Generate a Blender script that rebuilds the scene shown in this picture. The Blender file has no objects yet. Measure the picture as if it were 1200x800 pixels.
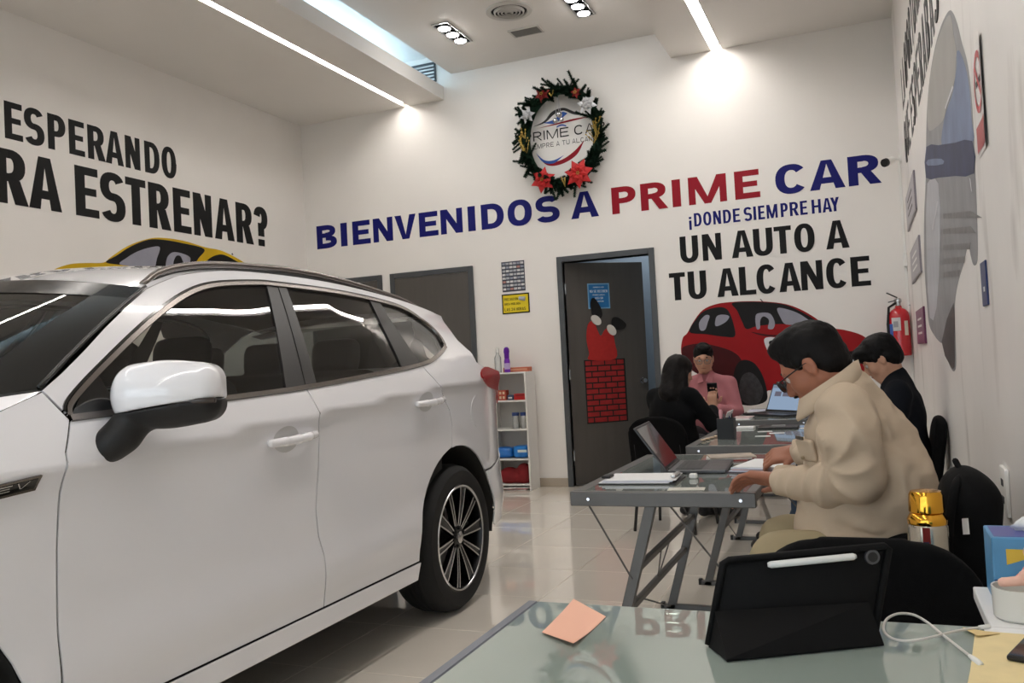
import bpy, bmesh, math, random
import numpy as np
from mathutils import Vector, Matrix
random.seed(7); np.random.seed(7)
SC = bpy.context.scene
COL = SC.collection
# ------------------------------------------------------------------ camera, world, exposure
FPX, YAW, PIT, ROL, CH = 1015.563, 22.236, 1.632, -2.993, 1.2128
XL, XR, YB, YF = -5.75, .357, 8.12, -3.2          # left, right, back wall, shop front
ZS, ZH = 4.036, 4.294                             # soffit and main ceiling heights
def _axes():
    y, p, r = [math.radians(a) for a in (YAW, PIT, ROL)]
    f = Vector((-math.sin(y)*math.cos(p), math.cos(y)*math.cos(p), math.sin(p)))
    rt = Vector((math.cos(y), math.sin(y), 0)); up = rt.cross(f)
    return rt*math.cos(r)+up*math.sin(r), -rt*math.sin(r)+up*math.cos(r), f
_R, _U, _F = _axes()
cam_d = bpy.data.cameras.new('camera'); cam = bpy.data.objects.new('camera', cam_d); COL.objects.link(cam)
cam_d.sensor_fit = 'HORIZONTAL'; cam_d.sensor_width = 36; cam_d.lens = 36*FPX/1200; cam_d.clip_start = .02
m = Matrix((_R, _U, -_F)).transposed().to_4x4(); m.translation = (0, 0, CH); cam.matrix_world = m
SC.camera = cam
SC.view_settings.view_transform = 'Standard'; SC.view_settings.look = 'None'
SC.view_settings.gamma = 1; SC.view_settings.use_curve_mapping = False
SC.view_settings.exposure = 1.05
wd = bpy.data.worlds.new('world'); SC.world = wd; wd.use_nodes = True
wd.node_tree.nodes['Background'].inputs[0].default_value = (.80, .89, 1, 1)
wd.node_tree.nodes['Background'].inputs[1].default_value = 1.4
def ray(px, py): return _F + _R*((px-600)/FPX) + _U*((400-py)/FPX)
C0 = Vector((0, 0, CH))
def onx(px, py, x): d = ray(px, py); return C0 + d*(x/d.x)
def ony(px, py, y): d = ray(px, py); return C0 + d*(y/d.y)
def onz(px, py, z): d = ray(px, py); return C0 + d*((z-CH)/d.z)
# ------------------------------------------------------------------ materials
def _s2l(c): return c/12.92 if c <= .04045 else ((c+.055)/1.055)**2.4
def srgb(r, g, b): return tuple(_s2l(v/255) for v in (r, g, b))
MATS = {}
def mat(name, rgb=(200, 200, 200), rough=.5, metal=0., noise=0., nscale=8., bump=0., bscale=60., coat=0., emit=None, estr=0., trans=0., ior=1.45, spec=.5, sheen=0., alpha=1., stretch=None, lin=False):
    if name in MATS: return MATS[name]
    mt = bpy.data.materials.new(name); mt.use_nodes = True
    nt = mt.node_tree; b = nt.nodes['Principled BSDF']
    c = tuple(rgb) if lin else srgb(*rgb)
    b.inputs['Base Color'].default_value = (*c, 1); b.inputs['Roughness'].default_value = rough
    b.inputs['Metallic'].default_value = metal; b.inputs['IOR'].default_value = ior
    b.inputs['Specular IOR Level'].default_value = spec
    b.inputs['Coat Weight'].default_value = coat; b.inputs['Coat Roughness'].default_value = .03
    b.inputs['Transmission Weight'].default_value = trans; b.inputs['Sheen Weight'].default_value = sheen
    b.inputs['Alpha'].default_value = alpha
    if emit: b.inputs['Emission Color'].default_value = (*emit, 1); b.inputs['Emission Strength'].default_value = estr
    tc = None
    if noise or bump:
        tc = nt.nodes.new('ShaderNodeTexCoord'); src = tc.outputs['Object']
        if stretch:
            mp = nt.nodes.new('ShaderNodeMapping'); mp.inputs['Scale'].default_value = stretch
            nt.links.new(src, mp.inputs[0]); src = mp.outputs[0]
    if noise:
        n = nt.nodes.new('ShaderNodeTexNoise'); n.inputs['Scale'].default_value = nscale; n.inputs['Detail'].default_value = 5
        nt.links.new(src, n.inputs['Vector'])
        cr = nt.nodes.new('ShaderNodeValToRGB')
        cr.color_ramp.elements[0].position = .3; cr.color_ramp.elements[1].position = .7
        cr.color_ramp.elements[0].color = (*[v*(1-noise) for v in c], 1)
        cr.color_ramp.elements[1].color = (*[min(1, v*(1+noise*.6)) for v in c], 1)
        nt.links.new(n.outputs['Fac'], cr.inputs[0]); nt.links.new(cr.outputs[0], b.inputs['Base Color'])
    if bump:
        n2 = nt.nodes.new('ShaderNodeTexNoise'); n2.inputs['Scale'].default_value = bscale; n2.inputs['Detail'].default_value = 3
        nt.links.new(src, n2.inputs['Vector'])
        bp = nt.nodes.new('ShaderNodeBump'); bp.inputs['Strength'].default_value = bump; bp.inputs['Distance'].default_value = .004
        nt.links.new(n2.outputs['Fac'], bp.inputs['Height']); nt.links.new(bp.outputs[0], b.inputs['Normal'])
    MATS[name] = mt; return mt
def glass_mat(name, tint=(.9, .95, .93), fres=1.45, rough=0., base=.0, frost=None, fw=0.):
    """thin sheet glass: fresnel mirror over a tinted see-through sheet, optional frosted share"""
    if name in MATS: return MATS[name]
    mt = bpy.data.materials.new(name); mt.use_nodes = True; nt = mt.node_tree; nt.nodes.clear()
    o = nt.nodes.new('ShaderNodeOutputMaterial'); tr = nt.nodes.new('ShaderNodeBsdfTransparent'); gl = nt.nodes.new('ShaderNodeBsdfGlossy')
    tr.inputs[0].default_value = (*tint, 1); gl.inputs['Roughness'].default_value = rough; gl.inputs[0].default_value = (1, 1, 1, 1)
    fr = nt.nodes.new('ShaderNodeFresnel'); fr.inputs[0].default_value = fres
    mx = nt.nodes.new('ShaderNodeMixShader'); under = tr.outputs[0]
    if frost:
        df = nt.nodes.new('ShaderNodeBsdfDiffuse'); df.inputs[0].default_value = (*frost, 1)
        m2 = nt.nodes.new('ShaderNodeMixShader'); m2.inputs[0].default_value = fw
        nt.links.new(tr.outputs[0], m2.inputs[1]); nt.links.new(df.outputs[0], m2.inputs[2]); under = m2.outputs[0]
    nt.links.new(fr.outputs[0], mx.inputs[0]); nt.links.new(under, mx.inputs[1]); nt.links.new(gl.outputs[0], mx.inputs[2])
    nt.links.new(mx.outputs[0], o.inputs[0]); MATS[name] = mt; return mt
def emit_mat(name, col, s):
    if name in MATS: return MATS[name]
    mt = bpy.data.materials.new(name); mt.use_nodes = True; nt = mt.node_tree; nt.nodes.clear()
    o = nt.nodes.new('ShaderNodeOutputMaterial'); e = nt.nodes.new('ShaderNodeEmission')
    e.inputs[0].default_value = (*col, 1); e.inputs[1].default_value = s; nt.links.new(e.outputs[0], o.inputs[0]); MATS[name] = mt; return mt
# ------------------------------------------------------------------ mesh builder
def frame(d, up=(0, 0, 1)):
    d = Vector(d).normalized(); up = Vector(up)
    if abs(d.dot(up)) > .98: up = Vector((1, 0, 0)) if abs(d.x) < .9 else Vector((0, 1, 0))
    s = d.cross(up).normalized(); return s, s.cross(d).normalized(), d
class MB:
    def __init__(s): s.v = []; s.f = []
    def add(s, vs, fs):
        n = len(s.v); s.v += [tuple(v) for v in vs]; s.f += [tuple(i+n for i in q) for q in fs]; return s
    def box(s, x0, x1, y0, y1, z0, z1):
        if x0 > x1: x0, x1 = x1, x0
        if y0 > y1: y0, y1 = y1, y0
        if z0 > z1: z0, z1 = z1, z0
        vs = [(x, y, z) for x in (x0, x1) for y in (y0, y1) for z in (z0, z1)]
        return s.add(vs, [(0, 1, 3, 2), (4, 6, 7, 5), (0, 4, 5, 1), (2, 3, 7, 6), (0, 2, 6, 4), (1, 5, 7, 3)])
    def obox(s, c, ax, half):
        c = Vector(c); a = [Vector(ax[i])*half[i] for i in range(3)]
        if Vector(ax[0]).cross(Vector(ax[1])).dot(Vector(ax[2])) < 0: a[2] = -a[2]
        vs = [c+a[0]*i+a[1]*j+a[2]*k for i in (-1, 1) for j in (-1, 1) for k in (-1, 1)]
        return s.add(vs, [(0, 1, 3, 2), (4, 6, 7, 5), (0, 4, 5, 1), (2, 3, 7, 6), (0, 2, 6, 4), (1, 5, 7, 3)])
    def beam(s, p, q, w, h, up=(0, 0, 1)):
        p, q = Vector(p), Vector(q); a, b, d = frame(q-p, up)
        return s.obox((p+q)/2, (a, b, d), (w/2, h/2, (q-p).length/2))
    def cyl(s, p, q, r0, r1=None, n=16, caps=True):
        r1 = r0 if r1 is None else r1; p, q = Vector(p), Vector(q); a, b, d = frame(q-p)
        vs = []
        for c, r in ((p, r0), (q, r1)):
            vs += [c+(a*math.cos(2*math.pi*i/n)+b*math.sin(2*math.pi*i/n))*r for i in range(n)]
        fs = [(i, n+i, n+(i+1) % n, (i+1) % n) for i in range(n)]
        fs = [tuple(reversed(q_)) for q_ in fs]
        if caps: fs += [tuple(range(n-1, -1, -1)), tuple(range(n, 2*n))]
        fs = [tuple(reversed(q_)) for q_ in fs]
        return s.add(vs, fs)
    def tube(s, pts, r, n=8, caps=True, closed=False):
        pts = [Vector(p) for p in pts]; m_ = len(pts); rs = r if isinstance(r, (list, tuple)) else [r]*m_
        vs = []; pa = None
        for i in range(m_):
            d = (pts[(i+1) % m_]-pts[i-1]) if closed else (pts[min(i+1, m_-1)]-pts[max(i-1, 0)])
            if d.length < 1e-9: d = Vector((0, 0, 1))
            d.normalize()
            if pa is None: a, b, _ = frame(d)
            else:
                a = pa-d*pa.dot(d)
                a = a.normalized() if a.length > 1e-6 else frame(d)[0]
                b = a.cross(d)*-1
            pa = a; b = d.cross(a)
            vs += [pts[i]+(a*math.cos(2*math.pi*k/n)+b*math.sin(2*math.pi*k/n))*rs[i] for k in range(n)]
        fs = []
        for i in range(m_ if closed else m_-1):
            j = (i+1) % m_
            fs += [(i*n+k, i*n+(k+1) % n, j*n+(k+1) % n, j*n+k) for k in range(n)]
        if caps and not closed: fs += [tuple(range(n-1, -1, -1)), tuple(range((m_-1)*n, m_*n))]
        return s.add(vs, fs)
    def lathe(s, c, prof, axis=(0, 0, 1), n=24, caps=True):
        c = Vector(c); a, b, d = frame(axis); vs = []
        for r, h in prof: vs += [c+d*h+(a*math.cos(2*math.pi*k/n)+b*math.sin(2*math.pi*k/n))*max(r, 1e-5) for k in range(n)]
        fs = []
        for i in range(len(prof)-1): fs += [(i*n+k, i*n+(k+1) % n, (i+1)*n+(k+1) % n, (i+1)*n+k) for k in range(n)]
        if caps and prof[0][0] > 1e-4: fs.append(tuple(range(n-1, -1, -1)))
        if caps and prof[-1][0] > 1e-4: fs.append(tuple(range((len(prof)-1)*n, len(prof)*n)))
        fs = [tuple(reversed(q)) for q in fs]
        if frame(axis)[0].cross(frame(axis)[1]).dot(Vector(axis)) > 0: fs = [tuple(reversed(q)) for q in fs]
        return s.add(vs, fs)
    def prism(s, pts, thick):
        """planar polygon (3-d points) extruded by the vector thick"""
        t = Vector(thick); P = [Vector(p) for p in pts]; n = len(P)
        nrm = Vector((0, 0, 0))
        for i in range(n): nrm += P[i].cross(P[(i+1) % n])
        if nrm.dot(t) < 0: P.reverse()
        vs = P+[p+t for p in P]
        return s.add(vs, [tuple(range(n-1, -1, -1)), tuple(range(n, 2*n))]+[(i, (i+1) % n, n+(i+1) % n, n+i) for i in range(n)])
    def grid(s, rows, closed=False):
        """rows: list of equal-length lists of points"""
        m_ = len(rows); n = len(rows[0]); vs = [p for r in rows for p in r]; fs = []
        for i in range(m_-1):
            for k in range(n if closed else n-1): fs.append((i*n+k, i*n+(k+1) % n, (i+1)*n+(k+1) % n, (i+1)*n+k))
        return s.add(vs, fs)
    def ball(s, c, r, n=12, m_=8, sc=(1, 1, 1)):
        c = Vector(c); rows = []
        for i in range(m_+1):
            t = math.pi*i/m_; rows.append([c+Vector((math.sin(t)*math.cos(2*math.pi*k/n)*r*sc[0], math.sin(t)*math.sin(2*math.pi*k/n)*r*sc[1], -math.cos(t)*r*sc[2])) for k in range(n)])
        return s.grid(rows, True)
    def build(s, name, mt, parent=None, smooth=False, bevel=0., seg=1, world=True, weld=False, recalc=False, sharp=35):
        off = Vector((0, 0, 0))
        if parent is not None and world:
            q = parent
            while q is not None: off += q.location; q = q.parent
        me = bpy.data.meshes.new(name)
        me.from_pydata([(a-off.x, b-off.y, c-off.z) for a, b, c in s.v], [], s.f)
        if bevel or weld or recalc:
            bm = bmesh.new(); bm.from_mesh(me)
            if weld: bmesh.ops.remove_doubles(bm, verts=bm.verts, dist=1e-5)
            if recalc: bmesh.ops.recalc_face_normals(bm, faces=bm.faces)
            if bevel:
                es = [e for e in bm.edges if len(e.link_faces) == 2 and e.calc_face_angle(0) > .5]
                bmesh.ops.bevel(bm, geom=es, offset=bevel, segments=seg, affect='EDGES', profile=.5, clamp_overlap=True)
            bm.to_mesh(me); bm.free()
        for mm in (mt if isinstance(mt, (list, tuple)) else [mt]): me.materials.append(mm)
        if smooth or (bevel and seg > 1):
            me.shade_smooth()
            if smooth != 'all': me.set_sharp_from_angle(angle=math.radians(sharp))
        me.update()
        o = bpy.data.objects.new(name, me); COL.objects.link(o)
        if parent is not None: o.parent = parent
        return o
def thing(name, label, cat, loc=(0, 0, 0), group=None, rz=0.):
    o = bpy.data.objects.new(name, None); COL.objects.link(o); o.location = loc; o.empty_display_size = .1
    o.rotation_euler = (0, 0, rz); o['label'] = label; o['category'] = cat
    if group: o['group'] = group
    return o
def tag(o, label, cat, group=None):
    o['label'] = label; o['category'] = cat
    if group: o['group'] = group
    return o
def struct(o, label=None):
    o['kind'] = 'structure'
    if label: o['label'] = label
    return o
def copy_tree(o, parent=None):
    c = o.copy(); COL.objects.link(c); c.parent = parent
    for ch in list(o.children): copy_tree(ch, c)
    return c
def ss(t): t = max(0., min(1., t)); return t*t*(3-2*t)
def interp(x, tab):
    if x <= tab[0][0]: return tab[0][1]
    for (a, b), (c, d) in zip(tab, tab[1:]):
        if x <= c: return b+(d-b)*(x-a)/(c-a)
    return tab[-1][1]
def smooth_tab(x, tab):
    """monotone-ish cubic through the table"""
    xs = [t[0] for t in tab]; ys = [t[1] for t in tab]; n = len(xs)
    if x <= xs[0]: return ys[0]
    if x >= xs[-1]: return ys[-1]
    i = max(j for j in range(n-1) if xs[j] <= x)
    def sl(j):
        if j == 0: return (ys[1]-ys[0])/(xs[1]-xs[0])
        if j == n-1: return (ys[-1]-ys[-2])/(xs[-1]-xs[-2])
        return (ys[j+1]-ys[j-1])/(xs[j+1]-xs[j-1])
    h = xs[i+1]-xs[i]; t = (x-xs[i])/h
    return (2*t**3-3*t*t+1)*ys[i]+(t**3-2*t*t+t)*h*sl(i)+(-2*t**3+3*t*t)*ys[i+1]+(t**3-t*t)*h*sl(i+1)
def spline(pts, n=6, closed=False):
    """Catmull-Rom through points (tuples of any size)"""
    P = [np.array(p, float) for p in pts]; m_ = len(P); out = []
    for i in range(m_ if closed else m_-1):
        p0 = P[i-1] if (closed or i > 0) else 2*P[0]-P[1]; p1 = P[i]; p2 = P[(i+1) % m_]
        p3 = P[(i+2) % m_] if (closed or i < m_-2) else 2*P[-1]-P[-2]
        for k in range(n):
            t = k/n; out.append(tuple(.5*((2*p1)+(p2-p0)*t+(2*p0-5*p1+4*p2-p3)*t*t+(3*p1-p0-3*p2+p3)*t**3)))
    if not closed: out.append(tuple(P[-1]))
    return out
# ------------------------------------------------------------------ implicit volumes (smooth unions), meshed by surface nets
class Vol:
    def __init__(s, lo, hi, h):
        s.h = h; s.lo = np.array(lo, float); s.n = [int(math.ceil((hi[i]-lo[i])/h))+1 for i in range(3)]
        s.ax = [np.float32(lo[i])+np.arange(s.n[i], dtype=np.float32)*np.float32(h) for i in range(3)]
        s.F = np.full(s.n, .3, np.float32)
    def _sub(s, lo, hi, pad):
        sl = []
        for i in range(3):
            a = int(max(0, math.floor((lo[i]-pad-s.lo[i])/s.h))); b = int(min(s.n[i], math.ceil((hi[i]+pad-s.lo[i])/s.h)+1)); sl.append(slice(a, max(a, b)))
        g = np.meshgrid(s.ax[0][sl[0]], s.ax[1][sl[1]], s.ax[2][sl[2]], indexing='ij', sparse=True)
        return tuple(sl), g
    def _mix(s, sl, d, k, cut):
        A = s.F[sl]
        if cut:
            d = -d
            hh = np.clip(.5-.5*(d-A)/k, 0, 1) if k > 0 else None
            s.F[sl] = np.maximum(A, d) if k <= 0 else d*(1-hh)+A*hh+k*hh*(1-hh)
        else:
            hh = np.clip(.5+.5*(d-A)/k, 0, 1) if k > 0 else None
            s.F[sl] = np.minimum(A, d) if k <= 0 else d*(1-hh)+A*hh-k*hh*(1-hh)
    def cone(s, a, b, r1, r2=None, k=.015, cut=False, flat=None):
        r2 = r1 if r2 is None else r2; a = np.array(a, float); b = np.array(b, float); R_ = max(r1, r2)
        sl, (X, Y, Z) = s._sub(np.minimum(a, b), np.maximum(a, b), R_+k*1.5+3*s.h)
        ba = b-a; L = max(float(ba@ba), 1e-12)
        t = np.clip(((X-a[0])*ba[0]+(Y-a[1])*ba[1]+(Z-a[2])*ba[2])/L, 0, 1)
        d = np.sqrt((X-a[0]-t*ba[0])**2+(Y-a[1]-t*ba[1])**2+(Z-a[2]-t*ba[2])**2)-(r1+(r2-r1)*t)
        s._mix(sl, d.astype(np.float32), k, cut); return s
    def chain(s, pts, rs, k=.015, cut=False):
        for i in range(len(pts)-1): s.cone(pts[i], pts[i+1], rs[i], rs[i+1], k, cut)
        return s
    def ell(s, c, r, rot=None, k=.015, cut=False):
        c = np.array(c, float); r = np.array(r, float); R_ = float(r.max())
        sl, (X, Y, Z) = s._sub(c-R_, c+R_, k*1.5+3*s.h)
        M = np.array(rot, float) if rot is not None else np.eye(3)     # rows = local axes
        dx, dy, dz = X-c[0], Y-c[1], Z-c[2]
        q = [(M[i, 0]*dx+M[i, 1]*dy+M[i, 2]*dz) for i in range(3)]
        k0 = np.sqrt(sum((q[i]/r[i])**2 for i in range(3))); k1 = np.sqrt(sum((q[i]/r[i]**2)**2 for i in range(3)))
        d = k0*(k0-1)/np.maximum(k1, 1e-6)
        s._mix(sl, d.astype(np.float32), k, cut); return s
    def box(s, c, half, rot=None, rad=.01, k=.01, cut=False):
        c = np.array(c, float); hf = np.array(half, float)-rad; R_ = float(np.linalg.norm(half))
        sl, (X, Y, Z) = s._sub(c-R_, c+R_, k*1.5+3*s.h)
        M = np.array(rot, float) if rot is not None else np.eye(3)
        dx, dy, dz = X-c[0], Y-c[1], Z-c[2]
        q = [np.abs(M[i, 0]*dx+M[i, 1]*dy+M[i, 2]*dz)-hf[i] for i in range(3)]
        d = np.sqrt(sum(np.maximum(a, 0)**2 for a in q))+np.minimum(np.maximum(np.maximum(q[0], q[1]), q[2]), 0)-rad
        s._mix(sl, d.astype(np.float32), k, cut); return s
    def shift(s, fn):
        g = np.meshgrid(*s.ax, indexing='ij', sparse=True); s.F = s.F+fn(*g).astype(np.float32); return s
    def arrays(s):
        F = s.F; S = F < 0; nx, ny, nz = s.n
        acc = np.zeros((nx-1, ny-1, nz-1, 3), np.float32); cnt = np.zeros((nx-1, ny-1, nz-1), np.float32)
        def crossing(axis):
            a = [slice(None)]*3; b = [slice(None)]*3; a[axis] = slice(0, -1); b[axis] = slice(1, None)
            fa, fb = F[tuple(a)], F[tuple(b)]; ch = S[tuple(a)] != S[tuple(b)]
            den = fa-fb; den = np.where(np.abs(den) < 1e-9, 1e-9, den); t = fa/den
            return ch, np.where(ch, t, 0)
        chs = []
        for axis in range(3):
            ch, t = crossing(axis); chs.append(ch); o1, o2 = [i for i in range(3) if i != axis]
            for u in (0, 1):
                for v in (0, 1):
                    sl = [None]*3; sl[axis] = slice(None); sl[o1] = slice(u, s.n[o1]-1+u); sl[o2] = slice(v, s.n[o2]-1+v)
                    c = ch[tuple(sl)]; tt = t[tuple(sl)]
                    cnt += c; acc[..., axis] += tt; acc[..., o1] += c*u; acc[..., o2] += c*v
        act = cnt > 0; idx = np.full(act.shape, -1, np.int64); ids = np.argwhere(act); idx[act] = np.arange(len(ids))
        V = (ids+acc[act]/cnt[act][:, None])*s.h+s.lo
        quads = []
        for axis in range(3):
            o1, o2 = [i for i in range(3) if i != axis]
            e = np.argwhere(chs[axis]); ok = (e[:, o1] > 0) & (e[:, o2] > 0) & (e[:, o1] < s.n[o1]-1) & (e[:, o2] < s.n[o2]-1); e = e[ok]
            ins = S[tuple(e.T)]
            def cell(d1, d2): q = e.copy(); q[:, o1] += d1; q[:, o2] += d2; return idx[tuple(q.T)]
            Q = np.stack([cell(-1, -1), cell(0, -1), cell(0, 0), cell(-1, 0)], 1)
            flip = ins if axis != 1 else ~ins
            Q[~flip] = Q[~flip][:, ::-1]; quads.append(Q)
        return V, np.concatenate(quads)
    def build(s, name, mt, parent=None, relax=1, world=True, off=None):
        V, Q = s.arrays()
        for _ in range(relax):
            A = np.zeros_like(V); N = np.zeros(len(V))
            for a, b in ((0, 1), (1, 2), (2, 3), (3, 0)):
                np.add.at(A, Q[:, a], V[Q[:, b]]); np.add.at(N, Q[:, a], 1); np.add.at(A, Q[:, b], V[Q[:, a]]); np.add.at(N, Q[:, b], 1)
            V = V*.5+.5*A/np.maximum(N, 1)[:, None]
        o_ = Vector((0, 0, 0))
        if parent is not None and world:
            q = parent
            while q is not None: o_ += q.location; q = q.parent
        V = V-np.array(o_)
        me = bpy.data.meshes.new(name); me.from_pydata(V.tolist(), [], Q.tolist()); me.materials.append(mt); me.shade_smooth(); me.update()
        o = bpy.data.objects.new(name, me); COL.objects.link(o)
        if parent is not None: o.parent = parent
        return o
def rotm(rx=0, ry=0, rz=0):
    """rows = local axes after rotating by Euler XYZ degrees"""
    e = Matrix.Rotation(math.radians(rz), 3, 'Z') @ Matrix.Rotation(math.radians(ry), 3, 'Y') @ Matrix.Rotation(math.radians(rx), 3, 'X')
    return np.array(e.transposed())
# ------------------------------------------------------------------ lettering: bold sans drawn from bars, diagonals and ring sectors
def _ring(cx, cy, rx, ry, s, t, a0, a1, n=12, p=2.3):
    out = []; A = [math.radians(a0+(a1-a0)*i/n) for i in range(n+1)]
    def pt(a, qx, qy):
        c, d = math.cos(a), math.sin(a)
        return (cx+math.copysign(abs(c)**(2/p), c)*qx, cy+math.copysign(abs(d)**(2/p), d)*qy)
    for a, b in zip(A, A[1:]): out.append([pt(a, rx, ry), pt(b, rx, ry), pt(b, rx-s, ry-t), pt(a, rx-s, ry-t)])
    return out
def glyph(ch, w, s, t):
    R = lambda x0, y0, x1, y1: [[(x0, y0), (x1, y0), (x1, y1), (x0, y1)]]
    c = w/2
    if ch == 'I': return R(0, 0, w, 1)
    if ch == 'L': return R(0, 0, s, 1)+R(s, 0, w, t)
    if ch == 'E': return R(0, 0, s, 1)+R(s, 0, w, t)+R(s, 1-t, w*.98, 1)+R(s, .5-t*.42, w*.9, .5+t*.5)
    if ch == 'F': return R(0, 0, s, 1)+R(s, 1-t, w, 1)+R(s, .46-t/2, w*.9, .46+t/2)
    if ch == 'H': return R(0, 0, s, 1)+R(w-s, 0, w, 1)+R(s, .5-t/2, w-s, .5+t/2)
    if ch == 'T': return R(c-s/2, 0, c+s/2, 1-t)+R(0, 1-t, w, 1)
    if ch == 'N': return R(0, 0, s*.9, 1)+R(w-s*.9, 0, w, 1)+[[(0, 1), (s*1.05, 1), (w, 0), (w-s*1.05, 0)]]
    if ch == 'M': return R(0, 0, s*.85, 1)+R(w-s*.85, 0, w, 1)+[[(0, 1), (s*1.15, 1), (c+s*.4, 0), (c-s*.4, 0)], [(w-s*1.15, 1), (w, 1), (c+s*.4, 0), (c-s*.4, 0)]]
    if ch == 'A': return [[(0, 0), (s*1.02, 0), (c+s*.12, 1), (c-s*.55, 1)], [(w-s*1.02, 0), (w, 0), (c+s*.55, 1), (c-s*.12, 1)]]+[[(w*.2, .2), (w*.8, .2), (w*.8-w*.05, .2+t), (w*.2+w*.05, .2+t)]]
    if ch == 'V': return [[(0, 1), (s*1.03, 1), (c+s*.15, 0), (c-s*.55, 0)], [(w-s*1.03, 1), (w, 1), (c+s*.55, 0), (c-s*.15, 0)]]
    if ch == 'Y': return R(c-s/2, 0, c+s/2, .45)+[[(0, 1), (s*1.05, 1), (c+s*.5, .4), (c-s*.5, .4)], [(w-s*1.05, 1), (w, 1), (c+s*.5, .4), (c-s*.5, .4)]]
    if ch == 'X': return [[(0, 1), (s*1.1, 1), (w, 0), (w-s*1.1, 0)], [(0, 0), (s*1.1, 0), (w, 1), (w-s*1.1, 1)]]
    if ch == 'K': return R(0, 0, s, 1)+[[(s, .35), (s, .6), (w-s*1.1, 1), (w, 1)], [(s+w*.12, .55), (s+w*.3, .68), (w, 0), (w-s*1.15, 0)]]
    if ch == 'Z': return R(0, 0, w, t)+R(0, 1-t, w, 1)+[[(0, t), (s*1.2, t), (w, 1-t), (w-s*1.2, 1-t)]]
    if ch == 'Q': return _ring(c, .5, c, .51, s, t, 0, 360, 32)+[[(c, .25), (c+s*.8, .3), (w, -.05), (w-s*.9, -.05)]]
    if ch == 'O' or ch == '0': return _ring(c, .5, c, .515, s, t, 0, 360, 32)
    if ch == 'C': return _ring(c, .5, c, .515, s, t, 38, 322, 26)
    if ch == 'G': return _ring(c, .5, c, .515, s, t, 40, 340, 26)+R(c+s*.1, .36, w, .36+t)+R(w-s, .1, w, .4)
    if ch == 'U': return R(0, .35, s, 1)+R(w-s, .35, w, 1)+_ring(c, .36, c, .375, s, t*1.05, 180, 360, 16)
    if ch == 'J': return R(w-s, .3, w, 1)+_ring(c, .31, c, .325, s, t, 180, 360, 16)
    if ch == 'D': return R(0, 0, s, 1)+R(s, 0, w*.45, t)+R(s, 1-t, w*.45, 1)+_ring(w*.42, .5, w*.58, .5, s, t, -90, 90, 16)
    if ch == 'P': return R(0, 0, s, 1)+R(s, 1-t, w*.5, 1)+R(s, .38, w*.5, .38+t*.95)+_ring(w*.48, .69, w*.52, .31, s, t*.97, -90, 90, 14)
    if ch == 'R': return R(0, 0, s, 1)+R(s, 1-t, w*.5, 1)+R(s, .41, w*.5, .41+t*.9)+_ring(w*.45, .705, w*.5, .295, s, t*.95, -90, 90, 14)+[[(w*.38, .45), (w*.38+s*1.05, .45), (w*1.02, 0), (w*1.02-s*1.15, 0)]]
    if ch == 'B': return R(0, 0, s, 1)+R(s, 1-t, w*.5, 1)+R(s, 0, w*.5, t)+R(s, .46, w*.5, .46+t*.9)+_ring(w*.44, .735, w*.5, .265, s*.95, t*.95, -90, 90, 14)+_ring(w*.46, .275, w*.54, .275, s, t, -90, 90, 14)
    if ch == 'S':
        ry = (.512+t/2)/2
        return _ring(c, 1.012-ry, c, ry, s*.95, t, 25, 270, 18)+_ring(c, ry-.012, c, ry, s*.95, t, -155, 90, 18)
    if ch == '?': return _ring(c, .72, c, .295, s, t*1.1, -90, 170, 18)+R(c-s*.5, .25, c+s*.5, .425+t)+R(c-s*.52, 0, c+s*.5, .17)
    if ch == '!': return R(c-s/2, .28, c+s/2, 1)+R(c-s/2, 0, c+s/2, .17)
    if ch == '¡': return R(c-s/2, -.22, c+s/2, .5)+R(c-s/2, .6, c+s/2, .77)
    if ch == '2': return _ring(c, .7, c, .3, s, t, -20, 170, 14)+[[(0, t*.8), (s*1.2, t*.8), (w, .62), (w-s, .62)]]+R(0, 0, w, t)
    if ch == '4': return R(w*.55, 0, w*.55+s, 1)+R(0, .22, w, .22+t)+[[(0, .22), (s, .3), (w*.55+s, 1), (w*.55, 1)]]
    if ch == '.': return R(0, 0, s, t)
    return []
def letter(mb, ch, w, s, t, fn, thick):
    """fn maps glyph coordinates (0..w, 0..1) to 3-d; thick is the extrusion vector off the wall"""
    for i_, poly in enumerate(glyph(ch, w, s, t)):
        mb.prism([fn(*p) for p in poly], Vector(thick)*(1+.12*i_))
def line_text(mb, text, org, ux, uz, h, thick, cw=.55, s=.14, t=.13, gap=.12, space=.3):
    """one joined line of small lettering; returns its width"""
    x = 0; org, ux, uz = Vector(org), Vector(ux), Vector(uz)
    for ch in text:
        if ch == ' ': x += space; continue
        w = {'I': s, 'M': cw*1.3, '.': s, '!': s*1.2, '¡': s*1.2}.get(ch, cw)
        letter(mb, ch, w, s, t, lambda a, b, x=x: org+ux*((x+a)*h)+uz*(b*h), thick); x += w+gap
    return x*h
def text_width(text, cw=.55, s=.14, gap=.12, space=.3):
    return sum(space if c == ' ' else {'I': s, 'M': cw*1.3, '.': s, '!': s*1.2, '¡': s*1.2}.get(c, cw)+gap for c in text)-gap
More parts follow.
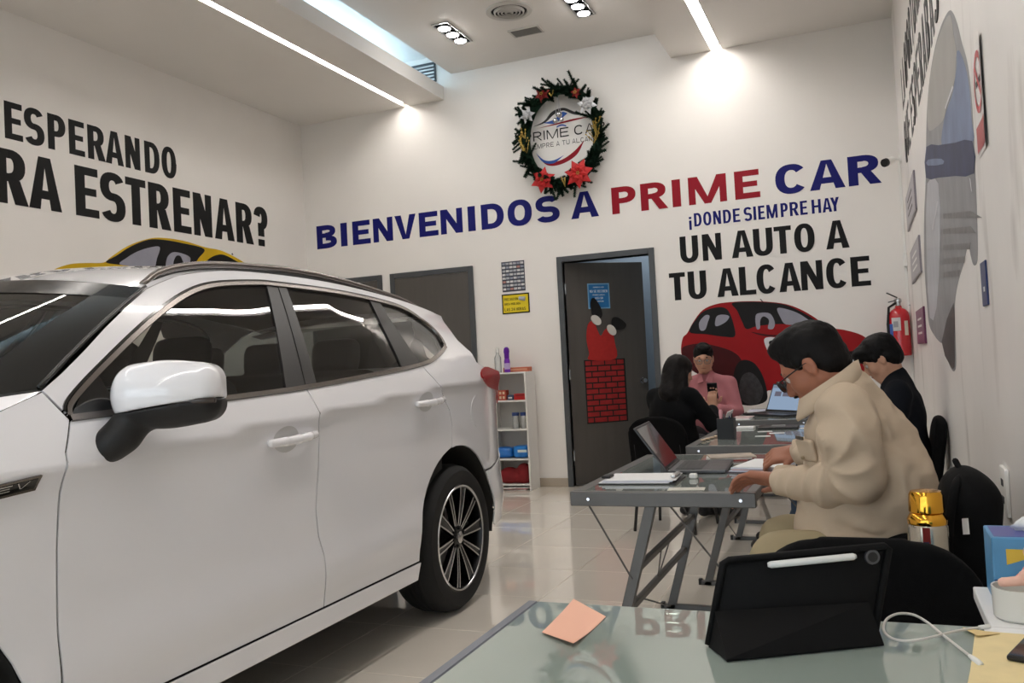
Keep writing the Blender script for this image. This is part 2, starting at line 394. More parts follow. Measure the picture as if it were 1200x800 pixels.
# ------------------------------------------------------------------ room shell
M_wall = mat('white_wall_paint', (236, 232, 227), .42, noise=.03, nscale=1.3, bump=.06, bscale=90)
M_wallr = mat('scuffed_wall_paint', (237, 233, 229), .4, noise=.05, nscale=2.2, bump=.06, bscale=90)
def scuff(mt):
    nt = mt.node_tree; b = nt.nodes['Principled BSDF']; src = b.inputs['Base Color'].links[0].from_socket
    tc = nt.nodes.new('ShaderNodeTexCoord'); mp = nt.nodes.new('ShaderNodeMapping'); mp.inputs['Scale'].default_value = (1, 2.6, .75); n = nt.nodes.new('ShaderNodeTexNoise'); n.inputs['Scale'].default_value = 1.6; n.inputs['Detail'].default_value = 6
    cr = nt.nodes.new('ShaderNodeValToRGB'); cr.color_ramp.elements[0].position = .60; cr.color_ramp.elements[1].position = .74; cr.color_ramp.elements[0].color = (1, 1, 1, 1); cr.color_ramp.elements[1].color = (.62, .60, .58, 1)
    mx = nt.nodes.new('ShaderNodeMix'); mx.data_type = 'RGBA'; mx.blend_type = 'MULTIPLY'; mx.inputs[0].default_value = .8
    nt.links.new(tc.outputs['Object'], mp.inputs[0]); nt.links.new(mp.outputs[0], n.inputs['Vector']); nt.links.new(n.outputs['Fac'], cr.inputs[0]); nt.links.new(src, mx.inputs[6]); nt.links.new(cr.outputs[0], mx.inputs[7]); nt.links.new(mx.outputs[2], b.inputs['Base Color'])
scuff(M_wallr)
M_ceil = mat('ceiling_paint', (226, 222, 217), .55, noise=.02, nscale=1.5, bump=.04, bscale=120)
M_tile = mat('polished_porcelain', (240, 232, 219), .06, noise=.05, nscale=1.7, spec=.6, coat=.7)
M_grout = mat('tile_grout', (170, 160, 146), .7)
M_frame = mat('door_frame_paint', (74, 77, 80), .35)
M_door = mat('door_laminate', (84, 80, 76), .45, noise=.08, nscale=3, stretch=(6, 6, .6))
M_chrome = mat('chrome', (225, 225, 228), .12, 1.)
M_steel = mat('brushed_steel', (190, 190, 190), .3, 1.)
M_base = mat('baseboard_tile', (176, 164, 148), .25)
M_led_warm = emit_mat('led_warm', (1, .945, .895), 21)
M_led_cool = emit_mat('led_cool', (.52, .78, 1), 14)
M_spot = emit_mat('spot_lens', (1, .98, .95), 45)
M_black = mat('black_plastic', (22, 22, 23), .45)
M_white = mat('white_plastic', (235, 234, 230), .4)
M_dark = mat('dark_void', (12, 12, 12), .8)
fl = struct(MB().box(XL-.1, XR+.1, YF-.1, YB+1.5, -.12, -.006).build('floor', M_grout), 'polished cream porcelain tile floor')
TS = .60; tile_me = None
x = XR-.004
tb = MB().box(.0012, TS-.0012, .0012, TS-.0012, -.012, 0)
nx = int(math.ceil((XR-XL)/TS)); ny = int(math.ceil((YB-YF)/TS))
for i in range(nx):
    for j in range(ny):
        x0 = XR-.2-(i)*TS; y0 = YB-.27-(j+0)*TS
        a, b = max(XL, x0-TS), x0; c, d = max(YF, y0-TS), y0
        if i == 0: b = XR; 
        if j == 0: d = YB
        if b-a < .02 or d-c < .02: continue
        if abs(b-a-TS) < 1e-4 and abs(d-c-TS) < 1e-4 and tile_me:
            t = bpy.data.objects.new('tile', tile_me); COL.objects.link(t); t.parent = fl; t.location = (a, c, 0)
        elif abs(b-a-TS) < 1e-4 and abs(d-c-TS) < 1e-4:
            t = tb.build('tile', M_tile, fl, bevel=.0015); tile_me = t.data; t.location = (a, c, 0)
        else:
            MB().box(a+.0012, b-.0012, c+.0012, d-.0012, -.012, 0).build('tile', M_tile, fl)
# doorway opening on the back wall
DL, DR, DT = -2.795, -1.815, 2.268           # outer edges of the frame of the open door
FW = .055
wb = MB()
wb.box(XL, DL+FW, YB, YB+.14, 0, ZH+.5); wb.box(DL+FW, DR-FW, YB, YB+.14, DT-FW, ZH+.5); wb.box(DR-FW, XR+.14, YB, YB+.14, 0, ZH+.5)
wall_back = struct(wb.build('wall_back', M_wall), 'white back wall with lettering and doors')
struct(MB().box(XL-.14, XL, YF-.14, YB+.14, 0, ZH+.5).build('wall_left', M_wall), 'white left wall behind the car')
struct(MB().box(XR, XR+.14, YF-.14, YB+.14, 0, ZH+.5).build('wall_right', M_wallr), 'white right wall with scuff marks')
t = thing('corridor_fill_lamp', 'added round lamp, out of view, brightening the corridor behind the open door', 'light', (-2.2, YB+.9, 2.9)); MB().lathe((-2.2, YB+.9, 2.86), [(.12, .035), (.125, .02), (.11, .0), (.001, -.004)], n=24).build('shade', emit_mat('corridor_fill_glow', (.9, .96, 1), 22), t, smooth=True)  # unseen lamp, added to brighten the dark corridor
# small room seen through the open door
rb = MB(); rb.box(-3.6, -1.0, YB+1.45, YB+1.55, 0, 3); rb.box(-3.7, -3.6, YB+.14, YB+1.55, 0, 3); rb.box(-1.1, -1.0, YB+.14, YB+1.55, 0, 3); rb.box(-3.7, -1.0, YB+.14, YB+1.55, 2.9, 3)
struct(rb.build('wall_corridor', mat('corridor_paint', (148, 160, 172), .6, noise=.04)), 'blue grey corridor behind the open door')
# ceiling with two dropped soffits and a light cove
LIPX, COVX, RSX = -3.947, -3.847, -1.551
cm = MB()
cm.box(COVX, RSX, YF, YB, ZH, ZH+.3)
cm.box(RSX, -1.125-.05, YF, YB, ZS, ZH+.3); cm.box(-1.125+.05, XR, YF, YB, ZS, ZH+.3); cm.box(-1.125-.05, -1.125+.05, YF, YB, ZS+.045, ZH+.3)
cm.box(XL, -4.386-.03, YF, YB, ZS, ZS+.12); cm.box(-4.386+.03, LIPX, YF, YB, ZS, ZS+.142)
cm.box(-4.386-.03, -4.386+.03, YF, YB, ZS+.035, ZS+.12)
cm.box(XL, COVX, YF, YB, ZH+.22, ZH+.3)
cm.box(-4.75, -4.70, YF, YB, ZS+.1, ZH+.22)
struct(cm.build('ceiling', M_ceil), 'white ceiling with dropped soffits along both sides')
# shop front behind the camera: mullions and glass
sf = MB()
for xx in np.linspace(XL+.03, XR-.03, 6): sf.box(xx-.03, xx+.03, YF-.06, YF, 0, 3.2)
for zz in (.03, 2.3, 3.17): sf.box(XL, XR, YF-.06, YF, zz-.03, zz+.03)
sfo = struct(sf.build('window_1', M_frame), 'aluminium framed glass shop front'); 
gm = glass_mat('shop_glass', (.96, .98, .97))
xs = np.linspace(XL+.03, XR-.03, 6)
for a, b in zip(xs, xs[1:]):
    MB().box(a+.03, b-.03, YF-.034, YF-.026, .06, 2.27).build('pane', gm, sfo); MB().box(a+.03, b-.03, YF-.034, YF-.026, 2.33, 3.14).build('pane', gm, sfo)
struct(MB().box(XL, XR, YF-.14, YF, 3.2, ZH+.5).build('wall_front', M_wall), 'white wall above the shop front')
struct(MB().box(-30, 25, -30, YF-.14, -.15, -.02).build('floor_pavement', mat('street_concrete', (150, 148, 143), .8, noise=.1, nscale=2)), 'concrete pavement outside')
# baseboards
for a, b, nme in ((XL, -4.79, 'baseboard_1'), (-3.71, DL, 'baseboard_back'), (DR, XR, 'baseboard_2')):
    struct(MB().box(a, b, YB-.012, YB, 0, .085).build(nme, M_base, bevel=.003), 'low beige tile baseboard')
struct(MB().box(XR-.012, XR, YF, YB-.012, 0, .085).build('baseboard_right', M_base, bevel=.003), 'low beige tile baseboard')
struct(MB().box(XL, XL+.012, YF, YB-.012, 0, .085).build('baseboard_left', M_base, bevel=.003), 'low beige tile baseboard')
# led strips
def led(name, x, z, w, label, mt, y0=YF+.1, y1=YB-.10, prof=True):
    t = thing(name, label, 'light', (x, (y0+y1)/2, z))
    MB().box(x-w/2, x+w/2, y0, y1, z, z+.012).build('diffuser', mt, t)
    if prof:
        p = MB(); p.box(x-w/2-.007, x-w/2, y0, y1, z-.001, z+.016); p.box(x+w/2, x+w/2+.007, y0, y1, z-.001, z+.016); p.build('profile', mat('led_profile', (90, 88, 86), .4, .6), t)
    return t
led('led_strip', -4.386, ZS+.016, .042, 'long thin warm LED line recessed in the left soffit', M_led_warm)
led('led_strip', -1.125, ZS+.022, .065, 'long bright warm LED line on the right soffit', M_led_warm)
led('led_strip', -4.55, ZS+.16, .03, 'cool white LED strip hidden in the ceiling cove above the car', M_led_cool, prof=False)
# recessed triple spotlights
def spots(x, y, L, W, label):
    t = thing('recessed_spotlight', label, 'light', (x, y, ZH), 'recessed triple spotlights')
    f = MB(); z0, z1 = ZH-.012, ZH-.001
    f.box(x-W/2-.015, x+W/2+.015, y-L/2-.015, y-L/2, z0, z1); f.box(x-W/2-.015, x+W/2+.015, y+L/2, y+L/2+.015, z0, z1)
    f.box(x-W/2-.015, x-W/2, y-L/2, y+L/2, z0, z1); f.box(x+W/2, x+W/2+.015, y-L/2, y+L/2, z0, z1)
    f.build('frame', M_steel, t)
    MB().box(x-W/2, x+W/2, y-L/2, y+L/2, ZH-.004, ZH-.001).build('recess_plate', M_dark, t)
    for k in (-1, 0, 1):
        l = MB().lathe((x, y+k*L/3, ZH-.02), [(.062, .016), (.064, 0), (.056, -.002)], n=20).build('lamp', M_chrome, t, smooth=True)
        MB().lathe((x, y+k*L/3, ZH-.023), [(.054, .002), (.05, -.004), (.03, -.009), (0, -.011)], n=20).build('lens', M_spot, l, smooth=True)
spots(-3.345, 7.13, .50, .135, 'triple recessed spotlight above the left side, near the round air vent')
spots(-2.13, 7.10, .50, .135, 'triple recessed spotlight beside the right soffit at the top edge')
# round diffuser and square grille
M_vent = mat('vent_white', (196, 192, 186), .5)
t = thing('round_air_vent', 'round ceiling air vent with concentric rings', 'vent', (-2.70, 6.93, ZH))
MB().lathe((-2.70, 6.93, ZH), [(.205, -.001), (.20, -.012), (.16, -.016), (.155, -.001)], n=40, caps=False).build('flange', M_vent, t, smooth=True)
MB().lathe((-2.70, 6.93, ZH), [(.16, -.002), (.158, -.003)], n=40).build('duct', M_dark, t)
for r in (.135, .105, .075, .042):
    MB().lathe((-2.70, 6.93, ZH), [(r, -.008), (r-.004, -.024), (r-.016, -.028), (r-.018, -.022), (r-.006, -.008)], n=40, caps=False).build('ring', M_vent, t, smooth=True)
t = thing('square_air_grille', 'small grey slatted ceiling air grille', 'vent', (-2.73, 7.43, ZH))
g = MB(); X0, X1, Y0, Y1 = -2.885, -2.585, 7.335, 7.52
g.box(X0, X1, Y0, Y0+.02, ZH-.012, ZH-.001); g.box(X0, X1, Y1-.02, Y1, ZH-.012, ZH-.001); g.box(X0, X0+.02, Y0+.02, Y1-.02, ZH-.012, ZH-.001); g.box(X1-.02, X1, Y0+.02, Y1-.02, ZH-.012, ZH-.001)
g.build('frame', M_vent, t)
MB().box(X0+.02, X1-.02, Y0+.02, Y1-.02, ZH-.003, ZH-.001).build('duct', M_dark, t)
for k in range(11):
    y = Y0+.027+k*.0135
    MB().obox((X0/2+X1/2, y, ZH-.009), ((1, 0, 0), (0, .8, -.6), (0, .6, .8)), (X1/2-X0/2-.02, .006, .001)).build('slat', mat('vent_grey', (120, 118, 114), .5), t)
t = thing('cove_air_grille', 'small dark linear air grille at the end of the ceiling cove', 'vent', (-4.25, YB, 4.33))
MB().box(-4.40, -4.02, YB-.02, YB-.002, 4.24, 4.45).build('frame', M_frame, t, bevel=.003)
for k in range(5): MB().box(-4.385, -4.035, YB-.028, YB-.016, 4.26+k*.036, 4.275+k*.036).build('slat', M_steel, t)
# ------------------------------------------------------------------ doors on the back wall
def frame_door(name, x0, x1, zt, label):
    d = MB(); d.box(x0, x0+FW, YB-.025, YB-.001, 0, zt); d.box(x1-FW, x1, YB-.025, YB-.001, 0, zt); d.box(x0+FW, x1-FW, YB-.025, YB-.001, zt-FW, zt)
    o = struct(d.build(name, M_frame, bevel=.003), label); return o
d2 = frame_door('door_2', -4.688, -3.71, DT, 'closed dark grey door in the middle of the back wall')
MB().box(-4.633, -3.765, YB-.016, YB-.001, .01, DT-FW-.004).build('door_leaf', M_door, d2, bevel=.002)
MB().cyl((-3.85, YB-.016, 1.02), (-3.85, YB-.06, 1.02), .014).cyl((-3.85, YB-.06, 1.02), (-3.85, YB-.09, 1.02), .026, .022).build('door_knob', M_chrome, d2, smooth=True)
d1 = frame_door('door_1', -5.70, -4.79, DT, 'closed dark grey door half hidden behind the car roof')
MB().box(-5.645, -4.845, YB-.016, YB-.001, .01, DT-FW-.004).build('door_leaf', M_door, d1, bevel=.002)
MB().cyl((-4.93, YB-.016, 1.02), (-4.93, YB-.06, 1.02), .014).cyl((-4.93, YB-.06, 1.02), (-4.93, YB-.09, 1.02), .026, .022).build('door_knob', M_chrome, d1, smooth=True)
d = MB(); ya, yb = YB-.018, YB+.15
d.box(DL, DL+FW, ya, yb, 0, DT); d.box(DR-FW, DR, ya, yb, 0, DT); d.box(DL+FW, DR-FW, ya, yb, DT-FW, DT)
d3 = struct(d.build('door_3', M_frame, bevel=.003), 'open dark grey door with a paper chimney decoration')
# leaf swings away into the corridor, hinged on the left
ANG = math.radians(41); HX, HY = DL+FW+.006, YB+.045
lw, lh = DR-DL-2*FW-.012, DT-FW-.012
ux, un = Vector((math.cos(ANG), math.sin(ANG), 0)), Vector((math.sin(ANG), -math.cos(ANG), 0))    # along the leaf, out of its front
def LP(a, b, o=0.): return Vector((HX, HY, 0))+ux*a+un*o+Vector((0, 0, b))
leaf = MB().obox(LP(lw/2, lh/2+.01, -.02), (ux, (0, 0, 1), un), (lw/2, lh/2, .02)).build('door_leaf', M_door, d3, bevel=.002)
for zz in (.3, 1.1, 1.95): MB().cyl((HX-.002, HY-.006, zz-.05), (HX-.002, HY-.006, zz+.05), .009, n=10).build('hinge', M_steel, d3)
kb = MB().cyl(LP(lw-.07, 1.0, 0), LP(lw-.07, 1.0, .012), .03).cyl(LP(lw-.07, 1.0, .012), LP(lw-.07, 1.0, .04), .012).cyl(LP(lw-.07, 1.0, .04), LP(lw-.07, 1.0, .07), .027, .022)
kb.build('door_knob', M_chrome, d3, smooth=True)
# paper chimney with two boots on the leaf
pd = thing('chimney_decoration', 'paper brick chimney with red legs and black boots taped on the grey door', 'decoration', LP(.33, .62, .001))
M_red = mat('red_felt', (172, 38, 34), .8, noise=.1, nscale=30); M_brick = mat('red_paper_brick', (150, 34, 34), .75, noise=.22, nscale=14)
M_felt = mat('black_felt', (26, 25, 25), .85); M_cot = mat('cotton_white', (225, 220, 212), .95, bump=.6, bscale=200)
def leafpoly(name, pts, mt, o, th=.002, par=pd): return MB().prism([LP(a, b, o) for a, b in pts], un*th).build(name, mt, par)
CX0, CX1, CZ0, CZ1 = .155, .605, .60, 1.235
leafpoly('mortar_panel', [(CX0, CZ0), (CX1, CZ0), (CX1, CZ1), (CX0, CZ1)], M_felt, .0005)
rows = 11; rh = (CZ1-CZ0-.01)/rows
for r_ in range(rows):
    z0 = CZ0+.012+r_*rh; cuts = [CX0+.012]+([CX0+.15, CX0+.295] if r_ % 2 else [CX0+.085, CX0+.23, CX0+.36])+[CX1-.004]
    for a, b in zip(cuts, cuts[1:]): leafpoly('brick', [(a, z0), (b-.014, z0), (b-.014, z0+rh-.013), (a, z0+rh-.013)], M_brick, .0026, .003)
blob = lambda cx, cz, rx, rz, n=18, rot=0: [(cx+rx*math.cos(t)*math.cos(rot)-rz*math.sin(t)*math.sin(rot), cz+rx*math.cos(t)*math.sin(rot)+rz*math.sin(t)*math.cos(rot)) for t in [2*math.pi*i/n for i in range(n)]]
leafpoly('red_trousers', spline([(.215, CZ1), (.50, CZ1), (.50, 1.40), (.47, 1.55), (.40, 1.53), (.35, 1.47), (.31, 1.55), (.285, 1.63), (.225, 1.60), (.20, 1.52), (.195, 1.42), (.215, 1.30)], 4, True), M_red, .0026, .006)
leafpoly('fur_cuff', blob(.305, 1.63, .062, .042, rot=-.7), M_cot, .009, .012); leafpoly('fur_cuff', blob(.47, 1.525, .062, .04, rot=-.9), M_cot, .009, .012)
leafpoly('boot', spline([(.275, 1.68), (.34, 1.64), (.375, 1.68), (.36, 1.76), (.31, 1.84), (.275, 1.85), (.255, 1.80), (.26, 1.73)], 4, True), M_felt, .006, .012)
leafpoly('boot', spline([(.475, 1.58), (.515, 1.53), (.60, 1.53), (.635, 1.57), (.60, 1.615), (.54, 1.65), (.49, 1.645)], 4, True), M_felt, .006, .012)
sg = thing('blue_door_notice', 'blue notice sheet taped high on the grey door', 'sign', LP(.33, 1.7, .001))
M_blue = mat('notice_blue', (36, 116, 178), .5); M_ink = mat('notice_white', (222, 232, 238), .6)
leafpoly('backing', [(.235, 1.745), (.475, 1.745), (.475, 2.0), (.235, 2.0)], mat('notice_edge', (120, 170, 205), .5), .0006, .001, sg)
leafpoly('panel', [(.247, 1.757), (.463, 1.757), (.463, 1.988), (.247, 1.988)], M_blue, .0017, .0008, sg)
tx = MB()
for txt, zz, h in (('PROHIBIDO EL PASO', 1.955, .012), ('NO SE RECIBEN', 1.908, .026), ('PERSONAS AJENAS AL', 1.878, .012), ('AREA SIN', 1.842, .02), ('AUTORIZACION', 1.812, .014)):
    w = text_width(txt)*h; sc = min(1, .2/w)
    line_text(tx, txt, LP(.355-w*sc/2, zz, .0026), ux*sc, Vector((0, 0, 1)), h, un*.0004)
tx.build('printed_text', M_ink, sg)
# ------------------------------------------------------------------ wall lettering
M_navy = mat('navy_vinyl', (17, 20, 104), .5, spec=.25, noise=.06, nscale=2); M_redv = mat('red_vinyl', (146, 16, 34), .5, spec=.25, noise=.06, nscale=2)
M_blk = mat('black_vinyl', (13, 12, 13), .5, spec=.25, noise=.06, nscale=2); M_gry = mat('charcoal_vinyl', (60, 58, 58), .5, spec=.25, noise=.2, nscale=6)
def back_line(name, label, letters, pyc, z0, z1, s, t, mats):
    """letters: (char, px left, px right); heights come from the wall"""
    h = z1-z0; fx = lambda px: ony(px, pyc(px), YB).x
    xc = (fx(letters[0][1])+fx(letters[-1][2]))/2
    root = thing(name, label, 'lettering', (xc, YB, z0))
    for ch, a, b in letters:
        x0, x1 = fx(a), fx(b); w = (x1-x0)/h
        mb = MB(); letter(mb, ch, w, min(s, w), t, lambda p, q: Vector((x0+p*h, YB-.0006, z0+q*h)), Vector((0, -.0012, 0)))
        mb.build('letter', mats(ch, a), root)
sc = 6.6667
g1 = lambda o, L: [(c, o+a/sc, o+b/sc) for c, a, b in L]
L1 = g1(360, [('B', 75, 230), ('I', 262, 312), ('E', 354, 493), ('N', 515, 668), ('V', 685, 850), ('E', 874, 1022), ('N', 1042, 1212)])+g1(540, [('I', 55, 113), ('D', 159, 335), ('O', 366, 554), ('S', 585, 770), ('A', 858, 1075)])
L1b = g1(700, [('P', 112, 300), ('R', 338, 545), ('I', 584, 650), ('M', 711, 1008), ('E', 1072, 1268)]); L1c = g1(880, [('C', 190, 438), ('A', 455, 732), ('R', 758, 1010)])
base = lambda px: 276.5+(201-276.5)*(px-371)/(992-371)
Z1a, Z1b = 2.627, 2.885
back_line('wall_lettering', 'navy capitals BIENVENIDOS A on the back wall left of the wreath', L1, base, Z1a, Z1b, .29, .215, lambda c, a: M_navy)
back_line('wall_lettering', 'red capitals PRIME on the back wall', L1b, base, Z1a, Z1b, .29, .205, lambda c, a: M_redv)
back_line('wall_lettering', 'navy capitals CAR at the right end of the welcome line', L1c, base, Z1a, Z1b, .31, .205, lambda c, a: M_navy)
zof = lambda px, py: ony(px, py, YB).z
L2 = g1(770, [('¡', 248, 270), ('D', 289, 348), ('O', 361, 424), ('N', 439, 499), ('D', 516, 578), ('E', 593, 649), ('S', 678, 742), ('I', 753, 774), ('E', 790, 842), ('M', 856, 941), ('P', 966, 1022), ('R', 1037, 1105), ('E', 1118, 1175)])+g1(880, [('H', 475, 547), ('A', 558, 632), ('Y', 622, 690)])
back_line('wall_lettering', 'small navy capitals DONDE SIEMPRE HAY with inverted exclamation mark', L2, lambda px: 258-.105*(px-813), (zof(813, 265.7)+zof(952, 250.3))/2, (zof(813, 251)+zof(952, 233))/2, .185, .15, lambda c, a: M_navy)
L3 = g1(770, [('U', 180, 322), ('N', 354, 502), ('A', 580, 747), ('U', 752, 903), ('T', 915, 1050)])+g1(880, [('O', 338, 497), ('A', 583, 765)])
back_line('wall_lettering', 'black capitals UN AUTO A above the red car picture', L3, lambda px: 293-.1*(px-800), (zof(797, 308.3)+zof(994, 290))/2, (zof(796.6, 278.3)+zof(980, 257.4))/2, .23, .165, lambda c, a: M_blk)
L4 = g1(770, [('T', 98, 222), ('U', 243, 386), ('A', 467, 632), ('L', 642, 770), ('C', 777, 934), ('A', 950, 1120)])+g1(880, [('N', 390, 560), ('C', 587, 757), ('E', 780, 932)])
back_line('wall_lettering', 'black capitals TU ALCANCE just above the red car picture', L4, lambda px: 337-.1*(px-790), (zof(793, 353)+zof(999.3, 334.5))/2, (zof(784.7, 321.5)+zof(996.7, 300))/2, .23, .165, lambda c, a: M_blk)
def left_line(label, letters, z0, z1, pyc, s, t):
    h = z1-z0; fy = lambda px: onx(px, pyc(px), XL).y
    root = thing('wall_lettering', label, 'lettering', (XL, (fy(letters[0][1])+fy(letters[-1][2]))/2, z0))
    for ch, a, b in letters:
        y0, y1 = fy(a), fy(b); w = (y1-y0)/h
        mb = MB(); letter(mb, ch, w, min(s, w), t, lambda p, q: Vector((XL+.0006, y0+p*h, z0+q*h)), Vector((.0012, 0, 0))); mb.build('letter', M_blk, root)
k = 4.445
g2 = lambda L: [(c, a/k, b/k) for c, a, b in L]
left_line('black capitals ESPERANDO on the left wall, upper line', g2([('E', 22, 117), ('S', 125, 228), ('P', 248, 340), ('E', 358, 440), ('R', 456, 545), ('A', 548, 642), ('N', 652, 729), ('D', 753, 830), ('O', 842, 917)]), 3.078, 3.357, lambda px: 138+.28*px, .215, .165)
left_line('large black capitals PARA ESTRENAR on the left wall, lower line', g2([('P', -405, -222), ('A', -212, -48), ('R', -28, 140), ('A', 147, 318), ('E', 391, 513), ('S', 522, 650), ('T', 655, 760), ('R', 774, 885)])+[('E', 203, 223.6), ('N', 226.6, 248), ('A', 251, 274), ('R', 276.6, 296), ('?', 297.6, 313.6)], 2.594, 2.998, lambda px: 204+.205*px, .235, .165)
def right_line(label, txt, y0, y1, z0, z1, s, t):
    h = z1-z0; tw = text_width(txt, .5, s, .1, .28)*h; q = (y0-y1)/tw
    root = thing('wall_lettering', label, 'lettering', (XR, (y0+y1)/2, z0)); x = 0
    for ch in txt:
        if ch == ' ': x += .28; continue
        w = {'I': s, 'M': .65}.get(ch, .5)
        mb = MB(); letter(mb, ch, w, s, t, lambda p, r: Vector((XR-.0006, y0-(x+p)*h*q, z0+r*h)), Vector((-.0012, 0, 0))); mb.build('letter', M_gry, root); x += w+.1
right_line('charcoal capitals LA OPORTUNIDAD on the right wall, upper line', 'LA OPORTUNIDAD', 7.15, 4.3, 2.98, 3.28, .15, .13)
right_line('charcoal capitals QUE ESPERABAS on the right wall, lower line', 'QUE ESPERABAS', 7.2, 3.95, 2.58, 2.88, .15, .13)
# ------------------------------------------------------------------ white SUV on the left
XC = -2.86
PLAN = [(0.06, .50), (0.14, .66), (0.3, .79), (0.55, .875), (0.85, .915), (1.2, .935), (2.0, .94), (3.6, .94), (4.0, .936), (4.35, .918), (4.6, .875), (4.78, .80), (4.9, .67), (4.94, .52)]
def zcrease(y): return smooth_tab(y, [(0.2, .93), (1.0, 1.0), (1.9, 1.025), (2.3, 1.05), (2.9, 1.082), (3.45, 1.114), (4.0, 1.14), (4.6, 1.155)])
def zbelt(y): return smooth_tab(y, [(0.0, .98), (1.0, 1.07), (1.7, 1.13), (2.46, 1.155), (2.76, 1.165), (3.16, 1.19), (3.6, 1.225), (4.0, 1.27), (4.6, 1.33)])
def soff(y, z):
    zc, zb = zcrease(y), zbelt(y)
    if z <= zc:
        d = zc-z
        return .024*(1-math.exp(-d/.05))-.014*math.exp(-((z-.48)/.09)**2)+.035*max(0, .42-z)
    if z <= zb:
        t = (z-zc)/(zb-zc); return .050*t*(.75+.25*t)
    d = z-zb; g = .11*((y-3.2)/1.2)**1.5*min(1, d/.22) if y > 3.2 else 0
    return .050+.0025*(1-math.exp(-d/.03))+.50*d+.18*d*d+g
def S(y, z): return XC+smooth_tab(y, PLAN)-soff(y, z)
def Sn(y, z, e=.004):
    n = Vector((1, -(S(y+e, z)-S(y-e, z))/(2*e), -(S(y, z+e)-S(y, z-e))/(2*e))); return n.normalized()
def clip_cell(poly, x0, x1, y0, y1):
    out = poly
    for ax, v, sg_ in ((0, x0, 1), (0, x1, -1), (1, y0, 1), (1, y1, -1)):
        src, out = out, []
        for i in range(len(src)):
            a, b = src[i-1], src[i]; ia, ib = (a[ax]-v)*sg_ >= -1e-9, (b[ax]-v)*sg_ >= -1e-9
            if ia != ib:
                t = (v-a[ax])/(b[ax]-a[ax]); p = [a[0]+(b[0]-a[0])*t, a[1]+(b[1]-a[1])*t]; p[ax] = v; out.append(tuple(p))
            if ib: out.append(b)
        if len(out) < 3: return []
    return out
def inset(poly, g):
    n = len(poly); A = sum(poly[i-1][0]*poly[i][1]-poly[i][0]*poly[i-1][1] for i in range(n)); sgn = 1 if A > 0 else -1; out = []
    for i in range(n):
        a, b, c = poly[i-1], poly[i], poly[(i+1) % n]
        def nn(p, q): dx, dy = q[0]-p[0], q[1]-p[1]; l = math.hypot(dx, dy) or 1; return (-dy/l*sgn, dx/l*sgn)
        n1, n2 = nn(a, b), nn(b, c); m_ = (n1[0]+n2[0], n1[1]+n2[1]); d = max(.35, 1+n1[0]*n2[0]+n1[1]*n2[1])
        out.append((b[0]+m_[0]*g/d, b[1]+m_[1]*g/d))
    return out
def panel(name, poly, mt, parent, side=1, gap=.003, o=0., cell=.025, rim=.006, fS=S, fN=Sn):
    """side panel: polygon in (y, z) draped over the body surface, with a turned-in rim"""
    poly = inset(poly, gap) if gap else list(poly)
    ys = [p[0] for p in poly]; zs = [p[1] for p in poly]; V, N, Fc, key = [], [], [], {}
    def vert(y, z):
        k_ = (round(y, 5), round(z, 5))
        if k_ not in key:
            n = fN(y, z); p = Vector((fS(y, z), y, z))+n*o
            if side < 0: p.x = 2*XC-p.x; n = Vector((-n.x, n.y, n.z))
            key[k_] = len(V); V.append(p); N.append(n)
        return key[k_]
    i0, i1 = math.floor(min(ys)/cell), math.ceil(max(ys)/cell); j0, j1 = math.floor(min(zs)/cell), math.ceil(max(zs)/cell)
    for i in range(i0, i1):
        for j in range(j0, j1):
            q = clip_cell(poly, i*cell, (i+1)*cell, j*cell, (j+1)*cell)
            ids = []
            for p in q:
                v = vert(*p)
                if v not in ids: ids.append(v)
            if len(ids) < 3: continue
            A = sum(V[ids[k_-1]].y*V[ids[k_]].z-V[ids[k_]].y*V[ids[k_-1]].z for k_ in range(len(ids)))
            if abs(A) < 1e-9: continue
            if (A > 0) != (side > 0): ids.reverse()
            Fc.append(tuple(ids))
    if rim:
        n = len(poly); dense = []
        for i in range(n):
            a, b = poly[i], poly[(i+1) % n]; m_ = max(1, int(math.hypot(b[0]-a[0], b[1]-a[1])/cell*1.5)); dense += [(a[0]+(b[0]-a[0])*t/m_, a[1]+(b[1]-a[1])*t/m_) for t in range(m_)]
        cA = sum(dense[i-1][0]*dense[i][1]-dense[i][0]*dense[i-1][1] for i in range(len(dense))); base = len(V)
        for i, (y, z) in enumerate(dense):
            n_ = fN(y, z); p = Vector((fS(y, z), y, z))+n_*o; q = p-n_*rim
            a, b = dense[i-1], dense[(i+1) % len(dense)]; e = Vector((0, b[1]-a[1], -(b[0]-a[0]))).normalized()*(1 if cA > 0 else -1)
            if side < 0: p.x, q.x = 2*XC-p.x, 2*XC-q.x
            V += [p, q]; N += [e, e]
        m_ = len(dense)
        for i in range(m_):
            a, b = base+2*i, base+2*((i+1) % m_); f_ = (a, a+1, b+1, b)
            Fc.append(f_ if (cA > 0) == (side > 0) else f_[::-1])
    off = Vector((0, 0, 0)); q = parent
    while q is not None: off += q.location; q = q.parent
    me = bpy.data.meshes.new(name); me.from_pydata([tuple(v-off) for v in V], [], Fc); me.materials.append(mt); me.shade_smooth(); me.update()
    me.normals_split_custom_set_from_vertices([tuple(n) for n in N])
    ob = bpy.data.objects.new(name, me); COL.objects.link(ob); ob.parent = parent; return ob
def side_pt(y, z, o=0., side=1):
    p = Vector((S(y, z), y, z))+Sn(y, z)*o
    if side < 0: p.x = 2*XC-p.x
    return p
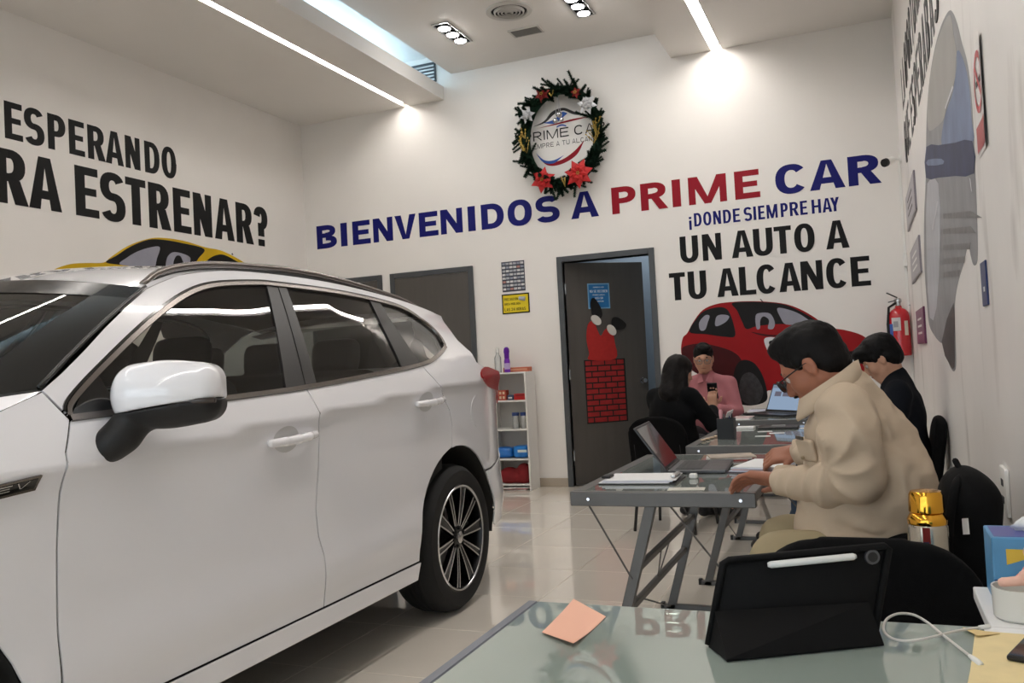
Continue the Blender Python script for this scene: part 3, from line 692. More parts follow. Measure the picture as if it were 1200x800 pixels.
def strip(name, path, w, h0, h1, mt, parent, side=1, closed=False):
    """flat bar of width w laid along a (y, z) path on the body side"""
    n = len(path); rows = []
    for i in range(n):
        a = path[i-1] if (closed or i) else path[0]; b = path[(i+1) % n] if (closed or i < n-1) else path[-1]
        dy, dz = b[0]-a[0], b[1]-a[1]; l = math.hypot(dy, dz) or 1; ny, nz = -dz/l*w/2, dy/l*w/2; y, z = path[i]
        rows.append([side_pt(y+ny, z+nz, h0, side), side_pt(y+ny*.8, z+nz*.8, h1, side), side_pt(y-ny*.8, z-nz*.8, h1, side), side_pt(y-ny, z-nz, h0, side)])
    if closed: rows.append(rows[0])
    m_ = MB().grid(rows, True)
    return m_.build(name, mt, parent, smooth=True, recalc=True, sharp=40)
M_paint = mat('white_car_paint', (243, 243, 247), .2, coat=1., noise=.012, nscale=900)
M_gloss = mat('gloss_black_trim', (14, 14, 15), .12, coat=.5)
M_pillar = mat('satin_black_pillar', (30, 29, 29), .38)
M_trim = mat('black_body_plastic', (26, 26, 27), .5, bump=.1, bscale=400)
M_tint = glass_mat('tinted_window_glass', (.46, .49, .48), 1.5)
M_shield = glass_mat('windshield_glass', (.72, .77, .75), 1.5)
M_int = mat('dark_car_interior', (42, 41, 39), .75); M_head = mat('grey_headliner', (120, 116, 110), .9); M_leather = mat('grey_leather', (66, 64, 61), .5, noise=.1)
M_tire = mat('tire_rubber', (24, 24, 24), .75, bump=.2, bscale=150)
M_alloy = mat('machined_alloy', (205, 205, 206), .22, 1.); M_alloyb = mat('gloss_black_alloy', (16, 16, 17), .25)
M_tail = mat('red_tail_lens', (158, 10, 18), .3, coat=.15)
M_chr = mat('satin_chrome', (126, 120, 116), .24, 1.)
car = thing('suv_car', 'white sport utility car with chrome window trim, parked along the left wall', 'car', (XC, 2.5, 0))
RHY, FHY, RZ = 3.96, 1.06, .365
def arc(cy, cz, r, a0, a1, n): return [(cy+r*math.cos(math.radians(a0+(a1-a0)*i/n)), cz+r*math.sin(math.radians(a0+(a1-a0)*i/n))) for i in range(n+1)]
# outlines in (y, z)
topchrome = [(1.690, 1.140), (1.722, 1.182), (1.889, 1.284), (2.128, 1.414), (2.343, 1.512), (2.527, 1.564), (2.784, 1.590), (2.93, 1.592), (3.263, 1.585), (3.628, 1.563), (3.88, 1.530), (4.03, 1.465), (4.065, 1.40), (4.03, 1.337)]
topc = spline(topchrome, 5)
botchrome = [(1.690, 1.135), (2.445, 1.160), (2.744, 1.173), (3.139, 1.199), (3.677, 1.243), (3.90, 1.290), (4.03, 1.332)]
botc = spline(botchrome, 5)
roofedge = [(2.19, 1.532), (2.30, 1.570), (2.43, 1.605), (2.7, 1.640), (3.1, 1.643), (3.5, 1.622), (3.9, 1.583), (4.2, 1.545), (4.37, 1.517)]
roofe = spline(roofedge, 4)
bsplit = [(2.742, 1.173), (2.745, 1.10), (2.765, .98), (2.757, .88), (2.728, .72), (2.735, .62), (2.755, .54), (2.752, .345)]
fsplit = [(1.690, 1.132), (1.64, 1.05), (1.622, .95), (1.612, .80), (1.605, .60), (1.602, .345)]
rcut = [(3.672, 1.240), (3.70, 1.195), (3.775, 1.115), (3.885, 1.01), (3.91, .93), (3.895, .825)]
rarch = arc(RHY, .37, .455, 98, 183, 12)
AR = .455
for side in (1, -1):
    panel('front_door_panel', fsplit[::-1]+[p for p in botc if 1.7 < p[0] < 2.74]+bsplit, M_paint, car, side)
    panel('rear_door_panel', bsplit[::-1]+[p for p in botc if 2.75 < p[0] < 3.66]+rcut+rarch[1:], M_paint, car, side)
    # body side: pillar, cantrail, quarter panel behind the rear door
    q = [(1.645, 1.215), (1.73, 1.262), (1.829, 1.322), (1.945, 1.395), (2.067, 1.466)]+roofe
    q += [(4.31, 1.48), (4.245, 1.372), (4.285, 1.245), (4.45, 1.195), (4.80, 1.16), (4.9, 1.0), (4.905, .78)]
    q += [(4.405, .78)] if False else []
    q += arc(RHY, .37, AR, 0, 98, 14)[::1] if False else [(4.72, .70), (4.43, .66)]+arc(RHY, .37, AR, 39, 98, 9)
    q += rcut[::-1][1:]+[p for p in botc if p[0] > 3.69]+topc[::-1]
    panel('body_side_panel', q, M_paint, car, side, gap=.002)
    panel('rear_bumper_panel', [(4.43, .655), (4.72, .695), (4.905, .775), (4.92, .5), (4.88, .36), (4.45, .33)]+arc(RHY, .37, AR, -3, 38, 6), M_paint, car, side, o=.004)
    # front fender
    f = [(1.598, .345)]+fsplit[::-1][1:]+[(1.645, 1.212), (1.45, 1.15), (1.2, 1.105), (.9, 1.06), (.5, 1.0), (.2, .93), (.14, .80), (.30, .72), (.62, .60)]+arc(FHY, .37, AR, 150, 0, 18)+[(1.515, .345)]
    panel('fender_panel', f, M_paint, car, side)
    panel('front_bumper_panel', [(.14, .79), (.30, .712), (.61, .595)]+arc(FHY, .37, AR, 152, 184, 6)+[(.5, .27), (.2, .25), (.1, .40)], M_paint, car, side, o=.004)
    panel('sill_panel', [(1.50, .3445), (3.50, .3445), (3.47, .27), (1.53, .27)], M_paint, car, side, o=.012, gap=.001)
    panel('side_backing_panel', [(1.45, .30), (1.66, 1.12), (2.5, 1.15), (3.6, 1.215), (3.93, 1.0), (3.9, .84), (3.52, .62), (3.5, .30)], M_dark, car, side, o=-.013, gap=0, rim=0)
    # glazing and pillars
    bp0, bp1 = [(2.629, 1.174), (2.845, 1.578)], [(2.815, 1.186), (2.96, 1.578)]
    w1 = [(1.72, 1.148)]+[p for p in topc if 1.73 < p[0] < 2.85]+[(2.86, 1.585), (2.64, 1.17)]
    panel('front_window_glass', w1, M_tint, car, side, o=-.006, gap=.0, rim=0)
    w2 = [(2.80, 1.18)]+[(2.95, 1.585)]+[p for p in topc if 2.97 < p[0] < 3.57]+[(3.58, 1.555), (3.50, 1.236)]+[p for p in botc[::-1] if 2.83 < p[0] < 3.49]
    panel('rear_window_glass', w2, M_tint, car, side, o=-.006, gap=0, rim=0)
    w3 = [(3.66, 1.244), (3.65, 1.555)]+[p for p in topc if p[0] > 3.66]+[p for p in botc[::-1] if p[0] > 3.68]
    panel('quarter_window_glass', w3, M_tint, car, side, o=-.006, gap=0, rim=0)
    panel('front_pillar_trim', [(2.625, 1.172), (2.742, 1.173), (2.908, 1.588), (2.842, 1.586)], M_pillar, car, side, gap=.001, o=.001)
    panel('rear_pillar_trim', [(2.746, 1.174), (2.818, 1.18), (2.965, 1.588), (2.913, 1.589)], M_pillar, car, side, gap=.001, o=.001)
    panel('quarter_pillar_trim', [(3.495, 1.228), (3.668, 1.24), (3.66, 1.553), (3.572, 1.563)], M_pillar, car, side, gap=.0, o=.001)
    panel('mirror_sail_trim', [(1.705, 1.146), (1.86, 1.152), (1.845, 1.25), (1.76, 1.2)], M_gloss, car, side, gap=0, o=-.002)
    strip('window_seal', [(y-.012*0, z) for y, z in inset(topc+botc[::-1], -.012)[1:len(topc)-1]], .009, -.004, .005, M_gloss, car, side)
    strip('upper_chrome_trim', topc, .017, -.004, .007, M_chr, car, side)
    strip('lower_chrome_trim', botc, .019, -.004, .008, M_chr, car, side)
    panel('tail_lamp', spline([(4.275, 1.165), (4.36, 1.215), (4.55, 1.195), (4.80, 1.165), (4.89, 1.05), (4.86, .98), (4.76, 1.0), (4.62, 1.075), (4.42, 1.105)], 3, True), M_tail, car, side, o=.010, gap=0, rim=.02)
    panel('fuel_flap' if side > 0 else 'side_flap', arc(4.235, .985, .085, 0, 360, 24)[:-1], M_paint, car, side, o=.0022, gap=0, rim=.004)
    # door handles
    for hy, hz in ((2.59, .995), (3.655, 1.067)):
        cup = MB(); rows = []
        for rr, dd in ((1, .0012), (.85, .001), (.5, .0006), (.02, .0005)):
            rows.append([side_pt(hy-.03+rr*.075*math.cos(t), hz+rr*.047*math.sin(t), dd, side) for t in [2*math.pi*i/24 for i in range(24)]])
        cup.grid(rows, True).build('handle_cup', mat('handle_cup_shade_grey', (196, 196, 196), .3, coat=.6), car, smooth='all', recalc=True)  # flat disc on the door; shade of the handle recess put into its grey
        v = Vol((min(side_pt(hy, hz, 0, side).x-.08, 9), hy-.17, hz-.06), (side_pt(hy, hz, 0, side).x+.08, hy+.17, hz+.06), .005)
        P_ = [side_pt(hy-.13, hz-.004, .014, side), side_pt(hy-.07, hz-.002, .026, side), side_pt(hy, hz, .031, side), side_pt(hy+.07, hz+.003, .028, side), side_pt(hy+.125, hz+.005, .016, side)]
        v.chain(P_, [.015, .0165, .017, .0165, .015], .006); v.build('door_handle', M_paint, car)
# wheel-arch lips and liners
for cy in (RHY, FHY):
    for side in (1, -1):
        ln = MB(); rows = []
        for i in range(19):
            a = math.radians(-8+196*i/18); yy, zz = cy+AR*math.cos(a), .37+AR*math.sin(a)
            xo = side_pt(min(max(yy, .12), 4.88), zz, -.006, side).x; xi = XC+side*.50
            rows.append([Vector((xo, yy, zz)), Vector((xi, yy, zz))])
        ln.grid(rows).build('wheel_arch_liner', M_int, car, smooth='all')
        w_ = MB(); pts = [(XC+side*.50, cy+AR*math.cos(math.radians(a)), .37+AR*math.sin(math.radians(a))) for a in range(0, 181, 12)]
        w_.prism(pts+[(XC+side*.50, cy-AR, .2), (XC+side*.50, cy+AR, .2)][:0], (-.01*side, 0, 0)).build('arch_wall', M_int, car)
# roof, windshield, hood, tail
def ue(y, z): return S(y, z)-XC
roofc = [(2.03, 1.590), (2.3, 1.655), (2.7, 1.690), (3.2, 1.702), (3.8, 1.688), (4.3, 1.640), (4.58, 1.590)]
NR, NU = 28, 26
rows = []
for i in range(NR+1):
    t = i/NR; ys_, yc = 2.19+(4.37-2.19)*t, 2.03+(4.58-2.03)*t; ze, zc_ = smooth_tab(ys_, roofedge), smooth_tab(yc, roofc); u1 = ue(ys_, ze); r = []
    for j in range(NU+1):
        s_ = -1+2*j/NU; a = abs(s_)
        r.append(Vector((XC+s_*u1, ys_+(yc-ys_)*(1-a**2.2), ze+(zc_-ze)*(1-a**2.6))))
    rows.append(r)
MB().grid(rows).build('roof_panel', M_paint, car, smooth='all', recalc=True)
in_r = [[p+Vector((0, 0, -.035)) for p in r[1:-1]] for r in rows[1:-1]]
MB().grid(in_r).build('headliner', M_head, car, smooth='all')
rows = []
for i in range(15):
    t = i/14; r = []
    ys_, zs_, us_ = 1.645+(2.19-1.645)*t, 1.215+(1.532-1.215)*t+.012*math.sin(math.pi*t), .835+(ue(2.19, 1.532)-.835)*t
    yc_, zc_ = 1.13+(2.03-1.13)*t, 1.165+(1.590-1.165)*t+.02*math.sin(math.pi*t)
    for j in range(NU+1):
        s_ = -1+2*j/NU; a = abs(s_)**2.2; r.append(Vector((XC+s_*us_, yc_+(ys_-yc_)*a, zc_+(zs_-zc_)*a)))
    rows.append(r)
MB().grid(rows).build('windshield_glass', M_shield, car, smooth='all', recalc=True)
bd = MB()
up_ = Vector((0, -.35, .94))*.0025
bd.grid([[p+up_ for p in rows[i]] for i in (12, 13, 14)])
for cs in ((0, 1, 2), (NU-2, NU-1, NU)): bd.grid([[rows[i][c]+up_ for c in cs] for i in range(15)])
bd.build('windshield_border', mat('glass_frit', (14, 14, 14), .2), car, smooth='all')
MB().tube([rows[i][NU]+Vector((.002, -.004, .006)) for i in range(15)], .007, 6).build('windshield_seal', M_gloss, car, smooth='all')
cw = MB(); cwr = [[p+Vector((0, -.002, .001)) for p in rows[0]], [p+Vector((0, -.10*(1-((j/NU)*2-1)**4)-.012, -.022)) for j, p in enumerate(rows[0])]]
cw.grid(cwr).build('cowl_panel', M_trim, car, smooth='all')
for k_, (xa, xb) in enumerate(((XC+.62, XC-.02), (XC+.02, XC-.6))):
    wv = MB(); pa, pb = Vector((xa, 1.34, 1.185)), Vector((xb, 1.19, 1.205)); wv.tube([pa, (pa+pb)/2+Vector((0, .03, .012)), pb], [.012, .009, .006], 6).build('wiper', M_trim, car, smooth='all')
rows = []
ftop = [(.14, .92), (.2, .935), (.5, 1.0), (.9, 1.06), (1.2, 1.105), (1.45, 1.15), (1.645, 1.212)]
hc = [(.06, .90), (.12, .96), (.35, 1.035), (.7, 1.10), (1.03, 1.142)]
for i in range(17):
    t = i/16; ys_, yc_ = .14+(1.645-.14)*t, .06+(1.03-.06)*t; zs_, zc_ = smooth_tab(ys_, ftop), smooth_tab(yc_, hc); u1 = ue(ys_, zs_); r = []
    for j in range(NU+1):
        s_ = -1+2*j/NU; a = abs(s_); r.append(Vector((XC+s_*u1, yc_+(ys_-yc_)*a**2.4, zc_+(zs_-zc_)*a**2.6)))
    rows.append(r)
MB().grid(rows).build('hood_panel', M_paint, car, smooth='all', recalc=True)
# nose
rows = []
for zz, yo in ((.93, .02), (.80, -.02), (.62, -.03), (.45, -.03), (.27, .03)):
    ya = .14 if zz > .5 else .12; u1 = ue(ya, min(zz, .9)); rows.append([Vector((XC+(-1+2*j/16)*u1, ya+(yo-ya)*(1-abs(-1+2*j/16)**2.2), zz)) for j in range(17)])
MB().grid(rows).build('nose_panel', M_paint, car, smooth='all', recalc=True)
gr = MB().box(XC-.48, XC+.48, -.045, .02, .45, .80).build('grille', M_gloss, car, bevel=.02, seg=2)
for k_ in range(7): MB().box(XC-.45, XC+.45, -.055, -.04, .48+k_*.045, .495+k_*.045).build('grille_bar', M_chr, gr)
for side in (1, -1): panel('head_lamp', [(.16, .80), (.2, .90), (.48, .97), (.62, .965), (.42, .86)], mat('headlamp_lens', (170, 176, 180), .08, coat=1), car, side, o=.008, gap=0, rim=.02)
rr_ = [(1.515, 4.372, 4.60), (1.48, 4.312, 4.62), (1.37, 4.247, 4.70), (1.245, 4.288, 4.78), (1.195, 4.45, 4.84), (1.16, 4.80, 4.90), (1.0, 4.90, 4.955), (.80, 4.90, 4.96), (.76, 4.91, 5.0), (.5, 4.92, 5.02), (.36, 4.88, 4.97)]
rows = []
for zz, ye_, yc_ in rr_:
    u1 = ue(ye_, zz)-.001; rows.append([Vector((XC+(-1+2*j/20)*u1, ye_+(yc_-ye_)*(1-abs(-1+2*j/20)**3.2), zz)) for j in range(21)])
MB().grid(rows[3:]).build('tailgate_panel', M_paint, car, smooth='all', recalc=True)
MB().grid([r[:] for r in rows[:4]]).build('rear_window', M_tint, car, smooth='all', recalc=True)
sp = MB(); r0 = []; r1 = []
for j in range(21):
    s_ = -1+2*j/20; u1 = ue(4.37, 1.517); e = 1-abs(s_)**2.6
    r0.append(Vector((XC+s_*u1*.99, 4.33+(4.57-4.33)*e, 1.523+.066*e))); r1.append(Vector((XC+s_*u1*.97, 4.43+(4.76-4.43)*e, 1.492+.066*e)))
sp.grid([r0, r1, [p+Vector((0, -.01, -.035)) for p in r1], [p+Vector((0, 0, -.045)) for p in r0]]).build('roof_spoiler', M_paint, car, smooth=True, recalc=True)
fin = Vol((XC-.05, 4.15, 1.6), (XC+.05, 4.45, 1.76), .006); fin.chain([(XC, 4.22, 1.645), (XC, 4.36, 1.675), (XC, 4.39, 1.70)], [.012, .018, .008], .02); fin.build('antenna_fin', M_paint, car)
# roof rails
rail = [(2.215, 1.548, .0), (2.30, 1.597, .012), (2.43, 1.632, .016), (2.6, 1.657, .018), (2.85, 1.672, .018), (3.12, 1.674, .018), (3.43, 1.656, .018), (3.70, 1.627, .018), (3.97, 1.592, .014), (4.12, 1.562, .002)]
for side in (1, -1):
    pts = []
    for y, z, u_ in spline(rail, 4):
        ze = smooth_tab(y, roofedge); pts.append(Vector((XC+side*(ue(y, ze)-.035), y, max(z, ze+.004))))
    MB().tube(pts, .013, 8).build('roof_rail', M_chr, car, smooth='all')
    MB().tube([p+Vector((0, 0, -.016)) for p in pts[2:-2]], .010, 8).build('rail_base', M_gloss, car, smooth='all')
# door mirrors
for side in (1, -1):
    X_ = lambda x: x if side > 0 else 2*XC-x
    e1, e2 = Vector((.25, .115, 0)).normalized(), Vector((-.115, .25, 0)).normalized()
    if side < 0: e1.x *= -1; e2.x *= -1
    c_ = Vector((X_(-1.815), 1.90, 1.185)); rot = np.array([e1, e2, (0, 0, 1)])
    def mirror_vol():
        v = Vol((c_.x-.26, c_.y-.2, 1.0), (c_.x+.26, c_.y+.2, 1.32), .005)
        v.box(c_, (.14, .075, .083), rot, .05, .01); v.ell(c_+Vector((0, -.03, .0)), (.135, .085, .088), rot, .04); v.ell(c_-e1*.10+Vector((0, 0, .0)), (.06, .07, .075), rot, .03)
        return v
    cut = lambda p, q: None
    v = mirror_vol(); g_ = np.meshgrid(*v.ax, indexing='ij', sparse=True); zl = 1.150+.02*((g_[0]-c_.x)*e1.x/.14)
    v.F = np.maximum(v.F, (zl+.002-g_[2]).astype(np.float32)); v.build('mirror_cap', M_paint, car)
    v = mirror_vol(); v.F = np.maximum(v.F, (g_[2]-zl+.001).astype(np.float32))
    v.chain([c_-e1*.09+Vector((0, 0, -.06)), Vector((X_(-1.915), 1.81, 1.08)), Vector((X_(-1.935), 1.785, 1.055))], [.04, .045, .048], .03); v.build('mirror_base', M_trim, car)
    MB().obox(c_-e2*.078+e1*.055+Vector((0, 0, -.022)), (e1, e2, (0, 0, 1)), (.085, .012, .008)).build('mirror_indicator', mat('indicator_smoke', (60, 50, 44), .15), car, bevel=.004, seg=2, smooth=True)
    MB().obox(c_+e2*.074, (e1, e2, (0, 0, 1)), (.115, .003, .062)).build('mirror_glass', mat('mirror_silver', (200, 205, 208), .02, 1.), car, bevel=.003)
# wheels
def wheel(cy, side, steer=0.):
    w = MB(); xo = XC+side*.915; R0, RR = .365, .262; sx = -side
    prof = [(RR-.005, .02), (RR+.006, .002), (RR+.03, -.004), (RR+.07, .0), (R0-.022, .012), (R0-.006, .032), (R0, .06), (R0, .17), (R0-.006, .2), (R0-.02, .222), (RR+.06, .235), (RR, .22)]
    W = MB().lathe((xo, cy, RZ), [(r, h) for r, h in prof], (sx, 0, 0), 56, False)
    tire = W.build('wheel', M_tire, car, smooth=True, recalc=True)
    for k_ in range(4):
        h = .065+k_*.028; MB().lathe((xo+sx*h, cy, RZ), [(R0+.0005, 0), (R0+.0022, .003), (R0+.0022, .021), (R0+.0005, .024)], (sx, 0, 0), 56, False).build('tread_rib', M_tire, tire, smooth=True)
    MB().lathe((xo, cy, RZ), [(RR+.004, .004), (RR-.006, .0), (RR-.014, .006), (RR-.02, .03), (RR-.03, .15), (.06, .16), (0.001, .16)], (sx, 0, 0), 56, False).build('rim_barrel', M_alloyb, tire, smooth=True, recalc=True)
    MB().lathe((xo, cy, RZ), [(RR+.002, .004), (RR-.001, -.001), (RR-.009, .0005), (RR-.013, .008)], (sx, 0, 0), 56, False).build('rim_lip', M_alloy, tire, smooth=True)
    MB().lathe((xo+sx*.10, cy, RZ), [(.155, .05), (.155, .03), (.03, .03)], (sx, 0, 0), 40, False).build('brake_disc', M_steel, tire, smooth=True)
    P = lambda r, a, h: Vector((xo+sx*h, cy+r*math.cos(a), RZ+r*math.sin(a)))
    for k_ in range(10):
        a = 2*math.pi*k_/10+.1; sp_ = MB(); s2 = MB(); twin = k_ % 2 == 0; wi, wo = (.013, .030) if twin else (.010, .019)
        n_ = 6; L = []
        for i in range(n_+1):
            r = .045+(RR-.055)*i/n_; hw = wi+(wo-wi)*i/n_; h = .024-.016*math.sin(math.pi*.5*i/n_); da = hw/r; L.append((r, da, h))
        sp_.grid([[P(r, a-da, h+.002), P(r, a, h+.004), P(r, a+da, h+.002), P(r, a+da*.8, h+.03), P(r, a-da*.8, h+.03)] for r, da, h in L], True)
        spo = sp_.build('spoke', M_alloyb, tire, smooth=True, recalc=True)
        for e in (-1, 1): s2.grid([[P(r, a+e*da, h+.003), P(r, a+e*da, h-.0005), P(r, a+e*(da-.0075/r), h-.0005), P(r, a+e*(da-.0075/r), h+.003)] for r, da, h in L], True)
        s2.build('spoke_edge', M_alloy, spo, recalc=True)
    MB().lathe((xo, cy, RZ), [(.058, .04), (.056, .02), (.045, .016), (.03, .014)], (sx, 0, 0), 28).build('hub', M_alloyb, tire, smooth=True)
    MB().lathe((xo, cy, RZ), [(.031, .02), (.03, .010), (.02, .007), (0.001, .006)], (sx, 0, 0), 24).build('hub_cap', M_alloy, tire, smooth=True)
    for k_ in range(5):
        a = 2*math.pi*k_/5+.4; MB().cyl(P(.046, a, .02), P(.046, a, .008), .008, .007, 8).build('lug_nut', M_alloyb, tire)
for cy in (RHY, FHY):
    for side in (1, -1): wheel(cy, side)
# floor pan and cabin
MB().box(XC-.68, XC+.68, .3, 4.7, .24, .34).build('floor_pan', M_dark, car)
ib = MB(); ib.box(XC-.84, XC+.84, 1.62, 4.6, .34, .40); ib.build('cabin_floor', M_int, car)
for side in (1, -1):
    MB().box(XC+side*.80, XC+side*.86, 1.65, 3.9, .4, 1.10).build('door_card', M_int, car, bevel=.02, seg=2)
dv = Vol((XC-.85, 1.1, .75), (XC+.85, 1.95, 1.22), .015); dv.box((XC, 1.50, .98), (.80, .34, .14), None, .08, .03); dv.ell((XC+.38, 1.75, 1.08), (.2, .12, .06), None, .05); dv.build('dashboard', M_int, car)
st = MB(); sc_ = Vector((XC+.38, 1.98, 1.02)); ax_ = Vector((0, .9, .45)).normalized(); a_, b_, _ = frame(ax_)
st.tube([sc_+(a_*math.cos(t)+b_*math.sin(t))*.185 for t in [2*math.pi*i/28 for i in range(28)]], .015, 8, closed=True); st.tube([sc_-a_*.18, sc_+ax_*-.03, sc_+a_*.18], .02, 6); st.build('steering_wheel', M_black, car, smooth='all')
def seat(x, y, wid, nm):
    v = Vol((x-wid/2-.06, y-.45, .4), (x+wid/2+.06, y+.55, 1.45), .02)
    v.box((x, y, .55), (wid/2, .26, .12), None, .07, .03); v.box((x, y+.30, .88), (wid/2, .09, .36), rotm(-12), .07, .04)
    for hx in ((x,) if wid < .7 else (x-.42, x, x+.42)): v.box((hx, y+.40, 1.31), (.13, .05, .085), rotm(-8), .045, .02); v.cone((hx, y+.38, 1.2), (hx, y+.40, 1.28), .03)
    v.build(nm, M_leather, car)
seat(XC+.38, 2.25, .52, 'front_seat'); seat(XC-.38, 2.25, .52, 'front_seat'); seat(XC, 3.25, 1.36, 'rear_seat')
mv = MB().box(XC-.12, XC+.12, 2.02, 2.04, 1.43, 1.50).build('inner_mirror', M_black, car, bevel=.01, seg=2)
# badge on the fender
bg = panel('fender_badge', [(1.30, .950), (1.545, .968), (1.560, 1.004), (1.315, .986)], M_chr, car, 1, o=.006, gap=0, rim=.008)
panel('badge_panel', [(1.308, .957), (1.539, .974), (1.549, .998), (1.320, .980)], M_gloss, bg, 1, o=.0075, gap=0, rim=.002)
bt = MB(); tw_ = 0
for ch, y0 in (('P', 1.335), ('H', 1.385), ('E', 1.435), ('V', 1.483)):
    for poly in glyph(ch, 1.9, .22, .16):
        P3 = [side_pt(y0+.019*a+.008*b, .9655+(y0-1.335)*.078+b*.0155+.0014*a, .0082) for a, b in poly]; bt.prism(P3, (.0006, 0, 0))
bt.build('badge_lettering', M_alloy, bg)
# ------------------------------------------------------------------ printed car pictures on the walls
def flat(name, pts3, n, k_, mt, par, th=.0005):
    """flat print piece, stacked off the wall by its layer number"""
    n = Vector(n); return MB().prism([p+n*(.0005+.0006*k_) for p in pts3], n*th).build(name, mt, par)
M_pr = {n: mat('print_'+n, c, .5, spec=.25, noise=nz, nscale=ns) for n, c, nz, ns in (('red', (150, 14, 20), .12, 4), ('maroon', (66, 9, 14), .3, 5), ('black', (20, 18, 19), .2, 8), ('grey', (150, 150, 162), .1, 6), ('yellow', (206, 168, 22), .12, 4),
    ('ochre', (150, 118, 22), .2, 5), ('silver', (150, 150, 152), .16, 5), ('blue', (120, 134, 164), .2, 5), ('navy', (58, 66, 96), .25, 5), ('pale', (214, 214, 218), .05, 5), ('dark', (84, 82, 82), .25, 5))}
rc = thing('car_picture', 'printed picture of a red hatchback on the back wall', 'wall picture', (-1.0, YB, 1.2))
NB = Vector((0, -1, 0))
bw = lambda L, n=4: [ony(740+a/4, 340+b/4, YB) for a, b in spline(L, n, True)]
bs = lambda L: [ony(740+a/4, 340+b/4, YB) for a, b in L]
flat('body_print', bw([(233, 290), (240, 225), (262, 200), (290, 148), (335, 92), (400, 64), (480, 54), (560, 51), (640, 54), (720, 64), (790, 88), (860, 128), (920, 172), (1000, 186), (1075, 208), (1112, 240), (1118, 300), (1105, 380), (1040, 430), (900, 470), (720, 480), (640, 470), (600, 520), (500, 490), (440, 450), (330, 400), (260, 350)]), NB, 0, M_pr['red'], rc)
flat('lower_side_print', bw([(236, 290), (250, 262), (340, 250), (470, 285), (520, 340), (500, 420), (470, 460), (380, 425), (290, 380), (250, 340)]), NB, 1, M_pr['maroon'], rc)
flat('roof_print', bw([(472, 60), (560, 54), (640, 57), (720, 68), (785, 95), (850, 132), (912, 178), (800, 170), (700, 158), (590, 168), (540, 182), (520, 150), (495, 95)]), NB, 2, M_pr['black'], rc)
flat('side_window_print', bw([(272, 196), (300, 140), (340, 98), (400, 80), (440, 84), (462, 110), (482, 170), (484, 216), (440, 218), (350, 206)]), NB, 2, M_pr['black'], rc)
flat('window_reflection', bw([(322, 186), (318, 150), (345, 118), (366, 120), (358, 150), (345, 185)]), NB, 3, M_pr['grey'], rc)
flat('window_reflection', bw([(395, 168), (398, 125), (425, 114), (458, 122), (440, 150)]), NB, 3, M_pr['grey'], rc)
flat('window_reflection', bw([(684, 84), (740, 92), (800, 118), (860, 168), (800, 160), (725, 160), (700, 130)]), NB, 3, M_pr['grey'], rc)
flat('window_reflection', bw([(586, 178), (582, 120), (605, 106), (650, 110), (672, 150), (664, 180), (640, 178), (645, 140), (620, 122), (604, 140), (602, 178)]), NB, 3, M_pr['grey'], rc)
flat('wheel_arch_print', bw([(485, 460), (480, 390), (500, 340), (535, 326), (580, 345), (615, 400), (635, 470), (630, 520), (560, 540), (500, 525)]), NB, 2, M_pr['black'], rc)
flat('wheel_print', bw([(505, 455), (520, 400), (560, 385), (600, 425), (618, 480), (595, 530), (550, 535), (515, 510)]), NB, 3, mat('print_wheel', (46, 44, 46), .4, noise=.5, nscale=25), rc)
flat('head_lamp_print', bw([(622, 232), (640, 220), (680, 222), (730, 236), (720, 280), (690, 300), (650, 296), (632, 270)]), NB, 3, M_pr['pale'], rc)
flat('head_lamp_print', bw([(645, 240), (690, 232), (715, 250), (700, 280), (660, 272)]), NB, 4, M_pr['black'], rc)
flat('grille_print', bw([(800, 320), (900, 292), (1000, 286), (1056, 290), (1048, 335), (990, 350), (900, 370), (820, 370)]), NB, 3, M_pr['black'], rc)
flat('mirror_print', bw([(890, 160), (905, 150), (922, 160), (915, 178), (895, 178)]), NB, 4, M_pr['black'], rc)
ring = MB(); rp = [ony(740+(995+22*math.cos(t))/4, 340+(312+20*math.sin(t))/4, YB-.0045) for t in [2*math.pi*i/24 for i in range(24)]]
ring.tube(rp, .0035, 5, closed=True); ring.tube([rp[0], rp[12]], .0035, 5); ring.build('emblem_print', mat('print_chrome', (190, 190, 194), .3), rc)
flat('bumper_trim_print', bs([(1036, 335), (1046, 288), (1056, 288), (1046, 338)]), NB, 4, M_pr['pale'], rc)
flat('hood_line_print', bw([(560, 195), (640, 208), (700, 210), (690, 216), (620, 214)]), NB, 2, M_pr['maroon'], rc)
flat('antenna_print', bs([(612, 54), (618, 54), (606, 40), (602, 42)]), NB, 1, M_pr['black'], rc)
yc_ = thing('car_picture', 'printed picture of a yellow car on the left wall, mostly behind the parked car', 'wall picture', (XL, 5.6, 1.6))
NL = Vector((1, 0, 0)); lw_ = lambda L, n=4: [onx(a/4, 270+b/4, XL) for a, b in spline(L, n, True)]
flat('body_print', lw_([(216, 216), (255, 182), (330, 157), (410, 152), (485, 150), (520, 124), (600, 72), (690, 40), (760, 34), (860, 48), (960, 78), (1030, 92), (1090, 118), (1150, 155), (1195, 200), (1215, 290), (1200, 380), (1100, 400), (940, 420), (700, 440), (420, 430), (270, 400), (218, 340)]), NL, 0, M_pr['yellow'], yc_)
flat('windshield_print', lw_([(496, 150), (545, 118), (610, 76), (695, 43), (770, 44), (860, 60), (957, 86), (930, 130), (905, 165), (870, 190), (720, 190), (600, 165)]), NL, 1, M_pr['black'], yc_)
flat('side_window_print', lw_([(958, 160), (985, 128), (1030, 112), (1070, 122), (1128, 158), (1160, 200), (1060, 200), (975, 190)]), NL, 1, M_pr['black'], yc_)
flat('window_reflection', lw_([(560, 158), (590, 130), (640, 100), (700, 80), (748, 78), (735, 130), (715, 185), (640, 170)]), NL, 2, M_pr['grey'], yc_)
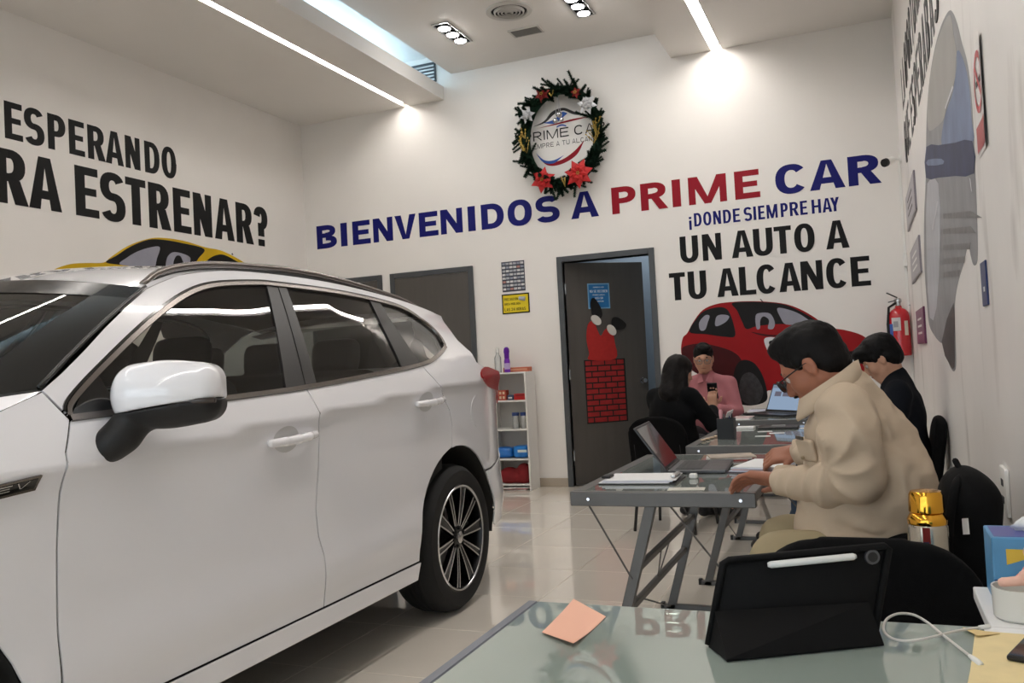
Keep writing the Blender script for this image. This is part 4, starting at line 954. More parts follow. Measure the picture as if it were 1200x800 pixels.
flat('window_reflection', lw_([(778, 188), (782, 130), (810, 102), (860, 110), (892, 130), (880, 165), (860, 150), (845, 120), (825, 120), (812, 150), (812, 188)]), NL, 2, M_pr['grey'], yc_)
flat('hood_shade_print', lw_([(222, 222), (300, 205), (420, 200), (620, 185), (700, 200), (650, 240), (420, 250), (260, 250)]), NL, 1, M_pr['ochre'], yc_)
flat('wheel_print', lw_([(980, 330), (1040, 300), (1090, 330), (1100, 400), (1060, 440), (1000, 430)]), NL, 2, M_pr['black'], yc_)
flat('grille_print', lw_([(240, 290), (330, 300), (520, 310), (540, 350), (400, 370), (270, 350)]), NL, 2, M_pr['black'], yc_)
flat('antenna_print', [onx(272, 296, XL), onx(271, 298, XL), onx(273.5, 299, XL)], NL, 1, M_pr['black'], yc_)
sv = thing('car_picture', 'printed picture of a silver car on the right wall', 'wall picture', (XR, 4.5, 1.1))
NRt = Vector((-1, 0, 0)); rw = lambda L, n=4: [onx(a, b, XR) for a, b in spline(L, n, True)]
flat('body_print', rw([(1112, 13), (1104, 28), (1096, 55), (1090, 90), (1086.5, 130), (1085.5, 170), (1085, 210), (1083, 260), (1083.5, 310), (1086, 350), (1089, 380), (1096, 394), (1102, 401), (1107, 404), (1110, 418), (1114, 430), (1118, 435), (1120.5, 428), (1120, 400), (1119, 360), (1122, 335), (1129, 310), (1135, 286), (1137.5, 298), (1141, 310), (1145, 308), (1146, 290), (1145, 250), (1143, 200), (1141, 150), (1138, 105), (1134, 74), (1128, 52), (1122, 28), (1117, 15)]), NRt, 0, M_pr['silver'], sv)
flat('windshield_print', rw([(1113, 17), (1118, 40), (1122, 70), (1118, 100), (1110, 125), (1106, 140), (1096, 150), (1088, 150), (1088, 110), (1093, 75), (1100, 45)]), NRt, 1, M_pr['dark'] if False else mat('print_glass_grey', (138, 136, 132), .3, noise=.15, nscale=4), sv)
flat('roof_print', rw([(1122, 60), (1130, 72), (1136, 100), (1139, 140), (1141, 165), (1120, 168), (1104, 170), (1108, 135), (1118, 105)]), NRt, 1, M_pr['blue'], sv)
flat('window_band_print', rw([(1086, 172), (1100, 170), (1120, 167), (1140, 165), (1142, 203), (1120, 206), (1100, 208), (1085.5, 208)], 2), NRt, 2, M_pr['navy'], sv)
flat('window_band_print', rw([(1088, 187), (1104, 186), (1106, 192), (1088, 194)], 2), NRt, 3, M_pr['blue'], sv)
flat('side_shine_print', rw([(1087, 215), (1100, 215), (1102, 280), (1098, 360), (1090, 372), (1086, 300)], 2), NRt, 1, mat('print_shine', (172, 174, 182), .3, noise=.1), sv)
for yy in (250, 268, 287, 303, 319): flat('grille_print', [onx(a_, b_, XR) for a_, b_ in ((1106, yy), (1138-max(0, yy-287)*.4, yy-3), (1137-(yy-287)*.4, yy+5), (1106, yy+6))], NRt, 2, mat('print_grille', (112, 110, 110), .4, noise=.25, nscale=12), sv)
flat('sill_shade_print', rw([(1104, 400), (1118, 355), (1119, 400), (1119, 430), (1114, 428)], 2), NRt, 2, M_pr['dark'], sv)
for a, b, c_, d_ in ((1117, 100, 1108, 128), (1099, 235, 1093, 270), (1137, 208, 1139, 225)): flat('glint_print', [onx(a, b, XR), onx(a+1.2, b+2, XR), onx(c_+1, d_, XR), onx(c_, d_-2, XR)], NRt, 3, M_pr['pale'], sv)
# ------------------------------------------------------------------ notices and fittings on the right wall and in the corner
def right_panel(name, label, cat, y0, y1, z0, z1, mt, edge, th=.012):
    t = thing(name, label, cat, (XR, (y0+y1)/2, z0)); MB().box(XR-th, XR-.0005, y1, y0, z0, z1).build('frame', edge, t, bevel=.002)
    b_ = .012; MB().box(XR-th-.001, XR-th, y1+b_*2, y0-b_*2, z0+b_, z1-b_).build('sheet', mt, t); 
    tm = MB()
    for q in range(3):
        zz = z0+(z1-z0)*(.28+.2*q); tm.box(XR-th-.0016, XR-th-.001, y1+(y0-y1)*.25, y1+(y0-y1)*.75, zz, zz+(z1-z0)*.06)
    tm.build('printed_lines', M_white if 'purple' in label else M_gry, t); return t
M_fg = mat('notice_grey', (158, 152, 160), .3); M_fe = mat('notice_frame_grey', (138, 132, 140), .35)
right_panel('wall_notice', 'upper grey notice panel on the right wall near the corner', 'notice', 7.45, 6.25, 2.10, 2.36, M_fg, M_fe)
right_panel('wall_notice', 'lower grey notice panel on the right wall above the purple one', 'notice', 7.30, 6.15, 1.68, 1.92, M_fg, M_fe)
right_panel('wall_notice', 'purple notice panel on the right wall beside the fire extinguisher', 'notice', 7.05, 6.15, 1.22, 1.46, mat('notice_purple', (112, 38, 84), .35), mat('notice_purple_edge', (96, 32, 72), .35))
t = thing('no_smoking_sign', 'curling no smoking sheet with a red ring on the right wall', 'sign', (XR, 2.92, 1.78))
def nsp(a, b, k_=0.): return Vector((XR-.002-.03*max(0, a-.7)**1.3-k_, 3.05-.24*a, 1.78+.33*b))
rows = [[nsp(i/10, j/6) for j in range(7)] for i in range(11)]
sh = MB(); sh.grid(rows); sh.grid([[p+Vector((.0008, 0, 0)) for p in r] for r in rows][::-1]); sh.build('sheet', mat('sign_paper', (232, 228, 226), .45), t, smooth='all')
mb_ = MB(); R1 = [nsp(.5+.38*math.cos(u_), .64+.28*math.sin(u_), .0022) for u_ in [2*math.pi*i/28 for i in range(28)]]; R2 = [nsp(.5+.30*math.cos(u_), .64+.22*math.sin(u_), .0022) for u_ in [2*math.pi*i/28 for i in range(28)]]
mb_.grid([R1, R2], True); mb_.grid([[nsp(.5-.25+.5*i/5-.03, .64+.18-.36*i/5, .0024), nsp(.5-.25+.5*i/5+.03, .64+.18-.36*i/5+.03, .0024)] for i in range(6)]); mb_.build('prohibition_ring', mat('sign_red', (196, 40, 52), .4), t)
mb_ = MB(); mb_.grid([[nsp(.28+.44*i/4, .61, .0015), nsp(.28+.44*i/4, .67, .0015)] for i in range(5)]); mb_.build('cigarette_mark', M_blk, t)
mb_ = MB(); mb_.grid([[nsp(.06+.88*i/6, .04, .0018), nsp(.06+.88*i/6, .28, .0018)] for i in range(7)]); mb_.build('red_caption', mat('sign_caption', (178, 62, 66), .4), t)
t = thing('blue_wall_plate', 'small dark blue plate on the bare right wall', 'plate', (XR, 3.1, 1.34)); MB().box(XR-.006, XR-.0005, 3.03, 3.155, 1.325, 1.465).build('plate', mat('plate_blue', (44, 58, 104), .35), t, bevel=.002); MB().box(XR-.0068, XR-.006, 3.07, 3.10, 1.37, 1.385).build('mark', M_white, t)
t = thing('wall_socket', 'pale electrical socket plate low on the right wall behind the backpack', 'socket', (XR, 2.95, .66)); MB().box(XR-.012, XR-.0005, 2.86, 2.98, .70, .84).build('plate', M_white, t, bevel=.004, seg=2)
for zz in (.735, .785): MB().box(XR-.0135, XR-.012, 2.90, 2.94, zz, zz+.02).build('outlet', M_black, t)
t = thing('cable_conduit', 'thin white cable conduit running down the right corner', 'conduit', (XR-.012, YB-.012, 1.5)); MB().box(XR-.022, XR-.001, YB-.022, YB-.001, .09, 2.78).build('channel', M_white, t, bevel=.003)
MB().box(XR-.03, XR-.001, YB-.10, YB-.03, 1.88, 2.0).build('junction_box', M_white, t, bevel=.004)
# security camera
t = thing('security_camera', 'small white security camera with a black lens in the right corner', 'camera', (.33, 7.9, 2.75))
MB().cyl((XR-.001, 7.9, 2.765), (XR-.018, 7.9, 2.765), .035).build('mount', M_white, t, smooth=True)
MB().tube([(XR-.015, 7.9, 2.765), (.30, 7.89, 2.77), (.28, 7.87, 2.755)], .012, 8).build('arm', M_white, t, smooth=True)
MB().cyl((.285, 7.86, 2.76), (.235, 7.80, 2.735), .03, .033).build('housing', M_white, t, smooth=True)
MB().cyl((.236, 7.801, 2.7355), (.218, 7.78, 2.7265), .035, .034).build('lens_hood', M_black, t, smooth=True)
# fire extinguisher
t = thing('fire_extinguisher', 'red fire extinguisher hung in the right corner', 'extinguisher', (.262, 7.99, 1.14)); EX, EY = .262, 7.99
MB().lathe((EX, EY, 1.13), [(.078, 0), (.084, .006), (.084, .33), (.078, .36), (.055, .39), (.03, .402), (.024, .42)], n=28).build('cylinder', mat('extinguisher_red', (186, 22, 34), .25, coat=.6), t, smooth=True)
MB().lathe((EX, EY, 1.545), [(.022, 0), (.022, .035), (.03, .04), (.03, .06), (.018, .07)], n=16).build('valve', M_steel, t, smooth=True)
MB().beam((EX-.005, EY, 1.62), (EX-.085, EY-.02, 1.665), .02, .008).beam((EX-.005, EY, 1.60), (EX-.075, EY-.02, 1.585), .018, .008).build('lever', M_black, t)
MB().tube([(EX-.02, EY-.01, 1.575), (EX-.075, EY-.03, 1.54), (EX-.09, EY-.03, 1.40), (EX-.088, EY-.03, 1.26)], .011, 8).build('hose', M_black, t, smooth=True)
def wrap(name, a0, a1, z0, z1, mt, r=.0848):
    rows = [[(EX+r*math.cos(math.radians(a0+(a1-a0)*i/8)), EY+r*math.sin(math.radians(a0+(a1-a0)*i/8)), z) for z in (z0, z1)] for i in range(9)]; MB().grid(rows).build(name, mt, t, smooth='all')
wrap('label', 225, 275, 1.34, 1.45, mat('label_white', (206, 204, 204), .5)); wrap('label', 205, 232, 1.21, 1.40, mat('label_blue', (72, 110, 190), .5), .0852); wrap('label', 295, 318, 1.30, 1.42, mat('label_cream', (214, 206, 190), .5)); wrap('gauge_mark', 236, 262, 1.37, 1.42, mat('label_grey', (150, 150, 156), .5), .0853)
MB().box(EX+.08, XR-.001, EY-.004, EY+.004, 1.545, 1.555).build('bracket', M_steel, t)
# ------------------------------------------------------------------ posters left of the open door
t = thing('photo_poster', 'small dark poster with a grid of pictures, above the yellow sign', 'poster', (-3.27, YB, 1.97))
MB().box(-3.392, -3.142, YB-.004, YB-.0005, 1.968, 2.273).build('backing', mat('poster_navy', (52, 54, 70), .4), t)
pcs = [mat('poster_cell_%d' % i, c, .5, noise=.3, nscale=60) for i, c in enumerate(((205, 205, 205), (168, 172, 178), (178, 128, 120), (140, 146, 158)))]
for r_ in range(8):
    for c_ in range(6):
        x0 = -3.385+c_*.0402; z0 = 1.976+r_*.0366; MB().box(x0, x0+.034, YB-.0046, YB-.004, z0+.008, z0+.030).build('picture_cell', pcs[(r_*5+c_*3+(r_*c_) % 4) % 4 if (r_+c_) % 3 else 0], t)
t = thing('surveillance_sign', 'yellow video surveillance sign with black border', 'sign', (-3.26, YB, 1.74))
MB().box(-3.405, -3.107, YB-.004, YB-.0005, 1.743, 1.944).build('border', M_blk, t); MB().box(-3.392, -3.12, YB-.0046, YB-.004, 1.756, 1.931).build('panel', mat('sign_yellow', (222, 200, 22), .45), t)
tx = MB()
for txt, zz, h in (('PRECAUCION', 1.878, .026), ('AREA VIGILADA', 1.832, .022), ('LAS 24 HORAS', 1.772, .030)):
    w = text_width(txt, .6, .16)*h; lim = .15 if h == .026 else .235; q = min(1, lim/w); line_text(tx, txt, (-3.38, YB-.0047, zz), (q, 0, 0), (0, 0, 1), h, (0, -.0003, 0), .6, .16)
tx.build('printed_text', M_blk, t)
MB().cyl((-3.215, YB-.0052, 1.895), (-3.15, YB-.0052, 1.885), .018, .022, 12).build('camera_print', mat('print_cam', (180, 184, 188), .4), t); bpy.data.objects[t.children[-1].name].scale = (1, 1, 1)
# ------------------------------------------------------------------ logo and wreath
lg = thing('logo_print', 'dealer logo with car outline and smile printed on the wall inside the wreath', 'logo', (-2.66, YB, 3.2))
LZ = .0012
txt = 'PRIME CAR'; h = .092; w = text_width(txt, 1.0, .13, .22, .4)*h; x_ = -2.655-w*.5
for ch in txt:
    if ch != ' ': tx = MB(); line_text(tx, ch, (x_, YB-LZ, 3.452), (1, 0, 0), (0, 0, 1), h, (0, -.0006, 0), 1.0, .13, .13, .22, .4); tx.build('logo_letter', M_blk, lg)
    x_ += h*(.4 if ch == ' ' else {'I': .13, 'M': 1.3}.get(ch, 1.0)+.22)
tx = MB(); txt = 'SIEMPRE A TU ALCANCE'; h = .046; w = text_width(txt, .9, .14, .24, .5)*h; line_text(tx, txt, (-2.655-w*.41, YB-LZ, 3.372), (.82, 0, 0), (0, 0, 1), h, (0, -.0006, 0), .9, .14, .13, .24, .5); tx.build('logo_motto', M_gry, lg)
def band(name, top, bot, mt, k_):
    top, bot = spline(top, 6), spline(bot, 6)
    flat(name, [Vector((a, YB, b)) for a, b in top]+[Vector((a, YB, b)) for a, b in bot[::-1]], NB, k_, mt, lg)
M_lb = mat('logo_blue', (36, 84, 168), .4)
band('logo_smile', [(-2.95, 3.315), (-2.85, 3.225), (-2.70, 3.225), (-2.56, 3.29), (-2.44, 3.39)], [(-2.95, 3.315), (-2.84, 3.195), (-2.69, 3.185), (-2.53, 3.255), (-2.44, 3.39)], M_redv, 1)
band('logo_smile', [(-2.955, 3.335), (-2.87, 3.25), (-2.77, 3.235), (-2.66, 3.27)], [(-2.955, 3.335), (-2.88, 3.23), (-2.77, 3.205), (-2.66, 3.27)], M_lb, 2)
band('logo_roof', [(-2.97, 3.60), (-2.85, 3.64), (-2.76, 3.72), (-2.64, 3.74), (-2.52, 3.68), (-2.36, 3.62)], [(-2.97, 3.60), (-2.84, 3.622), (-2.74, 3.69), (-2.64, 3.712), (-2.53, 3.655), (-2.36, 3.62)], M_gry, 1)
band('logo_stripe', [(-2.86, 3.62), (-2.74, 3.64), (-2.66, 3.70), (-2.60, 3.68)], [(-2.86, 3.62), (-2.74, 3.598), (-2.66, 3.64), (-2.60, 3.68)], M_lb, 2)
band('logo_stripe', [(-2.93, 3.575), (-2.70, 3.60), (-2.52, 3.615), (-2.38, 3.61)], [(-2.93, 3.575), (-2.70, 3.585), (-2.52, 3.598), (-2.38, 3.61)], M_redv, 3)
band('logo_stripe', [(-2.72, 3.565), (-2.69, 3.577), (-2.66, 3.578), (-2.62, 3.562)], [(-2.72, 3.552), (-2.69, 3.562), (-2.66, 3.563), (-2.62, 3.55)], M_lb, 3)
WC = Vector((-2.652, YB-.075, 3.432)); WA, WBz = .375, .465
wr = thing('christmas_wreath', 'green christmas wreath with red poinsettias hung on the back wall', 'wreath', (WC.x, YB, WC.z))
M_fir = mat('fir_green', (20, 44, 30), .8, spec=.2, noise=.3, nscale=40); M_twig = mat('twig_brown', (60, 50, 36), .8)
wpt = lambda a, r=1., y=0.: Vector((WC.x+WA*r*math.cos(a), WC.y+y, WC.z+WBz*r*math.sin(a)))
MB().tube([wpt(2*math.pi*i/40) for i in range(40)], .045, 10, closed=True).build('ring_core', M_fir, wr, smooth='all')
rng = random.Random(3); brs = []
for v_ in range(4):
    b_ = MB(); L = .15+.03*v_
    b_.tube([(0, 0, 0), (.005, .004, L*.5), (0, .01, L)], [.005, .004, .002], 4)
    for i in range(60):
        z = L*(.08+.92*i/60); a = i*2.4+v_; l = .046*(1-.35*i/60); d_ = Vector((math.cos(a), math.sin(a), .45)).normalized(); p = Vector((0, 0, z)); s_ = d_.cross(Vector((0, 0, 1))).normalized()*.012; n_ = d_.cross(s_).normalized()*.010
        q = p+d_*l; b_.add([p+s_, p-s_, q, p+n_], [(0, 1, 2), (0, 2, 3), (1, 3, 2)])
    brs.append(b_)
protos = []
for i in range(250):
    a = 2*math.pi*i/250+rng.uniform(-.03, .03); vi = i % 4
    if len(protos) < 4: o = brs[vi].build('fir_branch', M_fir, wr, world=False); protos.append(o)
    else: o = protos[vi].copy(); COL.objects.link(o); o.parent = wr
    out = Vector((math.cos(a), 0, math.sin(a)*1.1)); tang = Vector((-math.sin(a), 0, math.cos(a)))
    d_ = (out*rng.uniform(-.5, .9)+tang*rng.uniform(.25, 1.0)*rng.choice((-1, 1, 1))+Vector((0, -rng.uniform(.05, .7), 0))).normalized()
    o.rotation_euler = d_.to_track_quat('Z', 'Y').to_euler(); o.location = wpt(a, 1+rng.uniform(-.08, .08), rng.uniform(-.055, .0))-Vector(wr.location); s_ = rng.uniform(.5, .8); o.scale = (s_, s_, s_)
def flower(c, r, mt, nm, n=6, layers=2, core=None):
    f_ = MB(); c = Vector(c)
    for l in range(layers):
        for k_ in range(n):
            a = 2*math.pi*k_/n+l*.5+c.x; R_ = r*(1-.35*l); e = Vector((math.cos(a), 0, math.sin(a))); t_ = Vector((-math.sin(a), 0, math.cos(a))); y_ = Vector((0, -.012-.014*l, 0))
            p0, p1, p2, p3 = c+y_, c+e*R_*.5+t_*R_*.27+y_*1.6, c+e*R_+y_*.8, c+e*R_*.5-t_*R_*.27+y_*1.6; mid = c+e*R_*.5+y_*2.2
            f_.add([p0, p1, p2, p3, mid], [(0, 4, 1), (1, 4, 2), (2, 4, 3), (3, 4, 0)])
    o = f_.build(nm, mt, wr)
    if core:
        g_ = MB()
        for k_ in range(5): g_.ball(c+Vector((.012*math.cos(k_*1.26), -.045, .012*math.sin(k_*1.26))), .007, 6, 5)
        g_.build('flower_core', core, o)
M_poin = mat('poinsettia_red', (196, 36, 36), .55, noise=.15, nscale=50); M_silv = mat('silver_petal', (206, 206, 208), .35, .3); M_gold = mat('gold_glitter', (178, 150, 72), .35, .6)
flower(wpt(math.radians(242), 1.02, -.09), .135, M_poin, 'poinsettia', 6, 2, M_gold); flower(wpt(math.radians(300), 1.0, -.09), .15, M_poin, 'poinsettia', 7, 2, M_gold)
flower(wpt(math.radians(113), 1.0, -.07), .085, mat('poinsettia_dark', (138, 34, 32), .6), 'poinsettia', 6, 2, M_gold); flower(wpt(math.radians(58), .98, -.06), .06, mat('poinsettia_dark', (138, 34, 32), .6), 'poinsettia', 6, 1, M_gold)
flower(wpt(math.radians(148), .98, -.08), .085, M_silv, 'silver_flower', 6, 2, M_silv); flower(wpt(math.radians(33), .98, -.09), .105, M_silv, 'silver_flower', 6, 2, M_silv)
for a0, n_ in ((188, 16), (352, 16)):
    g_ = MB()
    for i in range(n_):
        p = wpt(math.radians(a0+rng.uniform(-9, 9)), rng.uniform(.93, 1.08), -.07); d_ = Vector((rng.uniform(-.5, .5), -.2, rng.uniform(.4, 1))).normalized()*rng.uniform(.07, .13); g_.tube([p, p+d_*.5, p+d_], [.003, .004, .002], 4)
        for q in (.4, .7, 1.): g_.ball(p+d_*q, .008, 6, 4)
    g_.build('gold_sprig', M_gold, wr)
for k_, (dx, dz, r) in enumerate(((-.005, .22, .032), (-.045, .165, .026), (.02, .165, .022))):
    b_ = MB().ball((WC.x+dx, YB-.10, WC.z+dz), r, 16, 12).build('silver_bauble', M_chrome, wr, smooth='all')
    MB().tube([(WC.x+dx, YB-.10, WC.z+dz+r), (WC.x-.01, YB-.10, WC.z+.42)], .0022, 4).build('hanging_cord', M_silv, b_)
for a0 in (95, 272): MB().tube([wpt(math.radians(a0), .98, -.08), wpt(math.radians(a0), .9, -.1), wpt(math.radians(a0+4), .84 if a0 < 180 else 1.1, -.1), wpt(math.radians(a0+6), .92, -.11)], .008, 6).build('gold_ribbon', M_gold, wr, smooth='all')
# ------------------------------------------------------------------ white shelf unit with its contents
SX0, SX1, SY0, SY1 = -3.49, -3.088, 7.85, 8.10
bk = thing('shelf_unit', 'narrow white open shelf unit standing against the back wall', 'shelf', ((SX0+SX1)/2, 7.97, 0))
M_mel = mat('white_melamine', (226, 224, 220), .4)
T_ = .016
for a in (SX0, SX1-T_): MB().box(a, a+T_, SY0, SY1, 0, 1.155).build('side_panel', M_mel, bk, bevel=.001)
MB().box(SX0+T_, SX1-T_, SY1-.006, SY1, .03, 1.139).build('back_panel', mat('shelf_back', (196, 194, 190), .5), bk)
SH = [.045, .293, .582, .864, 1.139]
for zz in SH: MB().box(SX0+T_, SX1-T_, SY0+(.0 if zz > .05 else .01), SY1-.006, zz, zz+T_).build('shelf', M_mel, bk, bevel=.001)
top = SH[4]+T_+.0005
t = thing('spray_bottle', 'clear plastic bottle with white cap on top of the shelf unit', 'bottle', (-3.405, 7.93, top)); MB().lathe((-3.405, 7.93, top), [(.03, 0), (.034, .01), (.034, .15), (.015, .185), (.014, .2)]).build('body', glass_mat('clear_plastic', (.86, .88, .87), 1.4, .02, frost=(.85, .86, .85), fw=.35), t, smooth=True); MB().lathe((-3.405, 7.93, top+.2), [(.017, 0), (.017, .035), (.008, .04), (.006, .06)]).build('cap', M_white, t, smooth=True)
t = thing('detergent_bottle', 'purple bottle on top of the shelf unit', 'bottle', (-3.315, 7.95, top)); MB().lathe((-3.315, 7.95, top), [(.028, 0), (.03, .01), (.03, .11), (.026, .13), (.02, .135)]).build('body', mat('bottle_purple', (112, 34, 168), .35), t, smooth=True); MB().lathe((-3.315, 7.95, top+.135), [(.024, 0), (.026, .05), (.03, .07), (.026, .1), (.012, .115)]).build('cap', mat('cap_purple', (96, 26, 150), .35), t, smooth=True); MB().lathe((-3.315, 7.95, top+.03), [(.0306, 0), (.0306, .06)], caps=False).build('label', mat('label_lilac', (190, 170, 210), .5), t, smooth=True)
t = thing('flat_carton', 'long low orange carton on top of the shelf unit', 'box', (-3.22, 8.0, top)); MB().box(-3.375, -3.10, 7.985, 8.07, top, top+.045).build('carton', mat('carton_orange', (196, 104, 76), .6, noise=.1), t, bevel=.003); MB().box(-3.36, -3.12, 7.9845, 7.985, top+.012, top+.032).build('print_band', mat('carton_print', (214, 150, 120), .6), t)
z = SH[3]+T_+.0005
t = thing('biscuit_box', 'red and white patterned box on the upper shelf', 'box', (-3.38, 7.93, z)); MB().box(-3.435, -3.325, 7.90, 7.98, z, z+.10).build('carton', mat('box_brick', (176, 74, 56), .55), t, bevel=.002)
for k_ in range(6): MB().box(-3.432+.036*(k_ % 3), -3.41+.036*(k_ % 3), 7.8992, 7.9, z+.015+.045*(k_//3), z+.04+.045*(k_//3)).build('print_patch', mat('box_cream', (214, 190, 160), .6), t)
t = thing('blue_packet', 'small dark blue packet between the red boxes on the upper shelf', 'packet', (-3.28, 7.93, z)); MB().box(-3.312, -3.245, 7.90, 7.96, z, z+.05).build('wrapper', mat('packet_blue', (60, 74, 104), .5), t, bevel=.008, seg=2); MB().box(-3.30, -3.26, 7.899, 7.9, z+.015, z+.03).build('label', M_white, t)
t = thing('red_carton', 'bright red carton at the right of the upper shelf', 'box', (-3.17, 7.93, z)); MB().box(-3.235, -3.115, 7.89, 7.98, z, z+.06).build('carton', mat('box_red', (186, 34, 32), .5), t, bevel=.003); MB().box(-3.225, -3.125, 7.8894, 7.89, z+.04, z+.05).build('print_band', mat('box_darkred', (120, 24, 26), .5), t)
z = SH[2]+T_+.0005
for k_, (xx, lab) in enumerate(((-3.245, 'clear jar with blue lid, left of the two on the middle shelf'), (-3.16, 'clear jar with blue lid, right of the two on the middle shelf'))):
    t = thing('lidded_jar', lab, 'jar', (xx, 7.93, z), 'blue lidded jars on the shelf'); MB().lathe((xx, 7.93, z), [(.032, 0), (.035, .006), (.035, .115), (.03, .125)]).build('body', MATS['clear_plastic'], t, smooth=True); MB().lathe((xx, 7.93, z+.125), [(.036, 0), (.036, .03), (.033, .033)]).build('lid', mat('lid_blue', (44, 66, 120), .4), t, smooth=True)
z = SH[1]+T_+.0005
v = Vol((-3.47, 7.85, z-.02), (-3.09, 8.12, z+.2), .008); v.box((-3.375, 7.965, z+.056), (.085, .085, .05), rotm(0, 0, 4), .03, .02); o = v.build('paper_towel_pack', mat('pack_blue', (30, 112, 196), .3, noise=.15, nscale=18)); tag(o, 'glossy blue soft pack at the left of the lower shelf', 'pack')
t = thing('towel_pack', 'glossy blue soft pack with a white label at the right of the lower shelf', 'pack', (-3.18, 7.95, z)); v = Vol((-3.30, 7.83, z-.02), (-3.09, 8.12, z+.2), .008); v.box((-3.193, 7.95, z+.064), (.078, .08, .058), rotm(0, 0, -3), .03, .02); v.build('wrapper', mat('pack_blue2', (36, 124, 206), .3, noise=.15, nscale=18), t); MB().box(-3.215, -3.12, 7.861, 7.866, z+.06, z+.085).build('label', mat('pack_label', (206, 222, 220), .4), t)
z = SH[0]+T_+.0005
v = Vol((-3.48, 7.84, z-.02), (-3.09, 8.12, z+.24), .008); v.ell((-3.35, 7.96, z+.07), (.11, .09, .085), None, .03); v.ell((-3.19, 7.95, z+.085), (.085, .08, .11), None, .04); v.ell((-3.27, 7.95, z+.05), (.16, .08, .05), None, .03); g_ = v.ax[2] < z
v.F = np.maximum(v.F, (z+.002-v.ax[2])[None, None, :]); v.F = np.maximum(v.F, (v.ax[0]+3.112)[:, None, None]); v.F = np.maximum(v.F, (v.ax[1]-8.085)[None, :, None]); o = v.build('red_cloth_bag', mat('red_cloth', (128, 24, 30), .8, noise=.2, nscale=10, bump=.2, bscale=60)); tag(o, 'crumpled dark red cloth bag on the bottom shelf', 'bag')
MGL = ('white magazine at the very bottom of the shelf unit', 'reddish magazine between two white ones under the bottom shelf', 'white magazine on top of the pile under the bottom shelf')
for k_ in range(3): tag(MB().obox((-3.28+.01*k_, 7.95-.01*k_, .0055+.0095*k_), ((math.cos(.1*k_), math.sin(.1*k_), 0), (-math.sin(.1*k_), math.cos(.1*k_), 0), (0, 0, 1)), (.13, .09, .0045)).build('magazine', mat('magazine_%d' % k_, ((206, 200, 196), (170, 80, 80), (220, 218, 214))[k_], .5, noise=.4, nscale=25)), MGL[k_], 'magazine', 'magazines under the bottom shelf')
# ------------------------------------------------------------------ glass desks
M_dsk = mat('grey_steel_desk', (100, 98, 96), .4, .35, noise=.05, nscale=20)
M_dgl = glass_mat('frosted_desk_glass', (.70, .78, .74), 1.5, .015, frost=(.30, .335, .315), fw=.72)
M_dge = mat('glass_edge', (150, 176, 164), .15)
def desk(cx, cy, hx, hy, label):
    t = thing('glass_desk', label, 'desk', (0, 0, 0), 'grey steel desks with glass tops'); Z = .74; H_ = .052
    f = [MB().box(-hx, hx, -hy, -hy+.035, Z-H_, Z), MB().box(-hx, hx, hy-.035, hy, Z-H_, Z), MB().box(-hx, -hx+.05, -hy+.035, hy-.035, Z-H_*.7, Z), MB().box(hx-.035, hx, -hy+.035, hy-.035, Z-H_*.7, Z)]
    for q in f: q.build('top_rail', M_dsk, t, bevel=.003)
    MB().box(-hx+.05, hx-.035, -hy+.035, hy-.035, Z-.008, Z-.0005).build('glass_top', M_dgl, t)
    for e in (-1, 1):
        y = e*(hy-.03)
        lx = lambda z: -.04-.29*(.70-z)
        MB().prism([(lx(.69)-.018, y, .69), (lx(.69)+.022, y, .69), (lx(0)+.022, y, 0), (lx(0)-.018, y, 0)], (0, -e*.03, 0)).build('slanted_leg', M_dsk, t, bevel=.002)
        MB().box(lx(0)-.03, .26, y-(.03 if e > 0 else 0), y+(.03 if e < 0 else 0), 0, .022).build('foot_bar', M_dsk, t, bevel=.002)
        MB().box(lx(0)-.045, lx(0)-.028, y-(.034 if e > 0 else -.004)+.0, y+(.034 if e < 0 else -.004), 0, .03).build('foot_cap', M_black, t)
        for bx in (-hx+.07, hx-.05): MB().cyl((bx, e*hy, Z-.026), (bx, e*(hy+.006), Z-.026), .007, .006, 10).build('bolt', M_chrome, t)
        MB().tube([(-hx+.06, y, Z-H_), (lx(.42), y, .42)], .0035, 6).build('tension_rod', M_dsk, t)
        MB().tube([(.03, y, Z-H_), (.25, y, .40)], .0035, 6).build('tension_rod', M_dsk, t) if e < 0 else None
    for zz in (.45, .29):
        x_ = -.04-.29*(.70-zz); MB().beam((x_, -hy+.05, zz), (x_, hy-.05, zz), .024, .024).build('cross_bar', M_dsk, t, bevel=.003)
    xa, xb = -.04-.29*.25, -.04-.29*.41
    for p, q in (((-hy*.2), (-hy*.05)), ((hy*.1), (-hy*.05))): MB().tube([(xa, p, .45), (xb, q, .29)], .003, 6).build('lattice_rod', M_dsk, t)
    MB().tube([(-.14, -hy+.05, .36), (-.24, hy-.08, .02)], .0035, 6).build('tension_rod', M_dsk, t)
    t.location = (cx, cy, 0); return t
desk(-.712, 3.64, .332, .60, 'glass topped desk with laptop and papers in front of the man in the beige jacket')
desk(-.615, 5.25, .31, .63, 'glass topped desk with the black pen cup, in the middle of the row')
desk(-.67, 7.02, .28, .66, 'farthest glass topped desk, under the red car picture')
